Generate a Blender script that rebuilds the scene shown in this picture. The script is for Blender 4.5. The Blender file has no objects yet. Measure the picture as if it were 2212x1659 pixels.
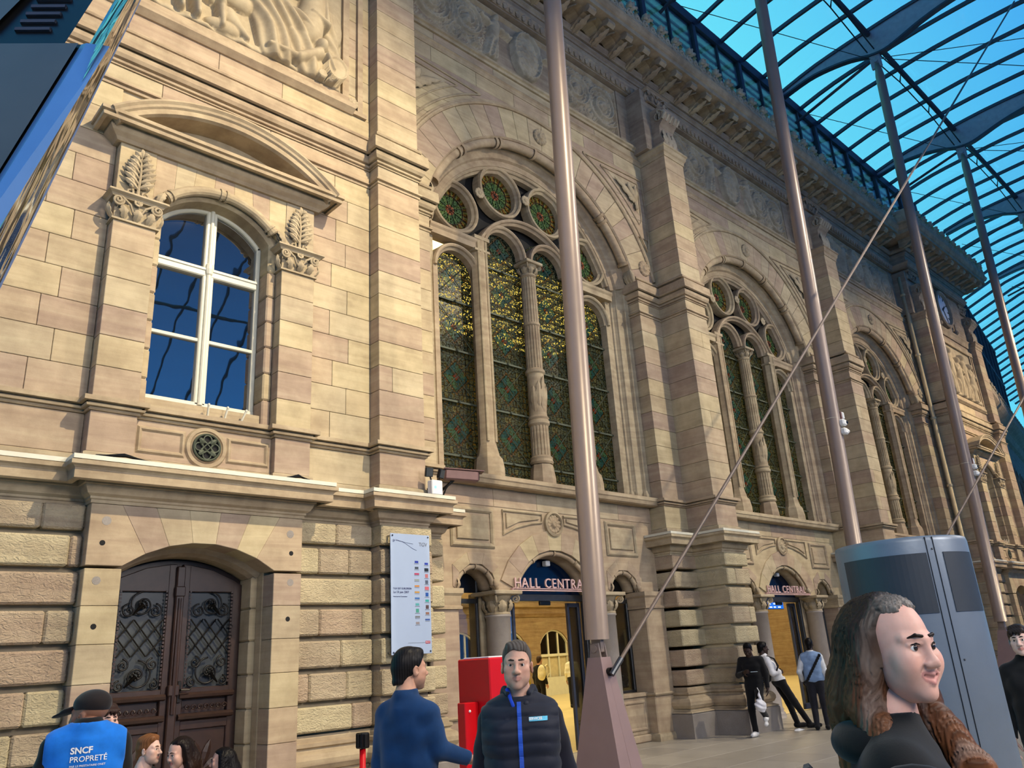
import bpy, math, random
import numpy as np
from mathutils import Matrix, Vector
SC = bpy.context.scene
COL = SC.collection
PI = math.pi
rnd = random.Random(7)

# ------------------------------------------------------------------ camera
cam = bpy.data.cameras.new('camera'); camo = bpy.data.objects.new('camera', cam); COL.objects.link(camo)
YAW, PITCH, ROLL = math.radians(44.378), math.radians(19.172), math.radians(-3.687)
fw = Vector((math.sin(YAW)*math.cos(PITCH), math.cos(YAW)*math.cos(PITCH), math.sin(PITCH)))
r0 = Vector((math.cos(YAW), -math.sin(YAW), 0)); u0 = r0.cross(fw)
rt = r0*math.cos(ROLL)+u0*math.sin(ROLL); up = u0*math.cos(ROLL)-r0*math.sin(ROLL)
M = Matrix((rt, up, -fw)).transposed().to_4x4(); M.translation = (0, 0, 1.65)
camo.matrix_world = M
cam.sensor_width = 36; cam.sensor_fit = 'HORIZONTAL'; cam.lens = 1714.6/2212*36
cam.clip_start = 0.05; cam.clip_end = 600
SC.camera = camo
SC.view_settings.view_transform = 'Standard'; SC.view_settings.look = 'None'
SC.view_settings.exposure = 0.0; SC.view_settings.gamma = 1.0; SC.view_settings.use_curve_mapping = False

# ------------------------------------------------------------------ dusk sky: brighter and greener low over the station, deeper blue behind the camera
W = bpy.data.worlds.new('dusk_sky'); SC.world = W; W.use_nodes = True
nt = W.node_tree; nt.nodes.clear()
n_o = nt.nodes.new('ShaderNodeOutputWorld'); n_b = nt.nodes.new('ShaderNodeBackground')
n_t = nt.nodes.new('ShaderNodeTexCoord'); n_d = nt.nodes.new('ShaderNodeVectorMath'); n_d.operation = 'DOT_PRODUCT'
n_d.inputs[1].default_value = (0.10, 0.98, -0.12)
n_m = nt.nodes.new('ShaderNodeMapRange'); n_m.inputs[1].default_value = -0.9; n_m.inputs[2].default_value = 0.38
n_r = nt.nodes.new('ShaderNodeValToRGB')
el = n_r.color_ramp.elements
el[0].position = 0.0; el[0].color = (0.030, 0.056, 0.13, 1)
el[1].position = 1.0; el[1].color = (0.17, 0.86, 1.0, 1)
e = el.new(0.45); e.color = (0.030, 0.10, 0.30, 1)
e = el.new(0.72); e.color = (0.05, 0.36, 0.92, 1)
nt.links.new(n_t.outputs['Generated'], n_d.inputs[0]); nt.links.new(n_d.outputs['Value'], n_m.inputs[0])
nt.links.new(n_m.outputs[0], n_r.inputs[0])
n_s = nt.nodes.new('ShaderNodeSeparateXYZ'); nt.links.new(n_t.outputs['Generated'], n_s.inputs[0])
n_h = nt.nodes.new('ShaderNodeMapRange'); n_h.inputs[1].default_value = 0.56; n_h.inputs[2].default_value = 0.26; n_h.inputs[4].default_value = 0.9; nt.links.new(n_s.outputs[2], n_h.inputs[0])
n_x = nt.nodes.new('ShaderNodeMix'); n_x.data_type = 'RGBA'; n_x.blend_type = 'LIGHTEN'; nt.links.new(n_h.outputs[0], n_x.inputs[0]); nt.links.new(n_r.outputs[0], n_x.inputs[6]); n_x.inputs[7].default_value = (0.04, 0.23, 0.66, 1)
nt.links.new(n_x.outputs[2], n_b.inputs[0])
n_b.inputs[1].default_value = 1.0
nt.links.new(n_b.outputs[0], n_o.inputs[0])

# ------------------------------------------------------------------ floodlights of the glazed hall, hung from the roof in front of the facade
def spot(loc, aim, watts, col, ang=75, blend=0.6, rad=0.25):
    l = bpy.data.lights.new('floodlight', 'SPOT'); l.energy = watts; l.color = col
    l.spot_size = math.radians(ang); l.spot_blend = blend; l.shadow_soft_size = rad
    o = bpy.data.objects.new('floodlight', l); COL.objects.link(o); o.location = loc
    o.rotation_euler = (Vector(aim)-Vector(loc)).to_track_quat('-Z', 'Y').to_euler()
    return o
WARM = (1.0, 0.84, 0.58)
spot((7.2, -0.6, 14.6), (2.9, 9.5, 6.2), 9800, WARM, 78, 1.0, 0.12)
spot((18.5, -1.2, 15.5), (12.4, 10.0, 5.4), 5600, (1.0, 0.87, 0.68), 78, 1.0, 0.12)
spot((27.5, -1.2, 15.5), (21.0, 10.0, 5.6), 4700, (1.0, 0.87, 0.68), 76, 1.0, 0.12)
spot((36.5, -1.2, 15.5), (31.0, 10.0, 6.0), 7000, (1.0, 0.80, 0.54), 74, 0.9, 0.12)
spot((44.0, -1.2, 15.5), (38.0, 10.0, 7.0), 8000, (1.0, 0.78, 0.50), 74, 0.9, 0.12)
def area(loc, aim, watts, col, sx, sy):
    l = bpy.data.lights.new('fill_and_hall_lamp', 'AREA'); l.energy = watts; l.color = col; l.shape = 'RECTANGLE'; l.size = sx; l.size_y = sy
    o = bpy.data.objects.new('fill_and_hall_lamp', l); COL.objects.link(o); o.location = loc
    o.rotation_euler = (Vector(aim)-Vector(loc)).to_track_quat('-Z', 'Y').to_euler()
    return o
area((-1.5, -5.0, 8.0), (3.0, 3.5, 1.2), 620, (1.0, 0.92, 0.82), 4, 4)  # unseen fill lamp added to brighten the people
area((7.0, -5.5, 6.5), (4.0, 3.0, 1.4), 700, (1.0, 0.92, 0.84), 3, 3)  # another unseen fill, added for faces and mast feet
area((20.0, -3.0, 10.0), (15.0, 6.0, 0.5), 520, (1.0, 0.92, 0.82), 6, 3)  # unseen fill added along the forecourt and lower facade
# lamps inside the old booking hall behind the doors
area((16.0, 20.5, 8.6), (16.0, 20.5, 0), 1300, (1.0, 0.80, 0.46), 16, 6)
area((34.0, 20.5, 8.6), (34.0, 20.5, 0), 1100, (1.0, 0.80, 0.46), 16, 6)

# ------------------------------------------------------------------ materials
MATS = {}
def srgb(r, g, b):
    f = lambda c: (c/255/12.92) if c/255 <= 0.04045 else ((c/255+0.055)/1.055)**2.4
    return (f(r), f(g), f(b), 1)
class NT:
    def __init__(s, name):
        s.m = bpy.data.materials.new(name); s.m.use_nodes = True; s.t = s.m.node_tree; s.n = s.t.nodes
        s.p = s.n['Principled BSDF']
    def new(s, typ, **kw):
        n = s.n.new('ShaderNode'+typ)
        for k, v in kw.items(): setattr(n, k, v)
        return n
    def lk(s, a, b): s.t.links.new(a, b)
    def math(s, op, a, b=None, c=None):
        n = s.new('Math', operation=op)
        for i, x in enumerate((a, b, c)):
            if x is None: continue
            if hasattr(x, 'links'): s.lk(x, n.inputs[i])
            else: n.inputs[i].default_value = x
        return n.outputs[0]
    def mix(s, fac, a, b, typ='MIX'):
        n = s.new('Mix', data_type='RGBA', blend_type=typ)
        for i, x in ((0, fac), (6, a), (7, b)):
            if hasattr(x, 'links'): s.lk(x, n.inputs[i])
            else: n.inputs[i].default_value = x
        return n.outputs[2]
    def ramp(s, fac, stops, interp='LINEAR'):
        n = s.new('ValToRGB'); n.color_ramp.interpolation = interp; e = n.color_ramp.elements
        while len(e) < len(stops): e.new(0.5)
        for i, (p, c) in enumerate(stops): e[i].position = p; e[i].color = c
        s.lk(fac, n.inputs[0]); return n.outputs[0]
    def noise(s, vec, scale, detail=3, rough=0.55, dist=0.0):
        n = s.new('TexNoise'); n.inputs['Scale'].default_value = scale; n.inputs['Detail'].default_value = detail
        n.inputs['Roughness'].default_value = rough; n.inputs['Distortion'].default_value = dist
        if vec is not None: s.lk(vec, n.inputs['Vector'])
        return n.outputs['Fac']
    def geo(s): return s.new('NewGeometry').outputs['Position']
    def obj(s): return s.new('TexCoord').outputs['Object']
    def scl(s, vec, xyz):
        n = s.new('Mapping'); n.inputs['Scale'].default_value = xyz; s.lk(vec, n.inputs[0]); return n.outputs[0]
    def bump(s, h, strength=0.3, dist=0.02):
        n = s.new('Bump'); n.inputs['Strength'].default_value = strength; n.inputs['Distance'].default_value = dist
        s.lk(h, n.inputs['Height']); s.lk(n.outputs[0], s.p.inputs['Normal'])
def stone_mat(name, tints, rough_h=0.0, fine=0.12, streak=0.26, dirt=0.4):
    t = NT(name); oi = t.new('ObjectInfo'); g = t.geo()
    k = len(tints)
    base = t.ramp(oi.outputs['Random'], [(i/k, srgb(*c)) for i, c in enumerate(tints)], 'CONSTANT')
    band = t.noise(t.scl(g, (0.5, 0.5, 7.0)), 1.3, 4, 0.6, 0.6)
    base = t.mix(streak, base, t.ramp(band, [(0.3, srgb(128, 104, 92)), (0.5, srgb(186, 166, 138)), (0.68, srgb(214, 200, 166))]), 'MIX')
    blot = t.noise(g, 2.6, 5, 0.65)
    base = t.mix(dirt, base, t.ramp(blot, [(0.32, (0.42, 0.38, 0.36, 1)), (0.62, (1, 1, 1, 1))]), 'MULTIPLY')
    t.lk(base, t.p.inputs['Base Color']); t.p.inputs['Roughness'].default_value = 0.85
    t.p.inputs['Specular IOR Level'].default_value = 0.25
    h = t.noise(g, 60, 4, 0.7)
    if rough_h:
        a = t.noise(t.scl(g, (15, 15, 26)), 1.0, 2, 0.5, 1.6)
        h = t.math('ADD', t.math('MULTIPLY', a, 1.0), t.math('MULTIPLY', h, 0.12))
        t.bump(h, rough_h, 0.035)
    else: t.bump(h, fine, 0.01)
    MATS[name] = t.m; return t.m
TINT = [(196, 178, 140), (188, 166, 136), (184, 168, 138), (200, 184, 144), (178, 155, 132), (190, 172, 138), (174, 152, 132), (195, 180, 146), (182, 160, 134)]
stone_mat('ashlar', TINT)
stone_mat('rustic', [(196, 182, 146), (190, 174, 140), (182, 160, 134), (198, 186, 148), (180, 164, 136)], rough_h=0.7)
stone_mat('moulding', [(184, 165, 134), (180, 160, 132), (186, 170, 138)], dirt=0.55)
stone_mat('carved', [(186, 170, 140)], dirt=0.5, streak=0.05)
stone_mat('frieze', [(186, 174, 150)], dirt=0.55, streak=0.04)
stone_mat('attic', [(160, 144, 124), (168, 150, 128), (152, 138, 122), (164, 146, 126)], dirt=0.5)
stone_mat('hallstone', [(150, 122, 84), (140, 112, 76)], dirt=0.4)
def granite(name, c1, c2, rough=0.6):
    t = NT(name); g = t.geo()
    a = t.noise(g, 130, 2, 0.7); b = t.noise(g, 1.6, 4, 0.6)
    c = t.mix(a, srgb(*c1), srgb(*c2))
    c = t.mix(0.5, c, t.ramp(b, [(0.35, (0.55, 0.52, 0.5, 1)), (0.65, (1, 1, 1, 1))]), 'MULTIPLY')
    t.lk(c, t.p.inputs['Base Color']); t.p.inputs['Roughness'].default_value = rough
    MATS[name] = t.m
granite('granite', (120, 112, 104), (178, 170, 160))
granite('column_granite', (150, 140, 132), (190, 182, 172), 0.45)
def plain(name, c, rough=0.5, metal=0.0, var=0.12, scale=6.0, spec=0.5, coat=0.0, bumpy=0.0):
    t = NT(name); g = t.obj()
    n = t.noise(g, scale, 4, 0.6)
    col = srgb(*c)
    lo = tuple(x*(1-var) for x in col[:3])+(1,); hi = tuple(min(1, x*(1+var)) for x in col[:3])+(1,)
    t.lk(t.ramp(n, [(0.3, lo), (0.7, hi)]), t.p.inputs['Base Color'])
    t.p.inputs['Roughness'].default_value = rough; t.p.inputs['Metallic'].default_value = metal
    t.p.inputs['Specular IOR Level'].default_value = spec; t.p.inputs['Coat Weight'].default_value = coat
    if bumpy: t.bump(t.noise(g, scale*12, 3, 0.6), bumpy, 0.004)
    MATS[name] = t.m; return t.m
plain('mast_paint', (140, 124, 114), 0.36, 0.15, 0.06, 2.0)
plain('cone_paint', (146, 122, 118), 0.42, 0.0, 0.05, 3.0)
plain('steel_blue', (150, 154, 168), 0.45, 0.1, 0.1)
plain('steel_dark', (58, 64, 80), 0.5, 0.2, 0.1)
plain('rod_paint', (112, 98, 88), 0.45, 0.2)
plain('cable', (60, 54, 56), 0.4, 0.7)
plain('iron', (30, 30, 30), 0.5, 0.6)
plain('iron_green', (78, 84, 68), 0.6, 0.4)
plain('white_paint', (222, 218, 196), 0.45, 0, 0.05)
plain('white_plastic', (232, 232, 228), 0.35, 0, 0.03)
plain('drain', (206, 190, 152), 0.5, 0, 0.1)
plain('door_wood', (52, 34, 28), 0.42, 0, 0.25, 9.0)
plain('door_iron', (48, 46, 44), 0.4, 0.7)
plain('dark_void', (10, 10, 11), 0.8)
plain('alu_frame', (86, 88, 90), 0.35, 0.8)
plain('blue_frame', (70, 118, 180), 0.35, 0.0, 0.06, 3.0)
plain('chrome', (176, 174, 172), 0.10, 1.0, 0.02, 3.0, bumpy=0.0)
MATS['chrome'].node_tree.nodes['Principled BSDF'].inputs['Specular IOR Level'].default_value = 0.5
_c = MATS['chrome'].node_tree; _n = _c.nodes.new('ShaderNodeTexNoise'); _n.inputs['Scale'].default_value = 7; _b = _c.nodes.new('ShaderNodeBump'); _b.inputs['Strength'].default_value = 0.6; _b.inputs['Distance'].default_value = 0.08; _c.links.new(_n.outputs['Fac'], _b.inputs['Height']); _c.links.new(_b.outputs[0], _c.nodes['Principled BSDF'].inputs['Normal'])
plain('screen_dark', (66, 70, 72), 0.28, 0.0, 0.12, 2.0, 0.35)
plain('black_metal', (14, 15, 17), 0.35, 0.3)
plain('kiosk_metal', (112, 122, 134), 0.4, 0.25, 0.08, 2.2, bumpy=0.15)
plain('kiosk_panel', (48, 54, 62), 0.5, 0.1, 0.08)
plain('red_paint', (200, 8, 20), 0.35, 0.0, 0.06, 2.0, 0.5)
plain('sign_pink', (228, 190, 182), 0.4, 0.1)
plain('sign_blue', (6, 26, 52), 0.15, 0.1)
plain('camera_brown', (118, 88, 84), 0.5, 0.2)
plain('lens_black', (6, 6, 8), 0.05)
plain('clock_face', (214, 224, 236), 0.3, 0, 0.02)
plain('paper', (240, 240, 238), 0.7, 0, 0.02)
plain('curtain', (205, 190, 150), 0.8)
def glass_mat(name, tint, gloss=0.12, rough=0.02):
    t = NT(name); t.n.remove(t.p)
    o = t.n['Material Output']; tr = t.new('BsdfTransparent'); tr.inputs[0].default_value = tint
    gl = t.new('BsdfGlossy'); gl.inputs['Roughness'].default_value = rough
    fr = t.new('Fresnel'); fr.inputs[0].default_value = 1.45
    f = t.math('ADD', t.math('MULTIPLY', fr.outputs[0], 0.9), gloss)
    mx = t.new('MixShader'); t.lk(f, mx.inputs[0]); t.lk(tr.outputs[0], mx.inputs[1]); t.lk(gl.outputs[0], mx.inputs[2])
    t.lk(mx.outputs[0], o.inputs[0]); MATS[name] = t.m; return t.m
glass_mat('roof_glass', (0.97, 0.985, 1.0, 1), 0.0)
glass_mat('door_glass', (0.80, 0.82, 0.80, 1), 0.02)
glass_mat('tall_glass', (0.96, 0.99, 1.0, 1), 0.0)
t = NT('window_glass'); t.p.inputs['Base Color'].default_value = (0.004, 0.006, 0.01, 1); t.p.inputs['Roughness'].default_value = 0.015
t.p.inputs['IOR'].default_value = 5.0
gg = t.obj(); t.bump(t.noise(gg, 1.7, 2, 0.4), 0.05, 0.05); MATS['window_glass'] = t.m
# acrylic sponsor board
plain('board_acrylic', (178, 194, 218), 0.12, 0, 0.03, 1.2, 0.6)
# leaded glass: pale hexagonal quarries with diamond medallions down each light
def stained(name, roundel=False):
    t = NT(name); g = t.obj(); sp = t.new('SeparateXYZ'); t.lk(g, sp.inputs[0])
    x, z = sp.outputs[0], sp.outputs[2]
    vo = t.new('TexVoronoi'); vo.feature = 'DISTANCE_TO_EDGE'; vo.inputs['Scale'].default_value = 11; vo.inputs['Randomness'].default_value = 0.35
    t.lk(t.scl(g, (1.0, 0.0, 0.72)), vo.inputs['Vector'])
    vc = t.new('TexVoronoi'); vc.inputs['Scale'].default_value = 11; vc.inputs['Randomness'].default_value = 0.35
    t.lk(t.scl(g, (1.0, 0.0, 0.72)), vc.inputs['Vector'])
    sc = t.new('SeparateColor'); t.lk(vc.outputs['Color'], sc.inputs[0])
    rndv = sc.outputs[0]
    field = t.ramp(rndv, [(0.0, srgb(76, 84, 66)), (0.35, srgb(92, 98, 76)), (0.6, srgb(62, 80, 72)), (0.8, srgb(112, 112, 74)), (1.0, srgb(82, 88, 62))])
    lead = t.math('LESS_THAN', vo.outputs['Distance'], 0.05)
    if roundel:
        r = t.math('SQRT', t.math('ADD', t.math('MULTIPLY', x, x), t.math('MULTIPLY', z, z)))
        ang = t.math('ARCTAN2', z, x); seg = t.math('FRACT', t.math('MULTIPLY', ang, 8/(2*PI)))
        leaf = t.ramp(seg, [(0.0, srgb(96, 128, 84)), (0.5, srgb(122, 150, 92)), (0.94, srgb(110, 140, 92)), (0.95, srgb(20, 22, 18))], 'CONSTANT')
        rim = t.ramp(t.math('FRACT', t.math('MULTIPLY', ang, 20/(2*PI))), [(0, srgb(168, 120, 52)), (0.35, srgb(150, 150, 80)), (0.65, srgb(120, 96, 60)), (0.93, srgb(20, 20, 16))], 'CONSTANT')
        c = t.mix(t.math('GREATER_THAN', r, 0.115), srgb(196, 122, 84), leaf)
        c = t.mix(t.math('GREATER_THAN', r, 0.31), c, rim)
    else:
        v = t.math('SUBTRACT', t.math('FRACT', t.math('DIVIDE', t.math('SUBTRACT', z, 5.2), 1.03)), 0.5)
        ax = t.math('DIVIDE', t.math('ABSOLUTE', x), 0.42); av = t.math('DIVIDE', t.math('ABSOLUTE', v), 0.42)
        d = t.math('ADD', ax, av)
        quad = t.math('GREATER_THAN', t.math('MULTIPLY', x, v), 0.0)
        petal = t.mix(quad, srgb(44, 84, 80), srgb(66, 98, 72))
        chk = t.ramp(t.math('FRACT', t.math('MULTIPLY', t.math('SUBTRACT', ax, av), 5.0)), [(0, srgb(112, 88, 52)), (0.5, srgb(70, 66, 46))], 'CONSTANT')
        c = t.mix(t.math('GREATER_THAN', d, 0.2), srgb(136, 70, 46), petal)
        c = t.mix(t.math('GREATER_THAN', d, 0.72), c, chk)
        c = t.mix(t.math('GREATER_THAN', d, 0.86), c, t.mix(lead, field, srgb(26, 28, 24)))
        ln = t.math('LESS_THAN', t.math('MINIMUM', t.math('ABSOLUTE', t.math('SUBTRACT', d, 0.72)), t.math('ABSOLUTE', t.math('SUBTRACT', d, 0.2))), 0.025)
        c = t.mix(ln, c, srgb(22, 24, 20))
    t.lk(c, t.p.inputs['Base Color']); t.p.inputs['Roughness'].default_value = 0.25; t.p.inputs['Specular IOR Level'].default_value = 0.08
    # old blown glass: some quarries are clear enough to see the added hall glow through
    o = t.n['Material Output']; tr = t.new('BsdfTransparent')
    t.lk(t.mix(0.45, (1, 0.93, 0.6, 1), c, 'MULTIPLY'), tr.inputs[0])
    tl = t.new('BsdfTranslucent'); t.lk(c, tl.inputs[0])
    m1 = t.new('MixShader'); m1.inputs[0].default_value = 0.45; t.lk(t.p.outputs[0], m1.inputs[1]); t.lk(tl.outputs[0], m1.inputs[2])
    fine = t.noise(t.scl(g, (1, 1, 1)), 26, 2, 0.6)
    clear = t.math('MULTIPLY', t.math('GREATER_THAN', fine, 0.50), t.math('SUBTRACT', 1.0, lead))
    m2 = t.new('MixShader'); t.lk(t.math('MULTIPLY', clear, 0.85), m2.inputs[0]); t.lk(m1.outputs[0], m2.inputs[1]); t.lk(tr.outputs[0], m2.inputs[2])
    t.lk(m2.outputs[0], o.inputs[0]); MATS[name] = t.m
stained('leaded_glass'); stained('roundel_glass', True)
def emit(name, c, s):
    t = NT(name); t.p.inputs['Emission Color'].default_value = srgb(*c); t.p.inputs['Emission Strength'].default_value = s
    t.p.inputs['Base Color'].default_value = srgb(*c); MATS[name] = t.m
emit('hall_glow', (255, 240, 168), 3.0); emit('screen_blue', (20, 110, 235), 1.0); emit('screen_white', (220, 240, 255), 1.2)  # the warm yellow one is the added hall ceiling glow
emit('lamp_white', (255, 244, 220), 3.0); emit('led_green', (120, 255, 190), 1.2); emit('symbol_glow_red', (240, 70, 50), 0.9)
def paving():
    t = NT('paving'); g = t.geo(); oi = t.new('ObjectInfo')
    c = t.ramp(oi.outputs['Random'], [(0, srgb(176, 168, 152)), (0.5, srgb(166, 158, 144)), (1, srgb(184, 176, 160))])
    c = t.mix(0.35, c, t.ramp(t.noise(g, 1.4, 6, 0.65), [(0.35, (0.6, 0.58, 0.55, 1)), (0.65, (1, 1, 1, 1))]), 'MULTIPLY')
    t.lk(c, t.p.inputs['Base Color']); t.p.inputs['Roughness'].default_value = 0.36
    MATS['paving'] = t.m
paving(); plain('paving_joint', (108, 102, 94), 0.8); plain('hall_floor', (228, 206, 150), 0.3, 0, 0.1, 1.0)
plain('tactile', (198, 196, 188), 0.6)

# ------------------------------------------------------------------ mesh helpers
class MB:
    def __init__(s): s.v = []; s.f = []
    def add(s, v, f):
        n = len(s.v); s.v += [tuple(p) for p in v]; s.f += [tuple(i+n for i in q) for q in f]; return s
    def box(s, x0, x1, y0, y1, z0, z1):
        v = [(x, y, z) for x in (x0, x1) for y in (y0, y1) for z in (z0, z1)]
        return s.add(v, [(0, 1, 3, 2), (4, 6, 7, 5), (0, 4, 5, 1), (2, 3, 7, 6), (0, 2, 6, 4), (1, 5, 7, 3)])
    def cbox(s, x0, x1, y0, y1, z0, z1, c=0.006):
        # chamfered box (24 vertices)
        X, Y, Z = (x0, x1), (y0, y1), (z0, z1); v = []; idx = {}
        for i in (0, 1):
            for j in (0, 1):
                for k in (0, 1):
                    si, sj, sk = (1-2*i), (1-2*j), (1-2*k)
                    for a in range(3):
                        p = [X[i]+si*c, Y[j]+sj*c, Z[k]+sk*c]; p[a] = (X[i], Y[j], Z[k])[a]
                        idx[(i, j, k, a)] = len(v); v.append(tuple(p))
        f = []
        for i in (0, 1): f.append([idx[(i, j, k, 0)] for j, k in ((0, 0), (1, 0), (1, 1), (0, 1))])
        for j in (0, 1): f.append([idx[(i, j, k, 1)] for i, k in ((0, 0), (1, 0), (1, 1), (0, 1))])
        for k in (0, 1): f.append([idx[(i, j, k, 2)] for i, j in ((0, 0), (1, 0), (1, 1), (0, 1))])
        for i in (0, 1):
            for j in (0, 1):
                f.append([idx[(i, j, 0, 0)], idx[(i, j, 1, 0)], idx[(i, j, 1, 1)], idx[(i, j, 0, 1)]])
                f.append([idx[(i, 0, j, 0)], idx[(i, 1, j, 0)], idx[(i, 1, j, 2)], idx[(i, 0, j, 2)]])
                f.append([idx[(0, i, j, 1)], idx[(1, i, j, 1)], idx[(1, i, j, 2)], idx[(0, i, j, 2)]])
        for i in (0, 1):
            for j in (0, 1):
                for k in (0, 1): f.append([idx[(i, j, k, a)] for a in range(3)])
        return s.add(v, f)
    def slab(s, poly, yf, yb, c=0.006):
        # polygon in XZ extruded to y, front edge chamfered: a dressed stone, panel or plate
        n = len(poly); cx = sum(p[0] for p in poly)/n; cz = sum(p[1] for p in poly)/n
        def ins(d):
            out = []
            for i in range(n):
                p0, p1, p2 = poly[i-1], poly[i], poly[(i+1) % n]
                a = Vector((p1[0]-p0[0], p1[1]-p0[1])); b = Vector((p2[0]-p1[0], p2[1]-p1[1]))
                if a.length < 1e-9 or b.length < 1e-9: out.append(p1); continue
                a.normalize(); b.normalize(); na = Vector((-a.y, a.x)); nb = Vector((-b.y, b.x))
                m = (na+nb)/max(0.3, 1+na.dot(nb)); out.append((p1[0]+sg*m.x*d, p1[1]+sg*m.y*d))
            return out
        ar = sum(poly[i-1][0]*poly[i][1]-poly[i][0]*poly[i-1][1] for i in range(n)); sg = 1 if ar > 0 else -1
        inn = ins(c)
        v = [(x, yf, z) for x, z in inn]+[(x, yf+c, z) for x, z in poly]+[(x, yb, z) for x, z in poly]
        f = [tuple(range(n))]
        for i in range(n):
            j = (i+1) % n; f += [(i, j, n+j, n+i), (n+i, n+j, 2*n+j, 2*n+i)]
        f.append(tuple(range(3*n-1, 2*n-1, -1)))
        return s.add(v, f)
    def sweep(s, path, prof, closed=False):
        # moulding: profile (out, z) run along a plan path, mitred at every return
        P = [Vector(p) for p in path]; n = len(P); k = len(prof); v = []
        for i in range(n):
            ds = []
            if i > 0 or closed: d = (P[i]-P[i-1]).normalized(); ds.append(Vector((d.y, -d.x)))
            if i < n-1 or closed: d = (P[(i+1) % n]-P[i]).normalized(); ds.append(Vector((d.y, -d.x)))
            m = ds[0] if len(ds) == 1 else (ds[0]+ds[1])/max(0.15, 1+ds[0].dot(ds[1]))
            for o, z in prof: v.append((P[i].x+m.x*o, P[i].y+m.y*o, z))
        f = []
        for i in range(n if closed else n-1):
            j = (i+1) % n
            for a in range(k):
                b = (a+1) % k; f.append((i*k+a, j*k+a, j*k+b, i*k+b))
        if not closed: f += [tuple(range(k)), tuple(range((n-1)*k, n*k))]
        return s.add(v, f)
    def arc(s, cx, cz, R, a0, a1, n, prof, caps=True):
        # moulding swept round an arc in the XZ plane; profile (dr, y)
        k = len(prof); v = []
        for i in range(n+1):
            a = a0+(a1-a0)*i/n; ca, sa = math.cos(a), math.sin(a)
            for dr, y in prof: v.append((cx+(R+dr)*ca, y, cz+(R+dr)*sa))
        full = abs(abs(a1-a0)-2*PI) < 1e-6
        f = []
        for i in range(n):
            for a in range(k):
                b = (a+1) % k; f.append((i*k+a, (i+1)*k+a, (i+1)*k+b, i*k+b))
        if caps and not full: f += [tuple(range(k)), tuple(range(n*k, (n+1)*k))]
        return s.add(v, f)
    def lathe(s, c, prof, n=24, axis='z', a0=0, a1=2*PI, wob=None):
        v = []; k = len(prof); full = abs(a1-a0-2*PI) < 1e-6; m = n if full else n+1
        for i in range(m):
            a = a0+(a1-a0)*i/n
            for r, h in prof:
                q = r*(wob(a, h) if wob else 1)
                x, y = q*math.cos(a), q*math.sin(a)
                v.append({'z': (c[0]+x, c[1]+y, c[2]+h), 'y': (c[0]+x, c[1]+h, c[2]+y), 'x': (c[0]+h, c[1]+x, c[2]+y)}[axis])
        f = []
        for i in range(n):
            j = (i+1) % m
            for a in range(k-1): f.append((i*k+a, j*k+a, j*k+a+1, i*k+a+1))
        if full:
            if prof[0][0] > 1e-6: f.append(tuple(i*k for i in range(n)))
            if prof[-1][0] > 1e-6: f.append(tuple(i*k+k-1 for i in range(n)))
        return s.add(v, f)
    def tube(s, pts, r, n=8, closed=False):
        P = [Vector(p) for p in pts]; m = len(P); v = []; up_ = None
        rr = r if isinstance(r, (list, tuple)) else [r]*m
        for i in range(m):
            if closed: d = P[(i+1) % m]-P[i-1]
            else: d = P[min(i+1, m-1)]-P[max(i-1, 0)]
            d.normalize()
            if up_ is None:
                up_ = Vector((0, 0, 1)) if abs(d.z) < 0.9 else Vector((1, 0, 0))
            a = d.cross(up_); 
            if a.length < 1e-6: a = d.orthogonal()
            a.normalize(); b = a.cross(d); up_ = b
            for j in range(n):
                t_ = 2*PI*j/n; v.append(tuple(P[i]+(a*math.cos(t_)+b*math.sin(t_))*rr[i]))
        f = []
        for i in range(m if closed else m-1):
            i2 = (i+1) % m
            for j in range(n):
                j2 = (j+1) % n; f.append((i*n+j, i*n+j2, i2*n+j2, i2*n+j))
        if not closed: f += [tuple(range(n)), tuple(range((m-1)*n, m*n))]
        return s.add(v, f)
    def sphere(s, c, r, nu=12, nv=8):
        if not isinstance(r, (tuple, list)): r = (r, r, r)
        v = [(c[0], c[1], c[2]-r[2])]; f = []
        for i in range(1, nv):
            t_ = PI*i/nv
            for j in range(nu):
                a = 2*PI*j/nu; v.append((c[0]+r[0]*math.sin(t_)*math.cos(a), c[1]+r[1]*math.sin(t_)*math.sin(a), c[2]-r[2]*math.cos(t_)))
        v.append((c[0], c[1], c[2]+r[2])); L = len(v)-1
        for j in range(nu):
            j2 = (j+1) % nu; f.append((0, 1+j2, 1+j)); f.append((L, L-nu+j, L-nu+j2))
            for i in range(nv-2): f.append((1+i*nu+j, 1+i*nu+j2, 1+(i+1)*nu+j2, 1+(i+1)*nu+j))
        return s.add(v, f)
    def xf(s, m):
        s.v = [tuple(m @ Vector(p)) for p in s.v]; return s
    def mesh(s, name, mat, smooth=False):
        me = bpy.data.meshes.new(name); me.from_pydata(s.v, [], s.f)
        if mat: me.materials.append(MATS[mat] if isinstance(mat, str) else mat)
        if smooth:
            me.polygons.foreach_set('use_smooth', [True]*len(me.polygons))
        me.update(); return me
def tag(o, label=None, cat=None, group=None, kind=None):
    if label: o['label'] = label
    if cat: o['category'] = cat
    if group: o['group'] = group
    if kind: o['kind'] = kind
    return o
def link(name, data, parent=None, loc=None):
    o = bpy.data.objects.new(name, data); COL.objects.link(o)
    if parent: o.parent = parent
    if loc: o.location = loc
    return o
def ob(name, mb, mat, parent=None, loc=None, smooth=False, **kw):
    return tag(link(name, mb.mesh(name, mat, smooth), parent, loc), **kw)
def empty(name, loc=(0, 0, 0), parent=None, rz=0, **kw):
    o = link(name, None, parent, loc); o.empty_display_size = 0.1; o.rotation_euler = (0, 0, rz); return tag(o, **kw)
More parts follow.
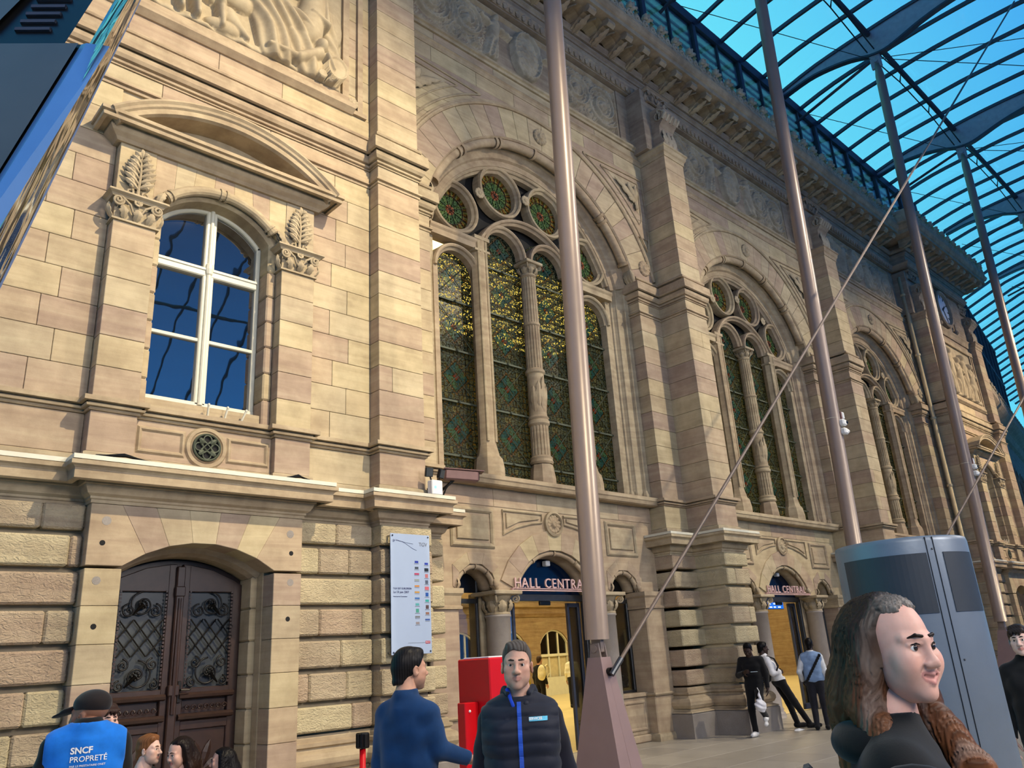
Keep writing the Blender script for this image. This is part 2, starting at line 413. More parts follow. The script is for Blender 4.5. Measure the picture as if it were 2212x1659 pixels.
def copy_tree(o, parent=None, loc=None, label=None):
    c = o.copy(); COL.objects.link(c)
    if parent is not None: c.parent = parent
    for ch in list(o.children): copy_tree(ch, c)
    if loc is not None: c.location = loc
    if label: c['label'] = label
    return c
def rects(x0, x1, z0, z1, h, wid, rng, j=0.0):
    # running-bond courses
    out = []; z = z0; row = 0
    n = max(1, round((z1-z0)/h)); hh = (z1-z0)/n
    for i in range(n):
        w = x1-x0; k = max(1, round(w/wid)); xs = [x0]
        for q in range(1, k): xs.append(x0+w*q/k+rng.uniform(-0.12, 0.12)*w/k+(0.22*w/k if i % 2 else -0.22*w/k))
        xs.append(x1)
        for a, b in zip(xs, xs[1:]): out.append((a, b, z0+i*hh, z0+(i+1)*hh))
    return out
G = 0.003
def stones(parent, lst, yf, yb, mat='ashlar', name='stone', c=0.005):
    for (x0, x1, z0, z1) in lst:
        d = rnd.uniform(-0.0015, 0.0015)
        ob(name, MB().cbox(x0+G, x1-G, yf+d, yb, z0+G, z1-G, c), mat, parent)
def arch_pts(xc, hw, zs, rise, n=14):
    # points of a segmental arch from left to right
    R = (hw*hw+rise*rise)/(2*rise); zc = zs+rise-R; a = math.asin(min(1, hw/R)) if rise < hw else PI-math.asin(min(1, hw/R))
    return [(xc+R*math.sin(-a+2*a*i/n), zc+R*math.cos(-a+2*a*i/n)) for i in range(n+1)], R, zc, a
def wall_arches(x0, x1, z0, z1, yf, yb, ops):
    # wall plate with arched openings (xc, half width, sill z, spring z, rise)
    m = MB(); xs = x0
    for (xc, hw, zb, zs, rise) in sorted(ops):
        if xc-hw > xs+1e-6: m.box(xs, xc-hw, yf, yb, z0, z1)
        pts, R, zc, a = arch_pts(xc, hw, zs, rise)
        if zb > z0+1e-6: m.box(xc-hw, xc+hw, yf, yb, z0, zb)
        for p, q in zip(pts, pts[1:]):
            v = [(p[0], yf, p[1]), (q[0], yf, q[1]), (q[0], yf, z1), (p[0], yf, z1), (p[0], yb, p[1]), (q[0], yb, q[1]), (q[0], yb, z1), (p[0], yb, z1)]
            m.add(v, [(0, 1, 2, 3), (4, 7, 6, 5), (0, 4, 5, 1), (3, 2, 6, 7)])
        xs = xc+hw
    if x1 > xs+1e-6: m.box(xs, x1, yf, yb, z0, z1)
    return m
def text_mb(txt, size, depth, bold=0.0):
    cu = bpy.data.curves.new('txt', 'FONT'); cu.body = txt; cu.size = size; cu.extrude = depth/2; cu.offset = bold; cu.resolution_u = 3
    o = bpy.data.objects.new('txt', cu); COL.objects.link(o)
    dg = bpy.context.evaluated_depsgraph_get(); me = o.evaluated_get(dg).to_mesh()
    m = MB(); m.add([tuple(v.co) for v in me.vertices], [tuple(p.vertices) for p in me.polygons])
    o.evaluated_get(dg).to_mesh_clear(); bpy.data.objects.remove(o); bpy.data.curves.remove(cu)
    return m
# ================================================================== carved ornament
def petal_wob(n, amp): return lambda a, h: 1-amp*abs(math.sin(a*n/2))
def rosette(x, y, z, r, n=12):
    m = MB(); N = n*6; rings = [(1.0, 0.0), (1.0, -.10), (.92, -.22), (.78, -.20), (.42, -.10), (.36, -.26), (.2, -.36), (.16, -.28), (.06, -.32), (0, -.32)]
    k = len(rings); v = []; f = []
    for i in range(N):
        a = 2*PI*i/N; w = abs(math.sin(a*n/2))
        for j, (q, h) in enumerate(rings):
            rr = q*(1-.10*(1-w)) if j in (1, 2) else q
            hh = h*(0.35+0.65*w**0.5) if j in (1, 2, 3) else h
            v.append((x+r*rr*math.cos(a), y+r*hh, z+r*rr*math.sin(a)))
    for i in range(N):
        i2 = (i+1) % N
        for j in range(k-1): f.append((i*k+j, i2*k+j, i2*k+j+1, i*k+j+1))
    return m.add(v, f)
def leaf(m, base, tip, wid, curl=0.03, lobes=3, nrm=(0, -1, 0), fold=0.3):
    # one lobed acanthus leaf with a folded midrib, given thickness
    B = Vector(base); T = Vector(tip); N = Vector(nrm).normalized(); ax = T-B; L = ax.length; ax.normalize(); sd = ax.cross(N); n = 4*lobes
    top = []; 
    for i in range(n+1):
        t_ = i/n; env = math.sin(PI*min(1, t_*0.93+0.07))**0.7; lob = 0.72+0.28*abs(math.sin(t_*PI*lobes))
        w = wid*env*lob; off = curl*math.sin(t_*PI)*1.0
        c = B+ax*(L*t_)+N*(off+0.006)
        top.append((c-sd*w-N*(fold*w*0.6), c+N*(0.12*wid), c+sd*w-N*(fold*w*0.6)))
    v = []; f = []
    for a, b, c in top: v += [tuple(a), tuple(b), tuple(c)]
    for i in range(n):
        for j in (0, 1): f.append((3*i+j, 3*i+j+1, 3*i+j+4, 3*i+j+3))
    k = len(v); v += [tuple(Vector(p)-N*0.012) for p in v[:k]]
    for i in range(n):
        f.append((3*i, 3*i+3, k+3*i+3, k+3*i)); f.append((3*i+2, k+3*i+2, k+3*i+5, 3*i+5))
    m.add(v, f)
def spiral(cx, cy, cz, r, turns, n, a0=0, dirn=1, plane='xz'):
    out = []
    for i in range(n+1):
        t_ = i/n; rr = r*(1-0.86*t_); a = a0+dirn*2*PI*turns*t_
        out.append((cx+rr*math.cos(a), cy-0.02*t_, cz+rr*math.sin(a)))
    return out
def capital_flat(m, xc, hw, yf, z0, z1):
    # composite capital of a flat pilaster: abacus, two volutes, rosette, acanthus leaves
    h = z1-z0
    m.sweep([(xc-hw, yf+0.25), (xc-hw, yf), (xc+hw, yf), (xc+hw, yf+0.25)], [(-.02, z1), (.10, z1), (.11, z1-.03), (.07, z1-.05), (.05, z1-.08), (-.02, z1-.08)])
    m.box(xc-hw, xc+hw, yf+.01, yf+.24, z0, z1-.08)
    m.sweep([(xc-hw, yf+0.25), (xc-hw, yf), (xc+hw, yf), (xc+hw, yf+0.25)], [(-.02, z0), (.03, z0-.005), (.03, z0-.03), (-.02, z0-.03)])
    for s in (-1, 1):
        m.tube(spiral(xc+s*(hw-.02), yf-.05, z1-.13, .075, 1.9, 26, PI/2, s), [.017]*27, 6)
        m.tube([(xc+s*hw*.1, yf-.02, z0+.07), (xc+s*hw*.35, yf-.05, z0+.2), (xc+s*hw*.75, yf-.06, z1-.08)], .016, 6)
        leaf(m, (xc+s*hw*.55, yf-.01, z0), (xc+s*hw*.72, yf-.05, z0+.17), .055, .05)
        leaf(m, (xc+s*(hw+.0), yf+.06, z0), (xc+s*(hw+.06), yf+.02, z0+.2), .05, .05, 3, (s, -.5, 0))
    leaf(m, (xc, yf-.01, z0), (xc, yf-.05, z0+.16), .06, .06)
    rb = rosette(xc, yf-.05, z1-.09, .055, 5); m.add(rb.v, rb.f)
def capital_round(m, c, r, z0, z1):
    h = z1-z0
    m.lathe((c[0], c[1], 0), [(r, z0), (r*1.12, z0+.01), (r*1.12, z0+.04), (r*1.0, z0+.05), (r*1.05, z0+h*.6), (r*1.35, z1-.07), (0, z1-.07)], 20)
    w = r*1.62; m.cbox(c[0]-w, c[0]+w, c[1]-w, c[1]+w, z1-.07, z1, .012)
    for i in range(8):
        a = 2*PI*i/8+PI/8; d = Vector((math.cos(a), math.sin(a), 0)); q = Vector((c[0], c[1], 0))
        leaf(m, q+d*r*1.0+Vector((0, 0, z0+.04)), q+d*r*1.25+Vector((0, 0, z0+h*.62)), r*.42, .05, 3, d)
    for i in range(4):
        a = PI/4+PI/2*i; d = Vector((math.cos(a), math.sin(a), 0)); tg = Vector((-d.y, d.x, 0)); q = Vector((c[0], c[1], 0))+d*r*1.62
        pts = []
        for j in range(22):
            t_ = j/21; rr = r*.36*(1-.85*t_); an = PI/2-2*PI*1.6*t_
            pts.append(tuple(q+d*rr*math.cos(an)+Vector((0, 0, z1-.07-r*.36+rr*math.sin(an)))))
        m.tube(pts, r*.085, 6)
def hfield(name, x0, x1, z0, z1, y, H, step, mat, parent=None, **kw):
    # carved relief slab from a height array function H(X,Z) in metres proud of plane y
    nx = max(2, int((x1-x0)/step)+1); nz = max(2, int((z1-z0)/step)+1)
    xs = np.linspace(x0, x1, nx); zs = np.linspace(z0, z1, nz); X, Z = np.meshgrid(xs, zs)
    h = H(X, Z); edge = np.minimum(np.minimum(X-x0, x1-X), np.minimum(Z-z0, z1-Z)); h = h*np.clip(edge/0.02, 0, 1)
    V = np.stack([X, y-h, Z], -1).reshape(-1, 3)
    i = (np.arange(nz-1)[:, None]*nx+np.arange(nx-1)[None]).reshape(-1)
    F = np.stack([i, i+1, i+nx+1, i+nx], -1)
    n = len(V); bv = [(x0, y+.04, z0), (x1, y+.04, z0), (x1, y+.04, z1), (x0, y+.04, z1)]
    row = lambda r: list(range(r*nx, (r+1)*nx))
    side = [row(0)[::-1]+[n, n+1], row(nz-1)+[n+2, n+3], [k*nx for k in range(nz)]+[n+3, n], [k*nx+nx-1 for k in range(nz)][::-1]+[n+1, n+2]]
    me = bpy.data.meshes.new(name); me.from_pydata(V.tolist()+bv, [], F.tolist()+side+[(n, n+1, n+2, n+3)]); me.materials.append(MATS[mat])
    me.polygons.foreach_set('use_smooth', [True]*len(F)+[False]*5); me.update()
    return tag(link(name, me, parent), **kw)
def g_blob(X, Z, x, z, rx, rz, ang=0, h=0.06):
    c, s = math.cos(ang), math.sin(ang); u = ((X-x)*c+(Z-z)*s)/rx; w = (-(X-x)*s+(Z-z)*c)/rz
    return h*np.sqrt(np.clip(1-u*u-w*w, 0, 1))
def g_cap(X, Z, a, b, ra, rb, h):
    ax, az = a; bx, bz = b; dx, dz = bx-ax, bz-az; L2 = dx*dx+dz*dz+1e-9
    t_ = np.clip(((X-ax)*dx+(Z-az)*dz)/L2, 0, 1); d = np.hypot(X-ax-t_*dx, Z-az-t_*dz); r = ra+(rb-ra)*t_
    return h*np.sqrt(np.clip(1-(d/r)**2, 0, 1))
def g_scroll(X, Z, x, z, R, dirn, ph=0.0, h=0.05):
    # acanthus rinceau: spiralling stem with leaf lobes and a flower in its eye
    dx, dz = X-x, Z-z; r = np.hypot(dx, dz)/R; a = np.arctan2(dz, dx)*dirn+ph
    s = (r*2.3-a/(2*PI)) % 1.0
    stem = np.clip(1-np.abs(s-.5)/.17, 0, 1)**.6*(r < 1.08)*(r > .2)
    lobe = (0.55+0.45*np.abs(np.sin(a*7+r*15)))*np.clip(1-np.abs(s-.12)/.3, 0, 1)*(r < 1.02)*(r > .25)
    fl = np.clip(1-(r/(.30*(.72+.28*np.abs(np.cos(a*2.5)))))**2, 0, 1)**.5
    return h*np.maximum(np.maximum(stem, .75*lobe), 1.15*fl)
def frieze_height(seed, shield=True):
    rg = np.random.RandomState(seed)
    def H(X, Z):
        zc = 14.86; o = np.zeros_like(X)
        for s in (-1, 1):
            o = np.maximum(o, g_scroll(X, Z, s*2.72, zc, .60, s, .3, .085)); o = np.maximum(o, g_scroll(X, Z, s*1.78, zc+.08, .50, -s, 1.2+seed, .075))
            o = np.maximum(o, g_scroll(X, Z, s*2.25, zc+.45, .25, s, .5, .06)); o = np.maximum(o, g_scroll(X, Z, s*2.22, zc-.48, .24, -s, .9, .06))
            # bearer figure beside the shield: head, torso, arms, draped legs
            fx = s*.98
            o = np.maximum(o, g_blob(X, Z, fx, zc+.50, .10, .12, 0, .13)); o = np.maximum(o, g_cap(X, Z, (fx, zc+.32), (fx+s*.06, zc-.05), .16, .15, .12))
            o = np.maximum(o, g_cap(X, Z, (fx-s*.1, zc+.28), (fx-s*.45, zc+.2), .06, .045, .11)); o = np.maximum(o, g_cap(X, Z, (fx+s*.1, zc+.28), (fx+s*.42, zc+.42), .06, .045, .1))
            lg = g_cap(X, Z, (fx+s*.05, zc-.1), (fx+s*.16, zc-.62), .17, .22, .12); o = np.maximum(o, lg*(0.82+.18*np.sin((X*s+Z*.3)*48)))
            for k in range(9):
                o = np.maximum(o, g_blob(X, Z, s*(1.5+.07*(k % 3)), zc-.38-.07*(k//3), .045, .045, 0, .08))
        if shield:
            d = np.hypot(X/.40, (Z-zc)/.58)
            o = np.where(d < 1.16, np.maximum(o, .10*np.clip(1-np.abs(d-1.04)/.14, 0, 1)**.5+.02), o)
            ch = .055+.05*(1-np.clip(d, 0, 1)**2)+.016*(np.abs(np.sin(Z*19+np.sin(X*9)))>.93)
            o = np.where(d < .95, ch, o)
        n1 = np.sin(X*31+3*np.sin(Z*17))*np.sin(Z*37+3*np.sin(X*19)); leafy = np.where(o < .03, .045*np.clip(n1, 0, 1)**.5*(np.abs(X) > 1.2), 0)
        return np.maximum(o*1.75*(.80+.20*np.abs(np.sin(X*26+Z*21))), leafy)+.004*rg.rand(*X.shape)
    return H

# ================================================================== shared levels and profiles (metres)
YW, YP, YA, YL = 9.54, 9.30, 10.05, 10.44       # pavilion wall, pilaster face, arch face, lower bay wall
P_CORN = [(-.06, 3.99), (.26, 3.95), (.33, 3.93), (.33, 3.885), (.30, 3.87), (.28, 3.85), (.28, 3.745), (.255, 3.735), (.215, 3.735), (.215, 3.80), (.13, 3.80), (.13, 3.735), (.11, 3.73), (.10, 3.70), (.07, 3.64), (.03, 3.615), (.03, 3.59), (.015, 3.58), (.015, 3.545), (-.06, 3.545)]
P_STRIP = [(.25, 3.955), (.31, 3.945), (.31, 3.995), (.25, 4.0)]
P_SILL = [(-.06, 4.765), (.03, 4.765), (.10, 4.75), (.10, 4.695), (.06, 4.69), (.06, 4.71), (.03, 4.71), (.03, 4.675), (.07, 4.665), (.06, 4.64), (.02, 4.635), (.02, 4.622), (.035, 4.615), (.02, 4.60), (-.06, 4.60)]
P_BASEF = [(-.06, 4.13), (.0, 4.13), (.035, 4.11), (.035, 3.98), (-.06, 3.98)]
P_IMP = [(-.06, 10.09), (.02, 10.085), (.05, 10.07), (.06, 10.045), (.05, 10.02), (.03, 10.015), (-.02, 10.01), (-.02, 9.985), (.05, 9.965), (.13, 9.92), (.14, 9.71), (.10, 9.70), (.10, 9.735), (.05, 9.735), (.05, 9.675), (.095, 9.665), (.09, 9.60), (.06, 9.555), (.01, 9.55), (.01, 9.525), (.045, 9.515), (.04, 9.485), (.0, 9.48), (.02, 9.455), (.02, 9.44), (-.06, 9.44)]
P_AST = [(-.06, 9.22), (.02, 9.215), (.045, 9.19), (.045, 9.17), (.0, 9.165), (.0, 9.145), (.02, 9.14), (.015, 9.11), (-.06, 9.11)]
P_BASE = [(-.06, .93), (.02, .93), (.05, .90), (.05, .85), (.09, .84), (.09, .80), (.06, .78), (.07, .75), (.13, .72), (.165, .66), (.165, .60), (.13, .54), (.10, .53), (.11, .50), (.18, .48), (.2, .46), (-.06, .46)]
P_PLINTH = [(-.06, .46), (.17, .46), (.2, .43), (.2, 0), (-.06, 0)]
P_TOP = [(-.06, 13.76), (.10, 13.75), (.11, 13.70), (.08, 13.68), (.06, 13.58), (.03, 13.55), (.02, 13.45), (-.06, 13.45)]
GROOVES = [.93, 1.29, 1.68, 2.07, 2.46, 2.85, 3.24, 3.545]
def mould(parent, name, path, prof, mat='moulding'):
    return ob(name, MB().sweep(path, prof), mat, parent)
def rustic_run(parent, segs, yb_extra=.14):
    # rock-faced bands with deep grooves; segs = list of (x0,x1,yfront,yback,joints)
    for (x0, x1, yf, yb, js) in segs:
        for z0, z1 in zip(GROOVES, GROOVES[1:]):
            top = .035 if z1 < 3.5 else .0
            xs = [x0]+[x0+(x1-x0)*(q+rnd.uniform(-.14, .14)) for q in js[(GROOVES.index(z0)) % len(js)]]+[x1]
            for a, b in zip(xs, xs[1:]): ob('rustic_block', MB().cbox(a+.002, b-.002, yf+rnd.uniform(-.004, .004), yb, z0+.03, z1-top, .022), 'rustic', parent)

# ------------------------------------------------------------------ giant pilasters between the bays
def pilaster(n, cx, left, right, label):
    """left/right: 'bay' = half pilaster and arch jamb on that side, 'pav' = pavilion wall"""
    L, R_ = -.41, .41
    root = ob('trim_%d' % n, MB().box(L+.02, R_-.02, YP+.05, YA+.3, 0, 13.5), 'ashlar', None, (cx, 0, 0), label=label, cat='pilaster', kind='structure')
    pl = [(-.41, YW)] if left == 'pav' else [(-1.22, 10.5), (-1.22, YA), (-.41, YA)]
    pr = [(.41, YW)] if right == 'pav' else [(.41, YA), (1.22, YA), (1.22, 10.5)]
    path = pl+[(-.41, YP), (.41, YP)]+pr
    for nm, prof, mt in (('cornice_moulding', P_CORN, 'moulding'), ('pedestal_cap', P_SILL, 'moulding'), ('pedestal_base', P_BASEF, 'moulding'), ('impost_moulding', P_IMP, 'moulding'), ('necking', P_AST, 'moulding'), ('base_moulding', P_BASE, 'moulding'), ('plinth', P_PLINTH, 'granite'), ('lighting_strip', P_STRIP, 'white_paint')):
        mould(root, nm, path, prof, mt)
    # main shaft courses
    nz = 11
    for i in range(nz):
        z0, z1 = 4.765+(9.11-4.765)*i/nz, 4.765+(9.11-4.765)*(i+1)/nz
        js = [L, R_] if rnd.random() < .6 else [L, rnd.uniform(-.2, .2), R_]
        for a, b in zip(js, js[1:]): ob('stone', MB().cbox(a+(G if a > L else 0), b-(G if b < R_ else 0), YP, YA+.1, z0+G, z1-G, .005), 'ashlar', root)
        for s, side in ((-1, left), (1, right)):
            if side == 'bay':
                xs = sorted((s*.41, s*1.22)); ob('stone', MB().cbox(xs[0], xs[1], YA, 10.5, z0+G, z1-G, .005), 'ashlar', root)
    ob('stone', MB().cbox(L, R_, YP, YA+.1, 9.22, 9.44, .005), 'ashlar', root)
    ob('stone', MB().cbox(L, R_, YP, YA+.1, 4.13, 4.60, .005), 'ashlar', root)
    for s, side in ((-1, left), (1, right)):
        if side == 'bay':
            xs = sorted((s*.41, s*1.22))
            for z0, z1 in ((9.22, 9.44), (4.13, 4.60)): ob('stone', MB().cbox(xs[0], xs[1], YA, 10.5, z0, z1, .005), 'ashlar', root)
    for i in range(9):
        z0, z1 = 10.08+(13.46-10.08)*i/9, 10.08+(13.46-10.08)*(i+1)/9
        ob('stone', MB().cbox(L, R_, YP, YA+.1, z0+G, z1-G, .005), 'ashlar', root)
    yb = YW+.1 if 'pav' in (left, right) else YA+.1
    mould(root, 'top_cap', [(-.41, YA+.1), (-.41, YP), (.41, YP), (.41, YA+.1)], P_TOP)
    # rusticated foot
    segs = [(L-.03, R_+.03, YP-.08, YA+.1, [[], [.45], [], [.6]])]
    for s, side in ((-1, left), (1, right)):
        if side == 'bay': a, b = sorted((s*.41, s*1.22+s*.03)); segs.append((a, b, YA-.08, 10.5, [[], []]))
    rustic_run(root, segs)
    # console above the cap: scrolled bracket with an acanthus face
    cb = MB(); prof = [(9.62, 13.76), (9.34, 13.76), (9.30, 13.95), (9.40, 14.2), (9.38, 14.45), (9.22, 14.62), (9.16, 14.78), (9.2, 14.92), (9.3, 15.0), (9.62, 15.0)]
    k = len(prof)
    cb.add([(x, y, z) for x in (-.30, .30) for y, z in prof], [tuple(range(k)), tuple(range(2*k-1, k-1, -1))]+[(i, (i+1) % k, k+(i+1) % k, k+i) for i in range(k)])
    ob('console', cb, 'attic', root)
    lm = MB()
    for s in (-1, 1):
        lm.tube([(s*.31, p[1]+9.72-9.66-.3+.0, p[2]) for p in spiral(0, 9.62, 14.72, .16, 1.6, 22, PI/2, 1)], .03, 6)
        sp = spiral(9.38, 0, 14.74, .17, 1.7, 24, PI/2, 1); lm.tube([(s*.31, p[0], p[2]) for p in sp], .022, 6)
    for q in range(5): lm.tube([(-.3+.15*q, 9.22, 14.80), (-.3+.15*q, 9.17, 14.72), (-.3+.15*q, 9.27, 14.6)], .045, 8)
    for q in (-1, 0, 1): leaf(lm, (q*.16, 9.33, 13.8), (q*.2, 9.36, 14.35), .11, .05)
    ob('console_carving', lm, 'frieze', root)
    # slender pilaster strip of the attic, with its capital
    at = MB().cbox(-.62, .62, 9.62, 10.3, 13.76, 15.62, .01); ob('attic_strip', at, 'attic', root)
    ca = MB(); capital_flat(ca, 0, .40, 9.56, 15.30, 15.66); ob('attic_capital', ca, 'attic', root)
    return root
pilaster(1, 6.76, 'pav', 'bay', 'giant sandstone pilaster behind the sponsor board, left of the first arch')
pilaster(2, 15.39, 'bay', 'bay', 'giant sandstone pilaster between the first and second arches')
pilaster(3, 24.02, 'bay', 'bay', 'giant sandstone pilaster between the second and third arches')
pilaster(4, 32.62, 'bay', 'pav', 'giant sandstone pilaster beside the drainpipe, right of the third arch')

pilaster(6, 38.34, 'pav', 'pav', 'giant sandstone pilaster at the far corner of the far pavilion')

# ------------------------------------------------------------------ end pavilions
def frame_rect(m, x0, x1, z0, z1, w, y, d=.03):
    # mitred moulded frame
    for (a, b) in (((x0, z0), (x1, z0)), ((x1, z0), (x1, z1)), ((x1, z1), (x0, z1)), ((x0, z1), (x0, z0))):
        cx, cz = (x0+x1)/2, (z0+z1)/2
        def inn(p, q): return (p[0]+(q if p[0] < cx else -q), p[1]+(q if p[1] < cz else -q))
        P = [a, b, inn(b, w), inn(a, w)]; Q = [inn(a, w*.35), inn(b, w*.35), inn(b, w*.65), inn(a, w*.65)]
        v = [(p[0], y, p[1]) for p in P]+[(p[0], y-d, p[1]) for p in Q]
        m.add(v, [(0, 1, 5, 4), (4, 5, 6, 7), (7, 6, 2, 3)])
    return m
def tree_ornament(xc, y, z0, h):
    m = MB(); m.tube([(xc, y-.03, z0), (xc+.008, y-.05, z0+h*.5), (xc, y-.03, z0+h)], [.022, .016, .008], 6)
    for i in range(7):
        t_ = .16+.115*i; L = (.19, .205, .20, .18, .15, .12, .09)[i]
        for s in (-1, 1):
            b = Vector((xc+s*.01, y-.045, z0+h*(t_+(.03 if s > 0 else 0)))); tp = b+Vector((s*L*.92, -.02, L*.55))
            for (f_, up_, w) in ((1.0, 0, .038), (.62, .42, .034), (.60, -.34, .034)):   # three lobes per leaf
                e = b+(tp-b)*.35; q = b+(tp-b)*f_+Vector((0, 0, up_*L)); leaf(m, b if up_ == 0 else e, q, w, .035, 2, (0, -1, -.25), .8)
            m.sphere(tuple(b+(tp-b)*.45+Vector((0, -.02, -.04))), .012, 6, 4)
    leaf(m, (xc, y-.04, z0+h*.84), (xc, y-.05, z0+h*1.04), .03, .03, 3)
    for s in (-1, 1): m.tube(spiral(xc+s*.10, y-.03, z0+.05, .055, 1.1, 14, PI/2, s), .014, 6)
    return m
def pavilion(cx, n, label):
    ops = [(0, .88, 0, 2.89, .28)]
    m = wall_arches(-2.47, 2.47, 0, 3.6, YW+.03, YW+.5, ops)
    w2 = wall_arches(-2.47, 2.47, 3.6, 9.4, YW+.03, YW+.5, [(0, .78, 4.93, 7.53, .39)]); m.add(w2.v, w2.f)
    m.box(-2.47, 2.47, YW+.03, YW+.5, 9.4, 16.0)
    root = ob('wall_pavilion' if n == 1 else 'wall_far_pavilion', m, 'ashlar', None, (cx, 0, 0), label=label, cat='wall', kind='structure')
    # ---- rusticated ground storey and door surround
    for s in (-1, 1):
        a, b = sorted((s*1.27, s*2.44)); rustic_run(root, [(a, b, YW-.10, YW+.1, [[.62], [.2, .75], [.45], [.18, .8], [], [.2, .78], [.55]])])
    for s in (-1, 1):
        for i in range(7):
            z0, z1 = .12+.39*i, .12+.39*(i+1)
            a, b = sorted((s*.895, s*1.27)); ob('jamb_stone', MB().cbox(a, b, YP, YW+.5, z0+.002, min(z1, 2.88)-.002, .006), 'ashlar', root)
            ob('jamb_reveal', MB().cbox(*sorted((s*.80, s*.895)), YP+.40, YW+.5, z0+.002, min(z1, 2.88)-.002, .02), 'ashlar', root)
        a, b = sorted((s*.895, s*1.30)); ob('jamb_stone', MB().cbox(a, b, YP-.005, YW+.5, 0, .12, .006), 'granite', root)
        mould(root, 'base_moulding', [(s*1.85-.6, YW), (s*1.85+.6, YW)], P_BASE); mould(root, 'plinth', [(s*1.85-.6, YW), (s*1.85+.6, YW)], P_PLINTH, 'granite')
    pts, R, zc, an = arch_pts(0, .895, 2.88, .29, 7)
    xt = [-1.27, -.95, -.58, -.20, .18, .56, .95, 1.27]
    for i in range(7):
        p, q = pts[i], pts[i+1]; t0, t1 = xt[i], xt[i+1]
        poly = [p, q, (t1, 3.545), (t0, 3.545)]
        if i == 0: poly = [(-1.27, 2.88), p, q, (t1, 3.545), (-1.27, 3.545)]
        if i == 6: poly = [p, q, (1.27, 2.88), (1.27, 3.545), (t0, 3.545)]
        ob('voussoir', MB().slab(poly, YP, YW+.4, .005), 'ashlar', root)
    ob('door_arch_reveal', MB().arc(0, zc, R, PI/2-an, PI/2+an, 16, [(0, YP+.35), (-.06, YP+.4), (-.09, YP+.5), (-.09, YW+.5), (.05, YW+.5), (.05, YP+.35)]), 'moulding', root)
    # ---- cornice, breaking forward over the door
    path = [(-2.47, YW), (-1.27, YW), (-1.27, YP), (1.27, YP), (1.27, YW), (2.47, YW)]
    mould(root, 'cornice_moulding', path, P_CORN); mould(root, 'lighting_strip', path, P_STRIP, 'white_paint')
    # ---- pedestal zone with window apron
    pth = [(-2.47, YW), (-1.38, YW), (-1.38, YP+.05), (-.87, YP+.05), (-.87, YW-.09), (.87, YW-.09), (.87, YP+.05), (1.38, YP+.05), (1.38, YW), (2.47, YW)]
    mould(root, 'sill_moulding', pth, P_SILL); mould(root, 'pedestal_base', pth, P_BASEF)
    for s in (-1, 1):
        stones(root, [tuple(sorted((s*1.38, s*2.47)))+(4.13, 4.60)], YW, YW+.1)
        ob('pedestal', MB().cbox(*sorted((s*.87, s*1.38)), YP+.05, YW+.1, 4.13, 4.60, .005), 'ashlar', root)
    ap = MB().cbox(-.87, .87, YW-.09, YW+.1, 4.13, 4.60, .005); ob('apron', ap, 'ashlar', root)
    fr = MB()
    for s in (-1, 1): frame_rect(fr, *sorted((s*.26, s*.83)), 4.2, 4.53, .06, YW-.091, .025)
    fr.arc(0, 4.36, .27, 0, 2*PI, 40, [(0, YW-.09), (-.02, YW-.12), (-.06, YW-.12), (-.07, YW-.1), (-.09, YW-.12), (-.11, YW-.09)])
    ob('apron_panel', fr, 'moulding', root)
    gb = MB().lathe((0, YW-.10, 4.36), [(0, 0), (.165, 0), (.165, -.012), (0, -.012)], 32, 'y'); ob('vent_hole', gb, 'dark_void', root)
    gr = MB(); gr.tube([(.165*math.cos(a), YW-.13, 4.36+.165*math.sin(a)) for a in [2*PI*i/40 for i in range(40)]], .014, 6, True)
    for i in range(4):
        a = PI/2*i; d = (math.cos(a), math.sin(a)); c_ = (d[0]*.10, d[1]*.10)
        gr.tube([(c_[0]+.05*math.cos(t_), YW-.13, 4.36+c_[1]+.05*math.sin(t_)) for t_ in [2*PI*j/18 for j in range(18)]], .010, 5, True)
        a += PI/4; d = (math.cos(a), math.sin(a)); gr.tube([(-d[0]*.08+d[1]*.03, YW-.13, 4.36-d[1]*.08-d[0]*.03), (d[0]*.08+d[1]*.03, YW-.13, 4.36+d[1]*.08-d[0]*.03)], .009, 5)
        leaf(gr, (d[0]*.06, YW-.13, 4.36+d[1]*.06), (d[0]*.15, YW-.14, 4.36+d[1]*.15), .035, .01)
    ob('vent_grille', gr, 'iron_green', root)
    # ---- ashlar field of the upper storey
    for s in (-1, 1):
        a, b = sorted((s*1.385, s*2.47)); stones(root, rects(a, b, 4.765, 9.11, .39, .62, rnd), YW, YW+.08)
        for i in range(6):   # window pilasters
            z0, z1 = 4.765+(7.06-4.765)*i/6, 4.765+(7.06-4.765)*(i+1)/6
            ob('pilaster_stone', MB().cbox(*sorted((s*.87, s*1.38)), YP+.05, YW+.1, z0+G, z1-G, .005), 'ashlar', root)
            ob('window_jamb_stone', MB().cbox(*sorted((s*.745, s*.87)), YW-.02, YW+.45, z0+G, z1-G, .02), 'ashlar', root)
        ob('window_jamb_stone', MB().cbox(*sorted((s*.745, s*.87)), YW-.02, YW+.45, 7.06, 7.5, .02), 'ashlar', root)
        cm = MB(); capital_flat(cm, s*1.125, .255, YP+.05, 7.09, 7.44); ob('capital', cm, 'carved', root)
        ob('leaf_carving', tree_ornament(s*1.13, YP+.09, 7.46, .68), 'carved', root)
        ob('spandrel_stone', MB().cbox(*sorted((s*.93, s*1.38)), YP+.09, YW+.1, 7.44, 8.2, .005), 'ashlar', root)
    pts, R, zc, an = arch_pts(0, .87, 7.52, .46, 7)
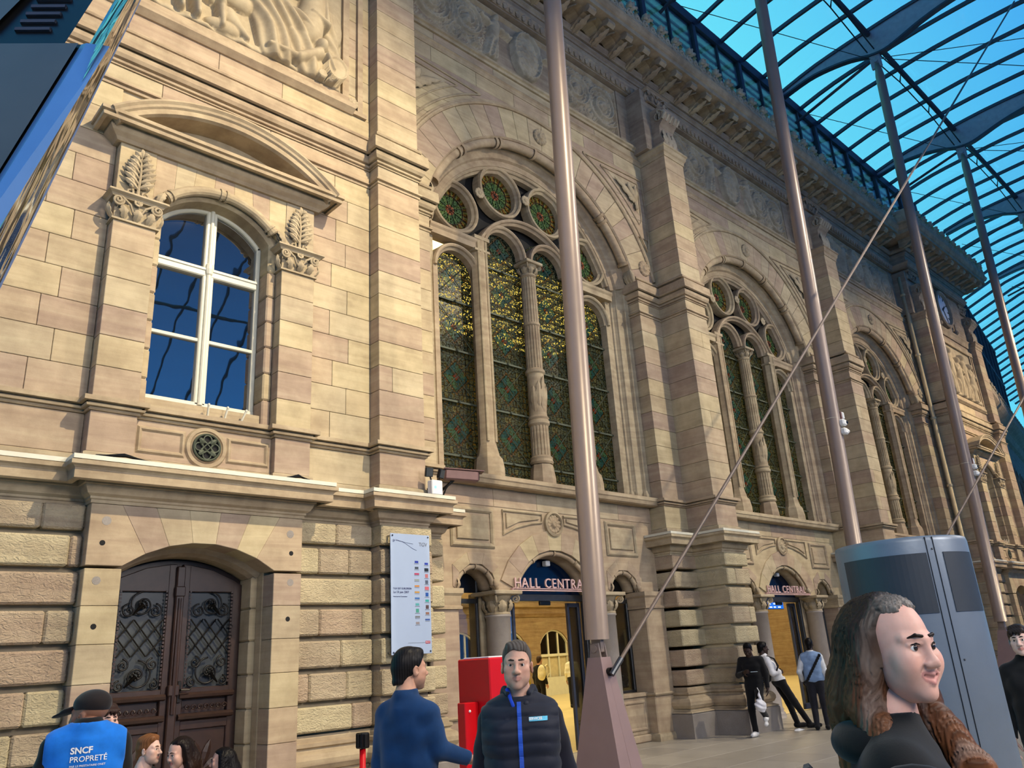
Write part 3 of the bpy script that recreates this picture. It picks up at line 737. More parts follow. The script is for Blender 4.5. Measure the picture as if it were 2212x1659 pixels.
    for i in range(7):
        p, q = pts[i], pts[i+1]; t0, t1 = -.93+1.86*i/7, -.93+1.86*(i+1)/7
        if i in (0, 6): poly = [p, q, (t1, 8.2), (t0, 8.2)] if i == 6 else [(-.93, 7.46), p, q, (t1, 8.2), (t0, 8.2)]
        else: poly = [p, q, (t1, 8.2), (t0, 8.2)]
        if i == 6: poly = [p, q, (.93, 7.46), (.93, 8.2), (t0, 8.2)]
        ob('voussoir', MB().slab(poly, YP+.10, YW+.2, .005), 'ashlar', root)
    rl = MB(); circ = [(.0+.07*math.cos(t_), YP+.13+.07*math.sin(t_)) for t_ in [2*PI*j/12 for j in range(12)]]
    rl.arc(0, zc, R-.02, PI/2-an*.86, PI/2+an*.86, 30, circ)
    for fa in (-.83, -.76, -.04, .04, .76, .83):
        a = PI/2+an*fa; rl.arc(0, zc, R-.02, a-.018, a+.018, 2, [(1.25*c[0], YP+.13+1.25*(c[1]-YP-.13)) for c in circ])
    for s in (-1, 1):
        for q in range(3): leaf(rl, (s*.80, YP+.07+.04*q, 7.66), (s*.88, YP+.04+.05*q, 7.46), .06, .04, 3, (s*.3, -1, 0))
    rl.arc(0, zc, R, PI/2-an, PI/2+an, 24, [(-.02, YP+.2), (-.08, YW-.05), (-.12, YW+.0), (-.125, YW+.45), (.03, YW+.45), (.03, YP+.2)])
    ob('window_archivolt', rl, 'moulding', root, smooth=False)
    # ---- segmental pediment
    pe = MB(); pe.sweep([(-1.42, YW+.1), (-1.42, YP+.08), (1.42, YP+.08), (1.42, YW+.1)], [(-.05, 8.46), (.30, 8.45), (.30, 8.40), (.26, 8.395), (.26, 8.375), (.28, 8.37), (.27, 8.33), (.22, 8.33), (.22, 8.37), (.14, 8.37), (.14, 8.32), (.11, 8.28), (.05, 8.24), (.02, 8.20), (-.05, 8.2)])
    ap_, R2, zc2, a2 = arch_pts(0, 1.62, 8.45, .60, 28)
    yf = YP-.25
    pe.arc(0, zc2, R2, PI/2-a2, PI/2+a2, 30, [(.0, yf), (-.03, yf-.01), (-.06, yf+.02), (-.09, yf+.03), (-.11, yf+.06), (-.17, yf+.07), (-.19, yf+.12), (-.19, YW+.05), (0, YW+.05)])
    ob('pediment', pe, 'moulding', root)
    ty = MB(); ip, _, _, _ = arch_pts(0, 1.40, 8.45, .43, 14); ty.slab(ip, YW-.04, YW+.06, .004); ob('tympanum', ty, 'carved', root)
    # ---- strings and the framed relief above
    xx = [(-2.47, YW), (2.47, YW)]
    mould(root, 'impost_moulding', xx, P_IMP); mould(root, 'necking', xx, P_AST)
    stones(root, [(-2.47, -.9, 9.22, 9.44), (-.9, .7, 9.22, 9.44), (.7, 2.47, 9.22, 9.44)], YW, YW+.08)
    stones(root, rects(-2.47, 2.47, 10.09, 10.42, .33, 1.2, rnd), YW, YW+.08)
    fr = MB()
    fr.sweep([(-2.12, YW), (2.12, YW)], [(-.05, 10.70), (.06, 10.69), (.06, 10.58), (.12, 10.56), (.12, 10.47), (.08, 10.44), (.03, 10.40), (-.05, 10.4)])
    for s in (-1, 1):
        fr.box(*sorted((s*1.9, s*2.02)), YW-.06, YW+.05, 10.69, 13.1); fr.box(*sorted((s*2.2, s*2.3)), YW-.05, YW+.05, 10.5, 13.2); fr.box(*sorted((s*2.12, s*2.38)), YW-.05, YW+.05, 10.42, 10.5)
    fr.box(-2.3, 2.3, YW-.08, YW+.05, 13.0, 13.2); ob('relief_frame', fr, 'moulding', root)
    for s in (-1, 1): ob('rosette', rosette(s*2.11, YW-.05, 10.62, .10, 8), 'carved', root, smooth=True)
    for s in (-1, 1): stones(root, rects(*sorted((s*2.02, s*2.47)), 10.42, 13.2, .4, .5, rnd), YW+.01, YW+.08)
    ob('relief_ground', MB().box(-1.92, 1.92, YW+.0, YW+.1, 10.6, 13.1), 'carved', root)
    mould(root, 'upper_string', xx, [(-.05, 13.76), (.10, 13.75), (.11, 13.7), (.06, 13.6), (.02, 13.45), (-.05, 13.45)])
    for s in (-1, 1): stones(root, rects(*sorted((s*1.2, s*2.47)), 13.76, 16.0, .42, .7, rnd), YW, YW+.08, 'attic')
    stones(root, rects(-1.2, 1.2, 13.76, 16.0, .42, .8, rnd), YW+.05, YW+.1, 'attic')
    return root
pav1 = pavilion(3.88, 1, 'sandstone end pavilion wall with the arched window over the dark wooden door')
pav2 = pavilion(35.48, 2, 'far sandstone end pavilion wall with pediment beyond the third arch')

# old fixing plugs on the door surround and cable bundles on the cornice ledge
for x, z, r_ in ((-1.10, 3.36, .05), (-1.12, 3.12, .03), (-1.14, 2.72, .045), (-1.12, 2.25, .03), (1.10, 3.34, .05), (1.12, 3.1, .03), (1.12, 2.74, .045), (1.1, 2.3, .03)):
    ob('stone_plug', MB().lathe((x, YP-.002, z), [(0, 0), (r_, 0), (r_, .02), (0, .02)], 10, 'y'), 'granite' if r_ > .04 else 'dark_void', pav1)
for x0, x1 in ((-1.33, -.72), (.95, 1.3)):
    cb = MB()
    for k in range(4): cb.tube([(x0, YP-.16+.02*k, 4.03), ((x0+x1)/2, YP-.18+.02*k, 4.05+.012*k), (x1, YP-.15+.015*k, 4.02)], .013, 5)
    ob('cable_bundle', cb, 'black_metal', pav1)
# figure relief of the near pavilion: seated draped woman, boy with a clock, working men
def relief_near(X, Z):
    o = np.full_like(X, .0); B = lambda *a, **k: g_blob(X, Z, *a, **k); C = lambda *a: g_cap(X, Z, *a)
    def put(*hs):
        nonlocal o
        for h in hs: o = np.maximum(o, h)
    fold = .84+.16*np.sin((X*.80+Z*.45)*34+np.sin(Z*6)*1.8)
    # seated woman: lap and falling drapery, torso, head, arms
    put(C((1.15, 11.55), (.42, 11.72), .30, .26, .24)*fold, C((.42, 11.72), (.70, 10.95), .27, .33, .22)*fold, C((1.05, 11.4), (1.25, 10.95), .30, .28, .19)*fold)
    put(C((1.22, 11.55), (1.32, 12.2), .27, .23, .23), B(1.25, 12.62, .15, .19, 0, .24), C((1.2, 12.3), (.72, 12.15), .085, .065, .20), C((1.45, 12.2), (1.5, 11.75), .09, .08, .22), C((1.5, 11.75), (1.2, 11.85), .075, .06, .25))
    put(C((1.6, 12.1), (1.72, 11.2), .16, .14, .12)*fold, B(1.72, 11.95, .16, .34, .2, .10), C((.46, 11.6), (.1, 11.72), .10, .03, .15))
    # boy leaning on the clock, wheels at his feet
    put(B(1.42, 11.32, .13, .15, 0, .26), C((1.38, 11.15), (1.02, 10.88), .13, .11, .22), C((1.02, 10.88), (.52, 10.86), .09, .05, .2), C((1.5, 11.15), (1.62, 10.9), .06, .05, .24))
    d = np.hypot((X-1.68)/.19, (Z-10.96)/.22); put(np.where(d < 1, .20+.02*(d > .85), 0))
    put(np.where(np.hypot(X-1.45, Z-10.78) < .08, .16, 0), np.where(np.hypot(X-1.62, Z-10.75) < .07, .16, 0))
    # man with anvil, striding men to the left, cog wheel
    for (hx, s) in ((-.45, 1), (-1.05, -1)):
        put(B(hx, 12.35, .13, .16, 0, .22), C((hx, 12.1), (hx+.05*s, 11.6), .2, .17, .2), C((hx, 11.55), (hx-.16, 11.2), .13, .09, .2), C((hx-.16, 11.2), (hx-.12, 10.8), .085, .06, .18), C((hx+.05, 11.55), (hx+.22, 11.2), .13, .09, .18), C((hx+.22, 11.2), (hx+.25, 10.82), .085, .06, .16), C((hx, 12.05), (hx+.38, 11.8), .085, .06, .2), C((hx-.05, 11.6), (hx+.1, 11.35), .2, .2, .17)*fold)
    put(C((-.1, 11.1), (.2, 10.8), .16, .05, .13), B(-.15, 10.85, .3, .12, 0, .12), C((-.1, 11.5), (.12, 11.45), .18, .16, .13))
    r = np.hypot(X+1.5, Z-11.2); a = np.arctan2(Z-11.2, X+1.5); put(np.where((r < .42+.03*np.sign(np.sin(a*16))) & (r > .3), .12, 0), np.where((r < .3) & (np.abs(np.sin(a*2)) > .93), .09, 0))
    o = o*1.25
    gr = .04*(np.sin(X*9)*.5+np.sin(X*23+Z*8)*.3+.6); put(np.where(Z < 10.78+.03*np.sin(X*6), gr+.03, 0))
    return o
def relief_far(X, Z):
    o = np.zeros_like(X); fold = .8+.2*np.sin(X*40+np.sin(Z*6)*2)
    for k, hx in enumerate((-1.2, -.35, .35, 1.15)):
        t = .25*(k % 2); 
        for h in (g_blob(X, Z, hx, 12.55-t, .15, .18, 0, .25), g_cap(X, Z, (hx, 12.25-t), (hx+.05, 11.6-t), .24, .22, .22), g_cap(X, Z, (hx, 11.6-t), (hx-.05, 10.85), .28, .34, .2)*fold, g_cap(X, Z, (hx+.1, 12.2-t), (hx+.5, 11.8), .09, .07, .22), g_cap(X, Z, (hx-.1, 12.2-t), (hx-.35, 11.8), .09, .07, .2)): o = np.maximum(o, h)
    return np.maximum(o, np.where(Z < 10.82+.04*np.sin(X*5), .1, 0))
hfield('figure_relief', -1.88, 1.88, 10.70, 12.95, YW-.01, relief_near, .014, 'carved', pav1, label='carved stone relief of a seated draped woman and a boy with a clock')
hfield('figure_relief', -1.88, 1.88, 10.70, 12.95, YW-.01, relief_far, .03, 'carved', pav2, label='carved stone relief of standing figures above the far pediment')
# ================================================================== arched bays
def bay_wall():
    m = wall_arches(-3.93, 3.93, 9.6, 13.5, YA+.03, YA+.5, [(0, 3.12, 9.6, 9.9, 2.42)])
    root = ob('wall_bay', m, 'ashlar', None, (11.05, 0, 0), label='sandstone wall of the first arched bay nearest the camera', cat='wall', kind='structure')
    R, zc = 3.22, 9.10
    # voussoirs of the great arch
    n = 23; am = math.asin(3.12/3.22)
    for i in range(n):
        a0, a1 = PI/2+am-2*am*i/n, PI/2+am-2*am*(i+1)/n; poly = []
        g = .0012
        for a in (a0-g, (a0+a1)/2, a1+g): poly.append((R*math.cos(a), zc+R*math.sin(a)))
        for a in (a1+g, (a0+a1)/2, a0-g): poly.append((max(-3.92, min(3.92, 3.93*math.cos(a))), zc+3.93*math.sin(a)))
        ob('voussoir', MB().slab(poly, YA-.0, YA+.2, .005), 'ashlar', root)
    ao = math.asin(3.88/4.02)
    ob('extrados_moulding', MB().arc(0, zc, 3.93, PI/2-ao, PI/2+ao, 48, [(0, YA+.05), (0, YA-.03), (.03, YA-.055), (.07, YA-.05), (.08, YA-.02), (.12, YA-.02), (.13, YA+.05)]), 'moulding', root)
    ob('rosette', rosette(.14, YA-.01, 12.66, .20), 'moulding', root, smooth=True)
    for s in (-1, 1): ob('rosette', rosette(s*3.50, YA-.01, 10.42, .20), 'moulding', root, smooth=True)
    # spandrel stones with sunk triangular foliage panels
    for s in (-1, 1):
        zs = [9.95, 10.4, 10.85, 11.3]
        def ax(z, r=4.06): return math.sqrt(max(0, r*r-(z-zc)**2))
        for z0, z1 in ((11.3, 11.8), (11.8, 12.3), (12.3, 12.75), (12.75, 13.1)):
            xi0, xi1 = ax(z0), ax(z1)
            if xi0 < 3.9: ob('stone', MB().slab([(s*xi0, z0+G), (s*3.92, z0+G), (s*3.92, z1-G), (s*xi1, z1-G)], YA, YA+.06, .004), 'ashlar', root)
        tri = [(s*3.62, 11.95), (s*3.62, 12.82), (s*2.35, 12.82)]
        tr = MB(); big = [(s*3.84, 11.25)]+[(s*4.22*math.sin(q), zc-.08+4.22*math.cos(q)) for q in [1.09-.07*k for k in range(11)]]+[(s*3.84, 13.02)]
        sm = [(s*3.66, 11.80)]+[(s*4.42*math.sin(q), zc-.08+4.42*math.cos(q)) for q in [.93-.05*k for k in range(9)]]+[(s*3.66, 12.86)]
        for poly, w in ((big, .05), (sm, .035)):
            pts = [(x, YA-.012, z) for x, z in poly]; tr.tube(pts, w*.5, 6, True)
        ob('spandrel_frame', tr, 'moulding', root)
        fo = MB(); fo.slab([(s*3.62, 11.95), (s*2.5, 12.8), (s*3.62, 12.82)], YA-.006, YA+.03, .002); ob('spandrel_ground', fo, 'carved', root)
        lf = MB(); b = (s*3.5, YA-.02, 12.3)
        for k, (dx, dz, w) in enumerate(((-.05, -.28, .09), (-.32, -.02, .1), (-.55, .18, .1), (-.8, .38, .09), (-.3, .42, .12), (0, .45, .1), (-.15, .2, .1))):
            leaf(lf, b, (s*(3.5+dx), YA-.05, 12.3+dz), w, .04)
        ob('spandrel_foliage', lf, 'carved', root, smooth=True)
    for z0, z1, js in ((13.1, 13.46, (-3.92, -2.9, -1.7, -.6, .5, 1.7, 2.8, 3.92)),):
        for a, b in zip(js, js[1:]): ob('stone', MB().cbox(a+G, b-G, YA, YA+.06, z0, z1-G, .004), 'ashlar', root)
    # inner orders: roll, splayed soffit and jambs
    am2 = math.asin(3.08/3.22); circ = [(.10*math.cos(q), .10*math.sin(q)) for q in [2*PI*j/12 for j in range(12)]]
    so = MB(); so.arc(0, zc, R, PI/2-am, PI/2+am, 48, [(0, YA), (-.03, YA+.03), (-.05, YA+.24), (-.13, YA+.27), (-.16, YA+.31), (-.30, YA+.38), (-.33, YA+.44), (-.45, YA+.46), (-.47, YA+.52), (-.47, YA+.85), (.1, YA+.85), (.1, YA+.05)])
    ob('soffit', so, 'moulding', root)
    rl = MB(); rl.arc(0, zc, R-.09, PI/2-am2*.90, PI/2+am2*.90, 48, [(c[0], YA+.13+c[1]) for c in circ])
    for fa in (-.9, -.62, -.58, -.3, -.27, 0, .27, .3, .58, .62, .9):
        a = PI/2+am2*fa; rl.arc(0, zc, R-.09, a-.012, a+.012, 1, [(1.3*c[0], YA+.13+1.3*c[1]) for c in circ])
    ob('roll_moulding', rl, 'moulding', root, smooth=True)
    lf = MB()
    for s in (-1, 1):
        for q in range(5):
            yy = YA+.04+.045*q; leaf(lf, (s*2.98, yy, 10.25), (s*(3.07-.02*(q % 2)), yy-.02, 9.86), .06, .07, 4, (-s*.8, -.7, 0))
    ob('roll_end_leaves', lf, 'carved', root, smooth=True)
    jb = MB()
    for s in (-1, 1):
        pl = [(s*3.10, YA+.3), (s*3.0, YA+.33), (s*2.96, YA+.40), (s*2.82, YA+.43), (s*2.76, YA+.52), (s*2.72, YA+.55), (s*2.72, YA+.85), (s*3.12, YA+.85)]
        k = len(pl); jb.add([(x, y, z) for z in (4.6, 9.95) for x, y in pl], [tuple(range(k)), tuple(range(k, 2*k))]+[(i, (i+1) % k, k+(i+1) % k, k+i) for i in range(k)])
        for (x, y, r_) in ((s*3.02, YA+.36, .045), (s*2.84, YA+.46, .04), (s*2.76, YA+.56, .05)): jb.tube([(x, y, 4.95), (x, y, 9.9)], r_, 8); jb.lathe((x, y, 0), [(r_*1.9, 4.77), (r_*1.9, 4.88), (r_*1.2, 4.97)], 8)
    for s in (-1, 1): jb.box(*sorted((s*2.56, s*3.2)), YA+.56, YA+.86, 4.6, 9.98)
    ob('window_jamb', jb, 'moulding', root)
    # sill and lower storey
    mould(root, 'window_sill', [(-3.1, YA+.18), (3.1, YA+.18)], [(-.7, 4.80), (.03, 4.79), (.08, 4.77), (.08, 4.70), (.06, 4.68), (.04, 4.62), (.0, 4.60), (-.7, 4.6)])
    low = wall_arches(-3.1, 3.1, 2.80, 4.62, YL, YL+.45, [(0, 1.1, 2.80, 2.84, .72), (-1.98, .48, 2.80, 2.84, .42), (1.98, .48, 2.80, 2.84, .42)])
    lw = ob('lower_wall', low, 'ashlar', root)
    js = (-3.1, -1.5, -.4, .9, 2.0, 3.1)
    for a, b in zip(js, js[1:]): ob('stone', MB().cbox(a+G, b-G, YL-.012, YL+.05, 4.27, 4.6, .004), 'ashlar', root)
    pts, R1, z1c, a1 = arch_pts(0, 1.1, 2.84, .72, 9)
    for i in range(9):
        p, q = pts[i], pts[i+1]; e = 1.30
        poly = [p, q, (q[0]*e, z1c+(q[1]-z1c)*e), (p[0]*e, z1c+(p[1]-z1c)*e)]
        poly = [(max(-1.5, min(1.5, x)), z) for x, z in poly]
        ob('voussoir', MB().slab(poly, YL-.03, YL+.1, .004), 'ashlar', root)
    for s in (-1, 1):
        p2, R2, z2c, a2 = arch_pts(s*1.98, .48, 2.84, .42, 5)
        for i in range(5):
            p, q = p2[i], p2[i+1]; e = 1.42; f_ = lambda w: (max(s*1.98-.52, min(s*1.98+.52, s*1.98+(w[0]-s*1.98)*e)), min(3.5, z2c+(w[1]-z2c)*e))
            ob('voussoir', MB().slab([p, q, f_(q), f_(p)], YL-.012, YL+.1, .004), 'ashlar', root)
    orm = MB()
    for (xc, hw, rise) in ((0, 1.1, .72), (-1.98, .48, .42), (1.98, .48, .42)):
        _, Rr, zz, aa = arch_pts(xc, hw, 2.84, rise)
        orm.arc(xc, zz, Rr-.05, PI/2-aa*.95, PI/2+aa*.95, 22, [(.05*math.cos(q), YL+.05+.05*math.sin(q)) for q in [2*PI*j/10 for j in range(10)]])
        orm.arc(xc, zz, Rr, PI/2-aa, PI/2+aa, 20, [(.02, YL+.1), (-.05, YL+.14), (-.1, YL+.2), (-.12, YL+.26), (-.12, YL+.45), (.02, YL+.45)])
        for fa in (-.9, -.45, 0, .45, .9):
            a = PI/2+aa*fa; orm.arc(xc, zz, Rr-.05, a-.02, a+.02, 1, [(.065*math.cos(q), YL+.05+.065*math.sin(q)) for q in [2*PI*j/10 for j in range(10)]])
        for s in (-1, 1):
            for q in range(3): leaf(orm, (xc+s*(hw-.07), YL+.0+.05*q, 3.0), (xc+s*(hw-.02), YL-.02+.05*q, 2.80), .05, .05, 3, (-s*.5, -1, 0))
    ob('door_archivolts', orm, 'moulding', root, smooth=True)
    pn = MB()
    for s in (-1, 1):
        frame_rect(pn, *sorted((s*1.52, s*2.52)), 3.52, 4.22, .09, YL-.013, .03); pn.slab([(s*1.66, 3.66), (s*2.38, 3.66), (s*2.38, 4.08), (s*1.66, 4.08)], YL-.03, YL, .01)
        q = [(s*.3, 4.22), (s*1.3, 4.22), (s*1.3, 3.78), (s*1.0, 3.92), (s*.6, 4.02), (s*.3, 4.06)]
        pn.tube([(x, YL-.015, z) for x, z in q], .022, 6, True); pn.slab([(s*.38, 4.17), (s*1.22, 4.17), (s*1.22, 3.90), (s*.9, 4.03), (s*.38, 4.11)], YL-.03, YL, .008)
    pn.arc(0, 4.05, .24, 0, 2*PI, 36, [(0, YL), (0, YL-.06), (-.04, YL-.08), (-.06, YL-.05), (-.06, YL)])
    ob('wall_panels', pn, 'moulding', root); ob('rosette', rosette(0, YL-.02, 4.05, .18), 'moulding', root, smooth=True)
    for s in (-1, 1):
        # polished granite door columns with scrolled capitals
        col = MB().lathe((s*1.42, YL+.12, 0), [(.27, 0), (.27, .08), (.25, .12), (.22, .15), (.24, .19), (.21, .24), (.21, 2.36), (.23, 2.37), (.23, 2.40), (.20, 2.41)], 24)
        ob('column', col, 'column_granite', root, smooth=True)
        cp = MB(); capital_round(cp, (s*1.42, YL+.12), .20, 2.40, 2.80); ob('column_capital', cp, 'carved', root)
        # end piers with cap, ring and plinth
        pr = MB().cbox(*sorted((s*2.46, s*3.1)), YL-.1, YL+.5, 0, 2.80, .02)
        ob('pier', pr, 'ashlar', root)
        pp = [(s*2.46, YL+.4), (s*2.46, YL-.1), (s*3.05, YL-.1)] if s > 0 else [(-3.05, YL-.1), (-2.46, YL-.1), (-2.46, YL+.4)]
        mould(root, 'pier_cap', pp, [(-.03, 2.82), (.06, 2.82), (.06, 2.74), (.03, 2.70), (.02, 2.55), (.04, 2.53), (.04, 2.49), (-.03, 2.49)])
        mould(root, 'pier_ring', pp, [(-.03, .88), (.03, .88), (.05, .85), (.03, .82), (-.03, .82)]); mould(root, 'pier_base', pp, [(-.03, .16), (.04, .13), (.06, .08), (.06, 0), (-.03, 0)])
        jm = MB().cbox(*sorted((s*1.14, s*1.66)), YL+.30, YL+.62, 0, 2.80, .02); ob('door_jamb', jm, 'moulding', root)
        bp = MB().cbox(*sorted((s*1.64, s*2.46)), YL+.12, YL+.4, .14, .82, .01); frame_rect(bp, *sorted((s*1.72, s*2.4)), .2, .76, .07, YL+.119, .02); bp.cbox(*sorted((s*1.62, s*2.48)), YL+.08, YL+.42, .82, .90, .012); bp.cbox(*sorted((s*1.62, s*2.48)), YL+.06, YL+.42, 0, .14, .02)
        ob('window_breast', bp, 'moulding', root)
    # frieze zone stones behind the carved panel
    mould(root, 'frieze_string', [(-3.93, YA), (3.93, YA)], [(-.06, 13.62), (.05, 13.61), (.07, 13.57), (.04, 13.54), (.03, 13.50), (.01, 13.46), (-.06, 13.46)])
    mould(root, 'frieze_ledge', [(-3.93, YA), (3.93, YA)], [(-.06, 14.02), (.0, 14.02), (.09, 13.98), (.09, 13.92), (.05, 13.90), (.04, 13.84), (-.06, 13.84)])
    ob('frieze_ground', MB().box(-3.93, 3.93, YA+.14, YA+.5, 13.46, 16.0), 'attic', root)
    stones(root, rects(-3.93, 3.93, 13.62, 13.84, .22, 1.5, rnd), YA, YA+.2, 'ashlar')
    fr = MB(); frame_rect(fr, -3.34, 3.34, 14.06, 15.66, .13, YA+.14, .07); ob('frieze_frame', fr, 'moulding', root)
    for s in (-1, 1): ob('frieze_end_stone', MB().cbox(*sorted((s*3.34, s*3.93)), YA+.06, YA+.3, 14.02, 15.66, .01), 'attic', root)
    return root
bay1 = bay_wall()
bay2 = copy_tree(bay1, None, (19.68, 0, 0), 'sandstone wall of the second arched bay in the middle of the facade')
bay3 = copy_tree(bay1, None, (28.31, 0, 0), 'sandstone wall of the third arched bay farthest along the facade')
for cx, lb, sd in ((11.05, 'carved frieze of scrolls and a shield above the first arch', 1), (19.68, 'carved frieze of scrolls and a shield above the second arch', 2), (28.31, 'carved frieze of scrolls and a shield above the third arch', 3)):
    hfield('frieze_relief', -3.2, 3.2, 14.20, 15.52, YA+.15, frieze_height(sd), .016 if sd < 3 else .025, 'frieze', (bay1, bay2, bay3)[sd-1], label=lb)

# ------------------------------------------------------------------ great traceried windows
def lancet_poly(hw, zb, zs, n=12): return [(-hw, zb), (hw, zb)]+[(hw*math.cos(PI*i/n), zs+hw*math.sin(PI*i/n)) for i in range(n+1)]
def flat(poly, y, th=.012):
    m = MB(); n = len(poly); m.add([(x, y, z) for x, z in poly]+[(x, y+th, z) for x, z in poly], [tuple(range(n)), tuple(range(2*n-1, n-1, -1))]+[(i, (i+1) % n, n+(i+1) % n, n+i) for i in range(n)]); return m
def big_window():
    root = empty('window_2', (11.05, 0, 0), label='great arched window of leaded glass and stone tracery above the first entrance', cat='window', kind='structure')
    yf, zc = 10.52, 9.10
    ring = lambda y0: [(0, y0+.06), (-.015, y0+.01), (-.05, y0), (-.075, y0+.02), (-.085, y0+.06), (-.13, y0+.10), (-.13, y0+.24), (0, y0+.24)]
    ob('outer_arch', MB().arc(0, zc, 2.78, PI/2-1.28, PI/2+1.28, 44, ring(yf)), 'moulding', root)
    for s in (-1, 1):
        for (x, z, r) in ((s*1.98, 10.34, .60), (s*.70, 11.17, .62)):
            ob('oculus_ring', MB().arc(x, z, r, 0, 2*PI, 40, ring(yf)), 'moulding', root)
            disc = MB().lathe((0, 0, 0), [(0, 0), (r-.1, 0), (r-.1, .012), (0, .012)], 32, 'y')
            gp = ob('roundel_pane', disc, 'roundel_glass', root, (x, 10.74, z))
            br = MB()
            for k in range(4): a = PI/8+PI/4*k; br.tube([(x+(r-.1)*math.cos(a), 10.73, z+(r-.1)*math.sin(a)), (x-(r-.1)*math.cos(a), 10.73, z-(r-.1)*math.sin(a))], .006, 5)
            br.tube([(x+.33*math.cos(q), 10.73, z+.33*math.sin(q)) for q in [2*PI*j/24 for j in range(24)]], .008, 5, True); ob('leading', br, 'iron', root)
        for (x, hw, zs) in ((s*.66, .50, 9.72), (s*1.98, .50, 8.86)):
            rg = MB().arc(x, zs, hw+.11, 0, PI, 24, ring(yf))
            for q in (-1, 1):
                if abs(x) > 1: rg.box(*sorted((x+q*(hw+.11), x+q*(hw-.0))), yf+.06, yf+.24, 4.8, zs)
            ob('lancet_arch', rg, 'moulding', root)
            pg = flat(lancet_poly(hw+(.15 if abs(x) < 1 else .12), 4.80, zs), 0)
            ob('glass_pane', pg, 'leaded_glass', root, (x, 10.76, 0))
            lb = MB()
            for zb in (5.2, 6.23, 7.26, 8.29, 9.32):
                if zb < zs+.3: lb.box(x-hw, x+hw, 10.70, 10.73, zb-.018, zb+.018); lb.sphere((x, 10.69, zb), .03, 6, 4)
            z = 5.2
            while z < zs-.1:
                h_ = 1.03; t1 = min(1.0, (zs+.25-z)/h_)
                for q in (-1, 1):
                    lb.tube([(x-q*hw, 10.735, z+h_*.0+.0), (x-q*hw+q*2*hw*t1, 10.735, z+h_*t1)], .010, 4)
                z += h_
            ob('saddle_bars', lb, 'iron_green', root)
        # octagonal mullions with broach bases
        mu = MB().lathe((s*1.40, yf+.10, 0), [(.30, 4.79), (.30, 5.0), (.27, 5.18), (.25, 5.2), (.22, 5.24), (.17, 5.45), (.17, 9.72)], 8)
        ob('mullion', mu, 'moulding', root)
        mu = MB()
        for q in (-1, 1): mu.tube([(s*1.40+q*.10, yf-.04, 5.5), (s*1.40+q*.10, yf-.04, 9.7)], .03, 6)
        mu.box(s*1.4-.2, s*1.4+.2, yf-.06, yf+.2, 9.45, 9.50); mu.box(s*1.4-.2, s*1.4+.2, yf-.06, yf+.2, 9.72, 9.80); ob('mullion_shafts', mu, 'moulding', root)
        tr = MB().sweep([(s*2.05-.65, yf), (s*2.05+.65, yf)], [(-.24, 9.72), (.05, 9.72), (.05, 9.66), (.02, 9.62), (.02, 9.5), (-.24, 9.5)]); ob('transom', tr, 'moulding', root)
        ob('tracery_boss', rosette(s*1.36, yf-.02, 10.86, .12, 8), 'carved', root, smooth=True)
    ob('tracery_boss', rosette(0, yf-.02, 11.2, .12, 8), 'carved', root, smooth=True)
    pts, R3, z3, a3 = arch_pts(0, 1.42, 9.78, .86)
    ob('centre_arch', MB().arc(0, z3, R3, PI/2-a3, PI/2+a3, 30, ring(yf-.04)), 'moulding', root)
    fl = lambda a, h: 1-.10*max(0, math.cos(a*16))
    c0 = (0, yf+.08, 0)
    ob('column_foot', MB().lathe(c0, [(.26, 4.79), (.26, 4.95), (.22, 5.22), (.20, 5.24)], 8), 'moulding', root)
    sh = MB(); sh.lathe(c0, [(.22, 5.24), (.24, 5.28), (.22, 5.33), (.23, 5.37), (.19, 5.41)], 32); sh.lathe(c0, [(.19, 5.41), (.185, 6.02)], 64, wob=fl); sh.lathe(c0, [(.185, 6.02), (.22, 6.06), (.22, 6.12), (.19, 6.15), (.215, 6.19), (.18, 6.24)], 32)
    sh.lathe(c0, [(.18, 6.24), (.175, 7.12)], 32); sh.lathe(c0, [(.175, 7.12), (.205, 7.15), (.205, 7.2), (.17, 7.24)], 32); sh.lathe(c0, [(.17, 7.24), (.165, 8.18)], 64, wob=fl); sh.lathe(c0, [(.165, 8.18), (.185, 8.2), (.185, 8.24), (.165, 8.26)], 32); sh.lathe(c0, [(.165, 8.26), (.155, 9.3)], 64, wob=fl); sh.lathe(c0, [(.155, 9.3), (.18, 9.32), (.15, 9.36)], 32)
    for k in range(5):
        a = -PI/2+(k-2)*.55; d = Vector((math.cos(a), math.sin(a), 0)); leaf(sh, Vector(c0)+d*.17+Vector((0, 0, 6.3+.12*(k % 2))), Vector(c0)+d*.20+Vector((0, 0, 6.85+.1*(k % 3))), .07, .02, 3, d)
    ob('column_shaft', sh, 'moulding', root)
    cp = MB(); capital_round(cp, (0, yf+.08), .15, 9.34, 9.66); ob('column_capital', cp, 'carved', root)
    # dark infill lights between the tracery rings
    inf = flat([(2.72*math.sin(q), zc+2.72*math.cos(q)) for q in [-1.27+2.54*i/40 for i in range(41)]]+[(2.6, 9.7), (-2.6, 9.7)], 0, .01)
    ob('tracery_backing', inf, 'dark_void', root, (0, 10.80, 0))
    return root
win2 = big_window()
w3 = copy_tree(win2, None, (19.68, 0, 0), 'great arched window of leaded glass and stone tracery above the second entrance'); w3.name = 'window_3'
w4 = copy_tree(win2, None, (28.31, 0, 0), 'great arched window of leaded glass and stone tracery in the third bay'); w4.name = 'window_4'

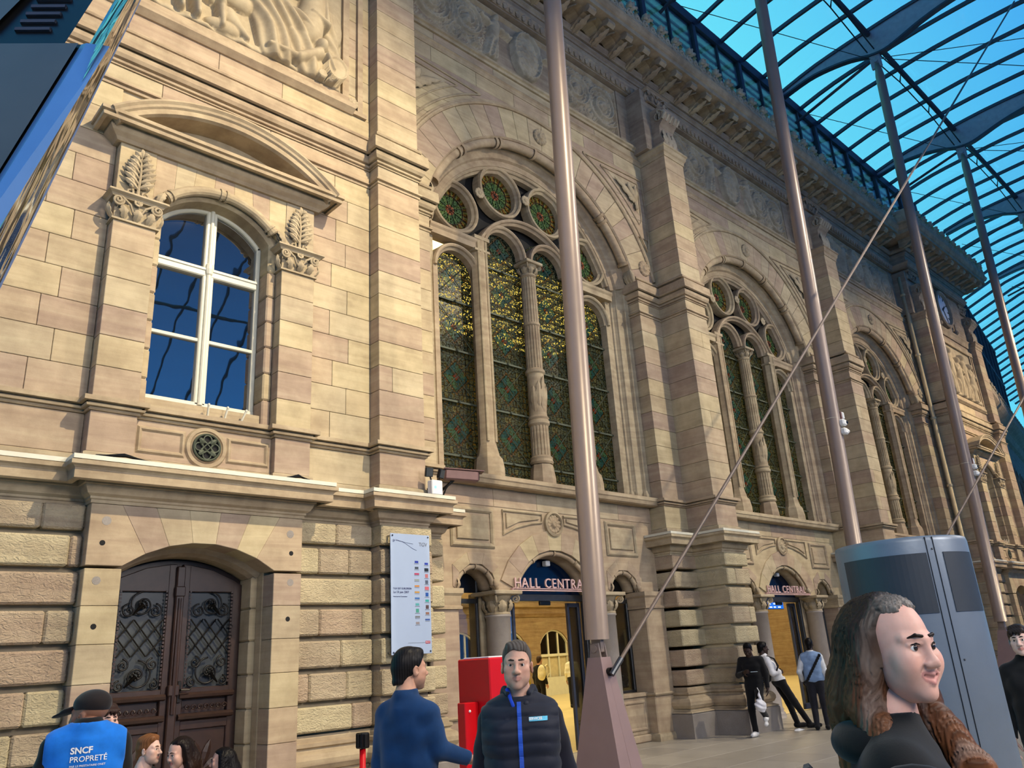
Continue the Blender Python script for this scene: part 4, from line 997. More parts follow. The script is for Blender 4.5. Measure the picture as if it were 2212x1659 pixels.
# ------------------------------------------------------------------ entrances: metal doors, blue fanlight
def entrance():
    root = empty('door_2', (11.05, 0, 0), label='first hall entrance with grey metal door frame and dark blue fanlight', cat='door', kind='structure')
    y = YL+.34
    fr = MB().cbox(-1.14, 1.14, y-.03, y+.08, 2.66, 2.78, .008)
    for s in (-1, 1): fr.cbox(*sorted((s*1.06, s*1.14)), y-.03, y+.08, 0, 2.7, .008)
    ob('door_frame', fr, 'alu_frame', root)
    for s in (-1, 1):
        lf = MB()
        for a, b in ((.70, .76), (1.0, 1.06)): lf.cbox(*sorted((s*a, s*b)), y+.10, y+.16, .02, 2.64, .006)
        lf.cbox(*sorted((s*.70, s*1.06)), y+.10, y+.16, .02, .16, .006); lf.cbox(*sorted((s*.70, s*1.06)), y+.10, y+.16, 2.56, 2.64, .006)
        dl = ob('door_leaf', lf, 'steel_dark', root); ob('door_pane', flat([(s*.76, .16), (s*1.0, .16), (s*1.0, 2.56), (s*.76, 2.56)], y+.125), 'door_glass', dl)
        sf = MB()
        for a, b in ((1.66, 1.70), (2.40, 2.46)): sf.cbox(*sorted((s*a, s*b)), y, y+.06, .9, 3.24, .006)
        sf.cbox(*sorted((s*1.66, s*2.46)), y, y+.06, .90, .95, .006); sf.cbox(*sorted((s*1.66, s*2.46)), y, y+.06, 2.62, 2.70, .006)
        sl = ob('side_light', sf, 'alu_frame', root); ob('side_pane', flat([(s*1.70, .95), (s*2.40, .95), (s*2.40, 2.62), (s*1.70, 2.62)], y+.03), 'door_glass', sl)
        _p, *_ = arch_pts(s*2.0, .45, 2.80, .40, 12); ob('side_fanlight', flat(_p, y+.02), 'black_metal', sl)
    pf, *_ = arch_pts(0, 1.02, 2.78, .70, 18); ob('fanlight', flat(pf, y+.02), 'sign_blue', root)
    ob('door_sensor', MB().cbox(-.22, .06, y-.09, y-.03, 2.58, 2.66, .012), 'black_metal', root)
    ob('fanlight_camera_body', MB().cbox(-.02, .10, y-.12, y+.0, 3.30, 3.40, .015), 'white_plastic', root)
    return root
ent1 = entrance()
e2 = copy_tree(ent1, None, (19.68, 0, 0), 'second hall entrance with grey metal door frame, behind the waiting men'); e2.name = 'door_3'
e3 = copy_tree(ent1, None, (28.31, 0, 0), 'third hall entrance with grey metal door frame, behind the grey kiosk'); e3.name = 'door_4'
def hall_sign(cx, label):
    root = empty('hall_sign', (cx, YL-.06, 2.80), label=label, cat='sign', group='hall central signs')
    ob('sign_rail', MB().cbox(-1.22, 1.02, -.02, .03, 0, .02, .004).cbox(-1.22, 1.02, -.02, .03, .035, .05, .004).cbox(-1.2, -1.17, .0, .12, 0, .05, .004).cbox(.98, 1.01, .0, .12, 0, .05, .004), 'sign_pink', root)
    x = -1.16
    for ch in 'HALL CENTRAL':
        if ch == ' ': x += .10; continue
        m = text_mb(ch, .245, .03, .0); w = max(p[0] for p in m.v)
        m.v = [(p[0], -p[2], p[1]) for p in m.v]
        for hx in (w*.5,): m.box(hx-.006, hx+.006, -.005, .005, -.01, .02)
        ob('letter', m, 'sign_pink', root, (x, 0, .06)); x += w+.026
    return root
hall_sign(11.05, 'pink HALL CENTRAL letters on a rail over the first entrance')
hall_sign(19.68, 'pink HALL CENTRAL letters on a rail over the second entrance, part hidden')

# ------------------------------------------------------------------ pavilion windows and the wooden door
def pav_window(n, cx, label):
    root = empty('window_%d' % n, (cx, 0, 0), label=label, cat='window', kind='structure')
    y = YW+.26; pts, R, zc, an = arch_pts(0, .745, 7.52, .37, 20)
    fr = MB()
    for s in (-1, 1): fr.cbox(*sorted((s*.68, s*.745)), y-.04, y+.06, 4.95, 7.53, .012)
    fr.arc(0, zc, R, PI/2-an, PI/2+an, 20, [(0, y-.04), (-.065, y-.04), (-.075, y-.02), (-.075, y+.06), (0, y+.06)])
    fr.cbox(-.745, .745, y-.05, y+.06, 4.93, 5.04, .012); ob('window_frame', fr, 'white_paint', root)
    mu = MB().cbox(-.075, .075, y-.05, y+.05, 5.0, 7.86, .014); mu.lathe((0, y-.05, 0), [(.035, 5.0), (.035, 6.86), (.05, 6.88), (.06, 6.95), (.05, 7.02), (.03, 7.04), (.03, 7.86)], 10)
    ob('mullion', mu, 'white_paint', root)
    tr = MB().cbox(-.70, .70, y-.055, y+.05, 6.84, 6.98, .014); tr.box(-.70, .70, y-.07, y-.05, 6.93, 6.96); ob('transom', tr, 'white_paint', root)
    for s in (-1, 1):
        ob('glazing_bar', MB().cbox(*sorted((s*.07, s*.70)), y-.03, y+.04, 5.88, 5.93, .008), 'white_paint', root)
        for z0, z1 in ((5.02, 5.9), (5.91, 6.86)): ob('glass_pane', flat([(s*.07, z0), (s*.69, z0), (s*.69, z1), (s*.07, z1)], 0), 'window_glass', root, (0, y+.01, 0))
        top = [(x, z-.04) for x, z in pts if s*x > .05]; top.sort(key=lambda p: s*p[0])
        ob('glass_pane', flat([(s*.07, 6.95)]+[(s*.07, zc+math.sqrt(R*R-.005)-.05)]+[(p[0]*.96, p[1]) for p in top]+[(s*.69, 6.95)], 0), 'window_glass', root, (0, y+.01, 0))
    ob('dark_backing', MB().box(-.9, .9, y+.3, y+.34, 4.8, 8.2), 'dark_void', root)  # black sheet standing in for the unlit room behind the glass
    sp = MB()
    for k, (x, a) in enumerate(((.02, -.05), (.24, .05), (.46, .15))): sp.tube([(x, YW-.02, 4.77), (x+a*.3, YW-.08, 4.93)], .014, 6); sp.sphere((x+a*.3, YW-.08, 4.93), .02, 6, 4)
    ob('wall_pins', sp, 'white_paint', root)
    return root
pav_window(1, 3.88, 'white framed six pane arched window reflecting the blue dusk sky')
pav_window(5, 35.48, 'far white framed arched window under the second pediment')
def wood_door(cx, n, label):
    root = empty('door_%d' % n, (cx, 0, 0), label=label, cat='door', kind='structure')
    y = YW+.42; pts, R, zc, an = arch_pts(0, .80, 2.80, .24, 20)
    ob('dark_backing', MB().box(-1.0, 1.0, y+.14, y+.18, 0, 3.4), 'dark_void', root)  # flat black board in place of the darkness behind the door
    ob('door_head', flat([(x*1.03, z+.02) for x, z in pts]+[(.82, 2.55), (-.82, 2.55)], y+.06, .04), 'door_wood', root)
    for s in (-1, 1):
        def X(a): return s*a
        lf = MB()
        topz = lambda x: zc+math.sqrt(R*R-x*x)-.03
        for a, b in ((.04, .13), (.68, .80)): lf.slab([(X(a), .05), (X(b), .05), (X(b), topz(b)), (X(a), topz(a))], y, y+.07, .008)
        for z0, z1 in ((.05, .20), (1.12, 1.22), (1.50, 1.58)): lf.cbox(*sorted((X(.12), X(.70))), y, y+.07, z0, z1, .008)
        lf.slab([(X(.12), 2.68), (X(.70), 2.68), (X(.70), topz(.70)), (X(.4), topz(.4)), (X(.12), topz(.12))], y, y+.07, .008)
        for zz in (1.24, 1.47): lf.sweep([(min(X(.08), X(.74)), y), (max(X(.08), X(.74)), y)], [(-.02, zz+.06), (.03, zz+.055), (.06, zz+.03), (.05, zz), (.02, zz-.01), (-.02, zz-.02)])
        leafo = ob('door_leaf', lf, 'door_wood', root)
        ob('door_backing', MB().box(*sorted((X(.05), X(.79))), y+.055, y+.075, .05, 1.6), 'door_wood', leafo)
        ob('door_panel', MB().cbox(*sorted((X(.13), X(.69))), y+.03, y+.06, .18, 1.14, .006), 'door_wood', leafo)
        pn = MB(); c = (X(.41), .66)
        for k in range(8):
            a = 2*PI*k/8+PI/8; leaf(pn, (c[0]+.04*math.cos(a), y+.02, c[1]+.06*math.sin(a)), (c[0]+.24*math.cos(a), y+.015, c[1]+.36*math.sin(a)), .05, .015, 1)
        pn.sphere((c[0], y+.02, c[1]), .05, 10, 6); ob('carved_rays', pn, 'door_wood', leafo)
        sc = MB()
        for k in range(7): sc.tube(spiral(X(.19+.075*k), y-.005, 1.36, .035, 1.2, 10, 0, s), .008, 5)
        ob('carved_band', sc, 'door_wood', leafo)
        ob('leaf_glass', flat([(X(.13), 1.56), (X(.69), 1.56), (X(.69), 2.70), (X(.13), 2.70)], y+.05), 'window_glass' if False else 'screen_dark', leafo)
        gr = MB()      # wrought iron grille: scrolls above and below a lattice
        x0, x1, z0, z1 = .16, .66, 1.95, 2.36
        for k in range(-2, 5):
            for q in (1, -1):
                a = (x0+(x1-x0)*(k/3.0), z0); b = (a[0]+(z1-z0)*.8, z1)
                # clip the diagonal to the panel
                t0, t1 = max(0, (x0-a[0])/(b[0]-a[0])), min(1, (x1-a[0])/(b[0]-a[0]))
                if t1-t0 < .1: continue
                p = [(a[0]+(b[0]-a[0])*t, z0+(z1-z0)*t) for t in (t0, t1)]
                if q < 0: p = [(x0+x1-u, w) for u, w in p]
                gr.tube([(X(u), y+.0+.008*q, w) for u, w in p], .009, 5)
        for zz in (2.04, 2.15, 2.27):
            for xx in (x0-.01, x1+.01): gr.tube([(X(xx+.022*math.cos(q)), y, zz+.022*math.sin(q)) for q in [2*PI*j/10 for j in range(10)]], .007, 5, True)
        for (cx_, cz_, r_, dd) in ((.41, 1.74, .17, 1), (.25, 1.86, .07, -1), (.58, 1.86, .07, 1), (.41, 2.53, .15, -1), (.26, 2.46, .08, 1), (.56, 2.46, .08, -1), (.22, 1.64, .06, 1), (.6, 1.64, .06, -1)):
            gr.tube([(X(p[0]), p[1], p[2]) for p in spiral(cx_, y, cz_, r_, 1.5, 28, PI/2, dd)], .011, 5)
        for (cx_, cz_) in ((.43, 1.74), (.41, 2.53)):
            for k in range(8): a = 2*PI*k/8; gr.sphere((X(cx_+.04*math.cos(a)), y-.02, cz_+.04*math.sin(a)), .018, 6, 4)
            gr.tube([(X(cx_), y-.02, cz_), (X(cx_+.11), y-.01, cz_-.12)], [.03, .008], 6)
        ob('iron_grille', gr, 'door_iron', leafo, smooth=True)
        bd = MB()
        for k in range(26): zz = 1.62+.042*k; bd.box(*sorted((X(.655), X(.68))), y-.012, y+.0, zz, zz+.028); bd.box(*sorted((X(.135), X(.155))), y-.012, y, zz, zz+.028)
        ob('bead_moulding', bd, 'door_wood', leafo)
    mid = MB().cbox(-.05, .05, y-.05, y+.03, .05, 2.98, .012); mid.cbox(-.065, .065, y-.07, y, 1.50, 1.62, .01); mid.cbox(-.06, .06, y-.06, y, 2.62, 2.74, .01); mid.lathe((0, y-.05, 0), [(.025, 1.3), (.03, 1.8), (.02, 2.6)], 8)
    ob('meeting_stile', mid, 'door_wood', root)
    hd = MB().cbox(.055, .10, y-.03, y, 1.42, 1.66, .006); hd.tube([(.078, y-.03, 1.56), (.078, y-.09, 1.56), (.17, y-.09, 1.555), (.19, y-.08, 1.57)], .011, 6); ob('door_handle', hd, 'door_iron', root)
    return root
wood_door(3.88, 1, 'dark carved wooden double door with wrought iron grilles')
wood_door(35.48, 5, 'far wooden double door under the second pavilion')
# ================================================================== entablature and cresting
def entablature():
    A, B_ = 9.42, YA-.02
    path = [(-3.0, A), (7.0, A), (7.0, B_), (31.9, B_), (31.9, A), (38.5, A), (38.5, 12.0)]
    root = ob('trim_5', MB().sweep(path, [(-.9, 17.0), (.0, 17.0), (.0, 15.68), (-.9, 15.68)]), 'attic', None, label='deep bracketed stone cornice with palmette cresting along the whole facade top', cat='cornice', kind='structure')
    for nm, prof in (('architrave_moulding', [(-.02, 15.72), (.03, 15.72), (.06, 15.78), (.12, 15.86), (.12, 15.90), (-.02, 15.92)]),
                     ('band_moulding', [(-.02, 16.18), (.03, 16.18), (.05, 16.22), (.10, 16.25), (.10, 16.30), (-.02, 16.32)]),
                     ('bed_moulding', [(-.02, 16.36), (.12, 16.36), (.18, 16.42), (.2, 16.48), (-.02, 16.5)]),
                     ('corona', [(-.02, 16.72), (.86, 16.72), (.86, 16.86), (.90, 16.88), (.95, 16.95), (.98, 17.02), (.98, 17.06), (-.02, 17.08)])):
        ob(nm, MB().sweep(path, prof), 'attic' if nm != 'corona' else 'moulding', root)
    # leaf drops of the architrave
    lm = MB(); x = 7.3
    while x < 31.6: leaf(lm, (x, B_-.10, 15.9), (x, B_-.06, 15.70), .085, .02, 3); x += .2
    ob('leaf_band', lm, 'attic', root, kind='stuff')
    # scrolled modillions (one mesh shared)
    pr = [(0, 16.40), (-.16, 16.38), (-.30, 16.44), (-.46, 16.55), (-.62, 16.56), (-.74, 16.50), (-.82, 16.56), (-.82, 16.66), (-.78, 16.72), (0, 16.72)]
    k = len(pr); mb = MB(); mb.add([(x, y, z) for x in (-.13, .13) for y, z in pr], [tuple(range(k)), tuple(range(2*k-1, k-1, -1))]+[(i, (i+1) % k, k+(i+1) % k, k+i) for i in range(k)])
    leaf(mb, (0, -.1, 16.36), (0, -.72, 16.49), .11, .03, 4, (0, 0, -1))
    me = mb.mesh('modillion', 'moulding')
    # scooped coffers between them
    cf = MB(); n = 10
    for i in range(n):
        a0, a1 = PI*i/n, PI*(i+1)/n
        for (ra, ya, rb, yb) in ((.20, -.12, .22, -.45), (.22, -.45, .12, -.70)):
            q = [(-ra*math.cos(a0), ya, 16.50+ra*.9*math.sin(a0)), (-ra*math.cos(a1), ya, 16.50+ra*.9*math.sin(a1)), (-rb*math.cos(a1), yb, 16.50+rb*.9*math.sin(a1)), (-rb*math.cos(a0), yb, 16.50+rb*.9*math.sin(a0))]
            cf.add(q, [(0, 1, 2, 3)])
    cme = cf.mesh('coffer', 'moulding')
    # palmette antefix
    an = MB(); N = 40; v = []; f = []
    for i in range(N+1):
        a = -.35+(PI+.7)*i/N; w = abs(math.cos((i/N)*PI*4.5)); r = .17*(.88+.12*w)
        for (q, h) in ((.25, -.06), (.6, -.03-.035*w), (.95, -.02-.05*w), (1.0, 0), (.98, .05)): v.append((r*q*math.cos(a), h, .33+r*q*math.sin(a)))
    for i in range(N):
        for j in range(4): f.append((i*5+j, (i+1)*5+j, (i+1)*5+j+1, i*5+j+1))
    an.add(v, f); an.lathe((0, .0, .33), [(.055, .04), (.055, -.06), (.03, -.085), (0, -.09)], 12, 'y')
    for s in (-1, 1):
        an.tube(spiral(s*.12, -.01, .13, .11, 1.4, 20, PI/2, -s), .032, 6); an.tube(spiral(s*.235, -.01, .10, .065, 1.1, 14, PI/2, s), .024, 6)
    an.box(-.3, .3, -.04, .05, 0, .045); an.box(-.03, .03, -.03, .03, .04, .2)
    ame = an.mesh('antefix', 'frieze', True)
    def run(x0, x1, y):
        n = max(1, round((x1-x0)/.72)); 
        for i in range(n):
            x = x0+(x1-x0)*(i+.5)/n
            if x > .5:
                link('modillion', me, root, (x, y, 0))
                if i < n-1: link('coffer', cme, root, (x+(x1-x0)/n/2, y, 0))
        n = max(1, round((x1-x0)/.67))
        for i in range(n):
            x = x0+(x1-x0)*(i+.5)/n
            if x > 8: link('antefix', ame, root, (x, y-.93, 17.06)).scale = (1.15, 1.15, 1.22)
    run(.2, 6.2, A); run(7.2, 31.0, B_); run(31.3, 39.2, A)
    for s in (1,):   # return face at the far pavilion corner
        o = link('antefix', ame, root, (31.05, 9.0, 17.06)); o.rotation_euler = (0, 0, -PI/2)
        ob('corner_block', MB().cbox(30.75, 31.2, 8.45, 9.4, 17.06, 17.6, .04), 'frieze', root)
    return root
entablature()
# clock of the far pavilion attic
clk = empty('wall_clock', (35.48, YW+.0, 14.75), label='round white station clock with black hands high on the far pavilion', cat='clock')
ob('clock_rim', MB().arc(0, 0, .86, 0, 2*PI, 48, [(0, .05), (0, -.12), (-.05, -.16), (-.13, -.14), (-.16, -.06), (-.16, .05)]), 'attic', clk)
ob('clock_dial', MB().lathe((0, 0, 0), [(0, -.03), (.72, -.03), (.72, .03), (0, .03)], 40, 'y'), 'clock_face', clk)
for i in range(12): ob('hour_mark', MB().box(-.02, .02, -.045, -.032, .54, .68).xf(Matrix.Rotation(PI/6*i, 4, 'Y')), 'black_metal', clk)
for nm, a, L, w in (('hour_hand', .9, .34, .03), ('minute_hand', 2.6, .55, .022)): ob(nm, MB().box(-w, w, -.06, -.045, -.08, L).xf(Matrix.Rotation(a, 4, 'Y')), 'black_metal', clk)
for s in (-1, 1):
    cw = MB()
    for k in range(6): leaf(cw, (s*.9, -.08, -.7+.2*k), (s*(1.12+.05*(k % 2)), -.10, -.55+.25*k), .10, .03)
    cw.sphere((s*.95, -.05, -.85), .12, 10, 6); ob('clock_garland', cw, 'attic', clk)

# ================================================================== glazed roof
RP = [(10.5, 21.72), (9, 22.03), (7, 22.2), (5, 22.28), (2, 22.15), (-2, 21.5), (-6, 20.2), (-10, 18.0), (-14, 14.4), (-17, 9.6), (-18.6, 4.5), (-19, 0.0)]
def cr(P, n):
    out = []
    for i in range(len(P)-1):
        p0, p1, p2, p3 = P[max(0, i-1)], P[i], P[i+1], P[min(len(P)-1, i+2)]
        for j in range(n):
            t_ = j/n; out.append(tuple(.5*((2*p1[c])+(-p0[c]+p2[c])*t_+(2*p0[c]-5*p1[c]+4*p2[c]-p3[c])*t_*t_+(-p0[c]+3*p1[c]-3*p2[c]+p3[c])*t_**3) for c in (0, 1)))
    return out+[P[-1]]
RC = cr(RP, 3)
def ribbon(m, pts, hx, d0, d1):
    # bar of half width hx following (y,z) points, from d0 to d1 below the curve
    n = len(pts); v = []
    for i, (y, z) in enumerate(pts):
        a = pts[max(0, i-1)]; b = pts[min(n-1, i+1)]; ty, tz = b[0]-a[0], b[1]-a[1]; L = math.hypot(ty, tz); ny, nz = tz/L, -ty/L
        for x, d in ((-hx, d0), (hx, d0), (hx, d1), (-hx, d1)): v.append((x, y-ny*d, z-nz*d))
    f = [(i*4+j, i*4+(j+1) % 4, i*4+4+(j+1) % 4, i*4+4+j) for i in range(n-1) for j in range(4)]+[(0, 1, 2, 3), tuple(range(4*n-4, 4*n))]
    return m.add(v, f)
def roof():
    root = ob('ceiling', MB().box(-6, 39, 10.42, 10.62, 21.35, 21.75), 'steel_dark', None, label='curved glass roof on steel rafters over the station forecourt', cat='glass roof', kind='structure')
    raf = ribbon(MB(), RC, .045, 0, .14).mesh('rafter', 'steel_dark')
    pan = MB(); n = len(RC); pan.add([(x, y, z+.03) for y, z in RC for x in (.0, 1.43)], [(2*i, 2*i+1, 2*i+3, 2*i+2) for i in range(n-1)])
    pme = pan.mesh('glass_pane', 'roof_glass', True)
    RC2 = cr([(16.5, 19.3), (14.4, 20.2), (12.4, 21.0), (10.5, 21.72)], 3)[:-1]+RC; raf2 = ribbon(MB(), RC2, .045, 0, .14).mesh('rafter', 'steel_dark')
    pn2 = MB(); n2 = len(RC2); pn2.add([(x, y, z+.03) for y, z in RC2 for x in (.0, 1.43)], [(2*i, 2*i+1, 2*i+3, 2*i+2) for i in range(n2-1)]); pme2 = pn2.mesh('glass_pane', 'roof_glass', True)
    for j in range(-9, 60):
        x = 8.65+1.43*j
        if j % 6 or x > 38.5: link('rafter', raf if x < 38.5 else raf2, root, (x, 0, 0))
        link('glass_pane', pme if x < 38.5 else pme2, root, (x, 0, 0))
    # fish-belly beams at every mast
    top = [(y, z-.02) for y, z in RC if y > -7]; bot = [(10.45, 21.46), (9.4, 21.62), (8.6, 21.58), (7.8, 21.42), (7.1, 21.15), (6.6, 21.08), (6.1, 21.18), (5.3, 21.40), (4.3, 21.55), (3, 21.55), (1, 21.35), (-2, 20.85), (-5, 20.2), (-6.9, 19.6)]
    bc = cr(bot, 3); N = 40; bm = MB(); v = []
    for i in range(N):
        y = 10.45-17.3*i/(N-1); zt = np.interp(-y, [-p[0] for p in top], [p[1] for p in top]); zb = np.interp(-y, [-p[0] for p in bc], [p[1] for p in bc]); v += [(-.05, y, zt), (.05, y, zt), (.05, y, zb), (-.05, y, zb)]
    bm.add(v, [(i*4+j, i*4+(j+1) % 4, i*4+4+(j+1) % 4, i*4+4+j) for i in range(N-1) for j in range(4)])
    bme = bm.mesh('beam_web', 'steel_blue')
    fl = ribbon(MB(), bc, .11, -.02, .05); ribbon(fl, RC, .10, -.02, .10); fme = fl.mesh('beam_flange', 'steel_dark')
    for k in range(-1, 10):
        x = 8.65+8.58*k; link('beam_web', bme, root, (x, 0, 0)); link('beam_flange', fme, root, (x, 0, 0))
    tr = MB().tube([(-6, 7.0, 22.0), (96, 7.0, 22.0)], .10, 8); ob('ridge_tube', tr, 'steel_dark', root)
    for yy in (-3.5, -11.5): ob('purlin_tube', MB().tube([(-6, yy, np.interp(-yy, [-p[0] for p in RC], [p[1] for p in RC])-.35), (96, yy, np.interp(-yy, [-p[0] for p in RC], [p[1] for p in RC])-.35)], .09, 8), 'steel_dark', root)
    for k in range(-1, 10):
        x = 8.65+8.58*k
        st = MB()
        for s in (-1, 1):   # underslung rods of the longitudinal truss
            pts = [(x+.2, 7.0+s*.12, 21.2), (x+8.58/3, 7.0+s*.12, 21.55), (x+8.58*2/3, 7.0+s*.12, 21.55), (x+8.38, 7.0+s*.12, 21.2)]; st.tube(pts, .022, 5)
        for q in (1, 2): st.tube([(x+8.58*q/3, 6.88, 21.55), (x+8.58*q/3, 7.0, 21.95), (x+8.58*q/3, 7.12, 21.55)], .03, 5)
        ob('truss_rods', st, 'cable', root)
        ob('rail_strut', MB().tube([(x, 7.05, 20.95), (x+.3, 10.3, 20.35)], .055, 8), 'steel_dark', root)
        ob('wind_cable', MB().tube([(x, 6.95, 20.95), (x+8.4, 2.0, 21.75)], .016, 5).tube([(x, 6.95, 20.95), (x+8.58, -3.4, 21.0)], .014, 5).tube([(x+1.5, 10.2, 21.3), (x+8.58, 7.1, 21.0)], .014, 5), 'cable', root)
    # glazed end wall far away
    ew = MB()
    for yy in range(-18, 11, 2): ew.tube([(95.9, yy, 0), (95.9, yy, np.interp(-yy, [-p[0] for p in RC], [p[1] for p in RC])-.1)], .07, 4)
    for zz in range(2, 21, 2): ew.tube([(95.9, -np.interp(-zz, [-p[1] for p in RC], [-p[0] for p in RC])*0-15.5+max(0, zz-12)*1.2, zz), (95.9, 10.5, zz)], .05, 4)
    ob('end_wall_bars', ew, 'steel_dark', root)
    # clerestory strip standing on the cornice
    cg = MB()
    for i in range(32):
        x = -6+1.43*i
        if i % 2 == 0: ob('clerestory_post', MB().box(x-.09, x+.09, 10.42, 10.62, 17.0, 21.4), 'steel_dark', root)
        else: ob('clerestory_bar', MB().box(x-.03, x+.03, 10.45, 10.55, 17.0, 21.4), 'steel_dark', root)
    ob('clerestory_glass', MB().box(-6, 39, 10.49, 10.51, 17.0, 21.4), 'tall_glass', root)
    for k in range(7): ob('white_bar', MB().box(-6, 39, 10.66, 10.70, 19.0+.34*k, 19.0+.34*k+.10), 'white_paint', root)  # white horizontal bars behind the clerestory glass
    return root
roof()

# ------------------------------------------------------------------ inclined masts on pyramid feet
def mast(x, label, lamps=True):
    root = empty('steel_mast', (x, 7.5, 0), label=label, cat='mast', group='row of steel masts before the facade')
    foot = MB(); b, tp = (.25, .43), (.10, .115)
    v = [(-b[0], -b[1], 0), (b[0], -b[1], 0), (b[0], b[1], 0), (-b[0], b[1], 0), (-tp[0], -tp[1], 1.62), (tp[0], -tp[1], 1.62), (tp[0], tp[1], 1.62), (-tp[0], tp[1], 1.62)]
    foot.add(v, [(0, 1, 5, 4), (1, 2, 6, 5), (2, 3, 7, 6), (3, 0, 4, 7), (4, 5, 6, 7)])
    fo = ob('pyramid_foot', foot, 'cone_paint', root)
    ob('foot_groove', MB().add([(-.012, -.433, .0), (.012, -.433, .0), (.012, -.168, 1.35), (-.012, -.168, 1.35), (-.012, -.40, .0), (.012, -.40, .0), (.012, -.14, 1.35), (-.012, -.14, 1.35)], [(0, 1, 2, 3), (0, 3, 7, 4), (1, 5, 6, 2)]), 'cone_paint', fo)
    ob('rod_socket', MB().lathe((0, -.19, 1.43), [(.055, .04), (.055, -.01), (.04, -.01), (.035, .06)], 14, 'y'), 'black_metal', fo)
    hg = MB()
    for s in (-1, 1): hg.add([(s*.05, -.10, 1.60), (s*.05, .10, 1.60), (s*.05, .07, 1.80), (s*.05, -.07, 1.80), (s*.075, -.10, 1.60), (s*.075, .10, 1.60), (s*.075, .07, 1.80), (s*.075, -.07, 1.80)], [(0, 1, 2, 3), (4, 7, 6, 5), (0, 4, 5, 1), (1, 5, 6, 2), (2, 6, 7, 3), (3, 7, 4, 0)])
    hg.cbox(-.035, .035, -.09, .09, 1.68, 1.88, .01); hg.lathe((-.1, 0, 1.73), [(.05, 0), (.05, .2)], 14, 'x')
    ob('hinge', hg, 'mast_paint', root)
    ax = lambda z: (0, -.55*(z-1.85)/19.0, z)
    sh = MB().tube([ax(1.85), ax(7), ax(13), ax(18.6), ax(20.2), ax(20.7)], [.165, .163, .158, .150, .145, .09], 28); ob('mast_shaft', sh, 'mast_paint', root, smooth=True)
    hd = MB().cbox(-.05, .05, -.70, -.35, 20.55, 21.1, .01); hd.lathe((-.12, -.55, 20.8), [(.06, 0), (.06, .24)], 12, 'x'); hd.tube([(0, -.55, 20.9), (0, -.55, 21.2)], .06, 8); ob('mast_head', hd, 'steel_blue', root)
    if lamps:
        y0 = -.16-.55*(6.1-1.85)/19
        for k, z in enumerate((6.02, 6.22)):
            lb = MB().cbox(-.03, .15, y0-.10, y0+.05, z-.075, z+.075, .03); lo = ob('sensor_body', lb, 'white_plastic', root)
            ob('sensor_lens', MB().sphere((.13, y0-.07, z), .05, 10, 8), 'white_plastic' if k == 0 else 'lens_black', lo)
        ob('sensor_bracket', MB().cbox(.10, .15, y0-.02, y0+.14, 6.32, 6.50, .01), 'camera_brown', root); ob('sensor_body', MB().cbox(.15, .23, y0-.04, y0+.06, 6.32, 6.50, .025), 'white_plastic', root)
        ob('cable_tie', MB().tube([(math.cos(a)*.166, y0+.16+math.sin(a)*.166, 6.34) for a in [2*PI*j/20 for j in range(20)]], .005, 4, True), 'white_paint', root)
    return root
mast(8.65, 'steel mast on a mauve pyramid foot beside the man in the padded vest', False)
mast(17.23, 'second steel mast from the left, its foot hidden by the grey kiosk')
mast(25.81, 'third steel mast, standing left of the young man at the right edge')
mast(34.39, 'fourth steel mast, seen against the far pavilion', False)
mast(42.97, 'fifth steel mast at the right edge, far down the hall', False)
def stay(p, q, label):
    o = empty('stay_rod', p, label=label, cat='rod', group='inclined stay rods'); d = Vector(q)-Vector(p)
    ob('rod', MB().tube([(0, 0, 0), tuple(d)], .026, 10), 'rod_paint', o, smooth=True); u = d.normalized()
    ob('rod_end', MB().tube([tuple(-u*.05), tuple(u*.22)], .04, 10), 'alu_frame', o); return o
stay((8.65, 7.27, 1.43), (28.1, 2.95, 21.9), 'long steel stay rod rising from the nearest pyramid foot')
stay((17.23, 7.27, 1.43), (28.3, 3.72, 11.2), 'steel stay rod rising from behind the grey kiosk to the right edge')
# drainpipe in the angle of the far pilaster
dp = empty('drainpipe', (32.05, 9.86, 0), label='cream drainpipe running down beside the far pilaster', cat='pipe')
ob('pipe', MB().tube([(0, 0, .2), (0, 0, 15.4)], .085, 12), 'drain', dp, smooth=True)
for k in range(6): ob('pipe_collar', MB().lathe((0, 0, 1.6+2.6*k), [(.085, -.05), (.11, -.04), (.11, .04), (.085, .05)], 12), 'drain', dp)

# ================================================================== floor
fl = ob('floor', MB().add([(-25, -20, -.008), (96, -20, -.008), (96, 11, -.008), (-25, 11, -.008)], [(0, 1, 2, 3)]), 'paving_joint', None, label='pale stone paved floor of the glazed forecourt', cat='floor', kind='structure')
rest = MB(); P = .9; near = []
for i in range(-28, 100):
    for j in range(-22, 12):
        x0, y0 = i*P, j*P
        if x0 > 90 or y0+P > 10.9: continue
        near.append(((x0+.45-15)**2*.25+(y0+.45-6)**2, x0, y0, 8.5 < x0 < 28 and 1 <= y0 < 10.3))
near.sort(); sl = MB().cbox(.003, P-.003, .003, P-.003, -.05, 0, .003).mesh('paving_slab', 'paving'); c = 0
for d, x0, y0, okk in near:
    if okk and c < 225: link('paving_slab', sl, fl, (x0, y0, 0)); c += 1
    else: rest.box(x0+.003, x0+P-.003, y0+.003, y0+P-.003, -.03, 0)
ob('paving_field', rest, 'paving', fl, kind='stuff')
tm = MB()
for k in range(4): tm.box(10.2+.06*k, 10.23+.06*k, 1.2, 3.6, 0, .004); tm.box(12.0+.06*k, 12.03+.06*k, 1.0, 3.6, 0, .004)
ob('tactile_strips', tm, 'tactile', fl)

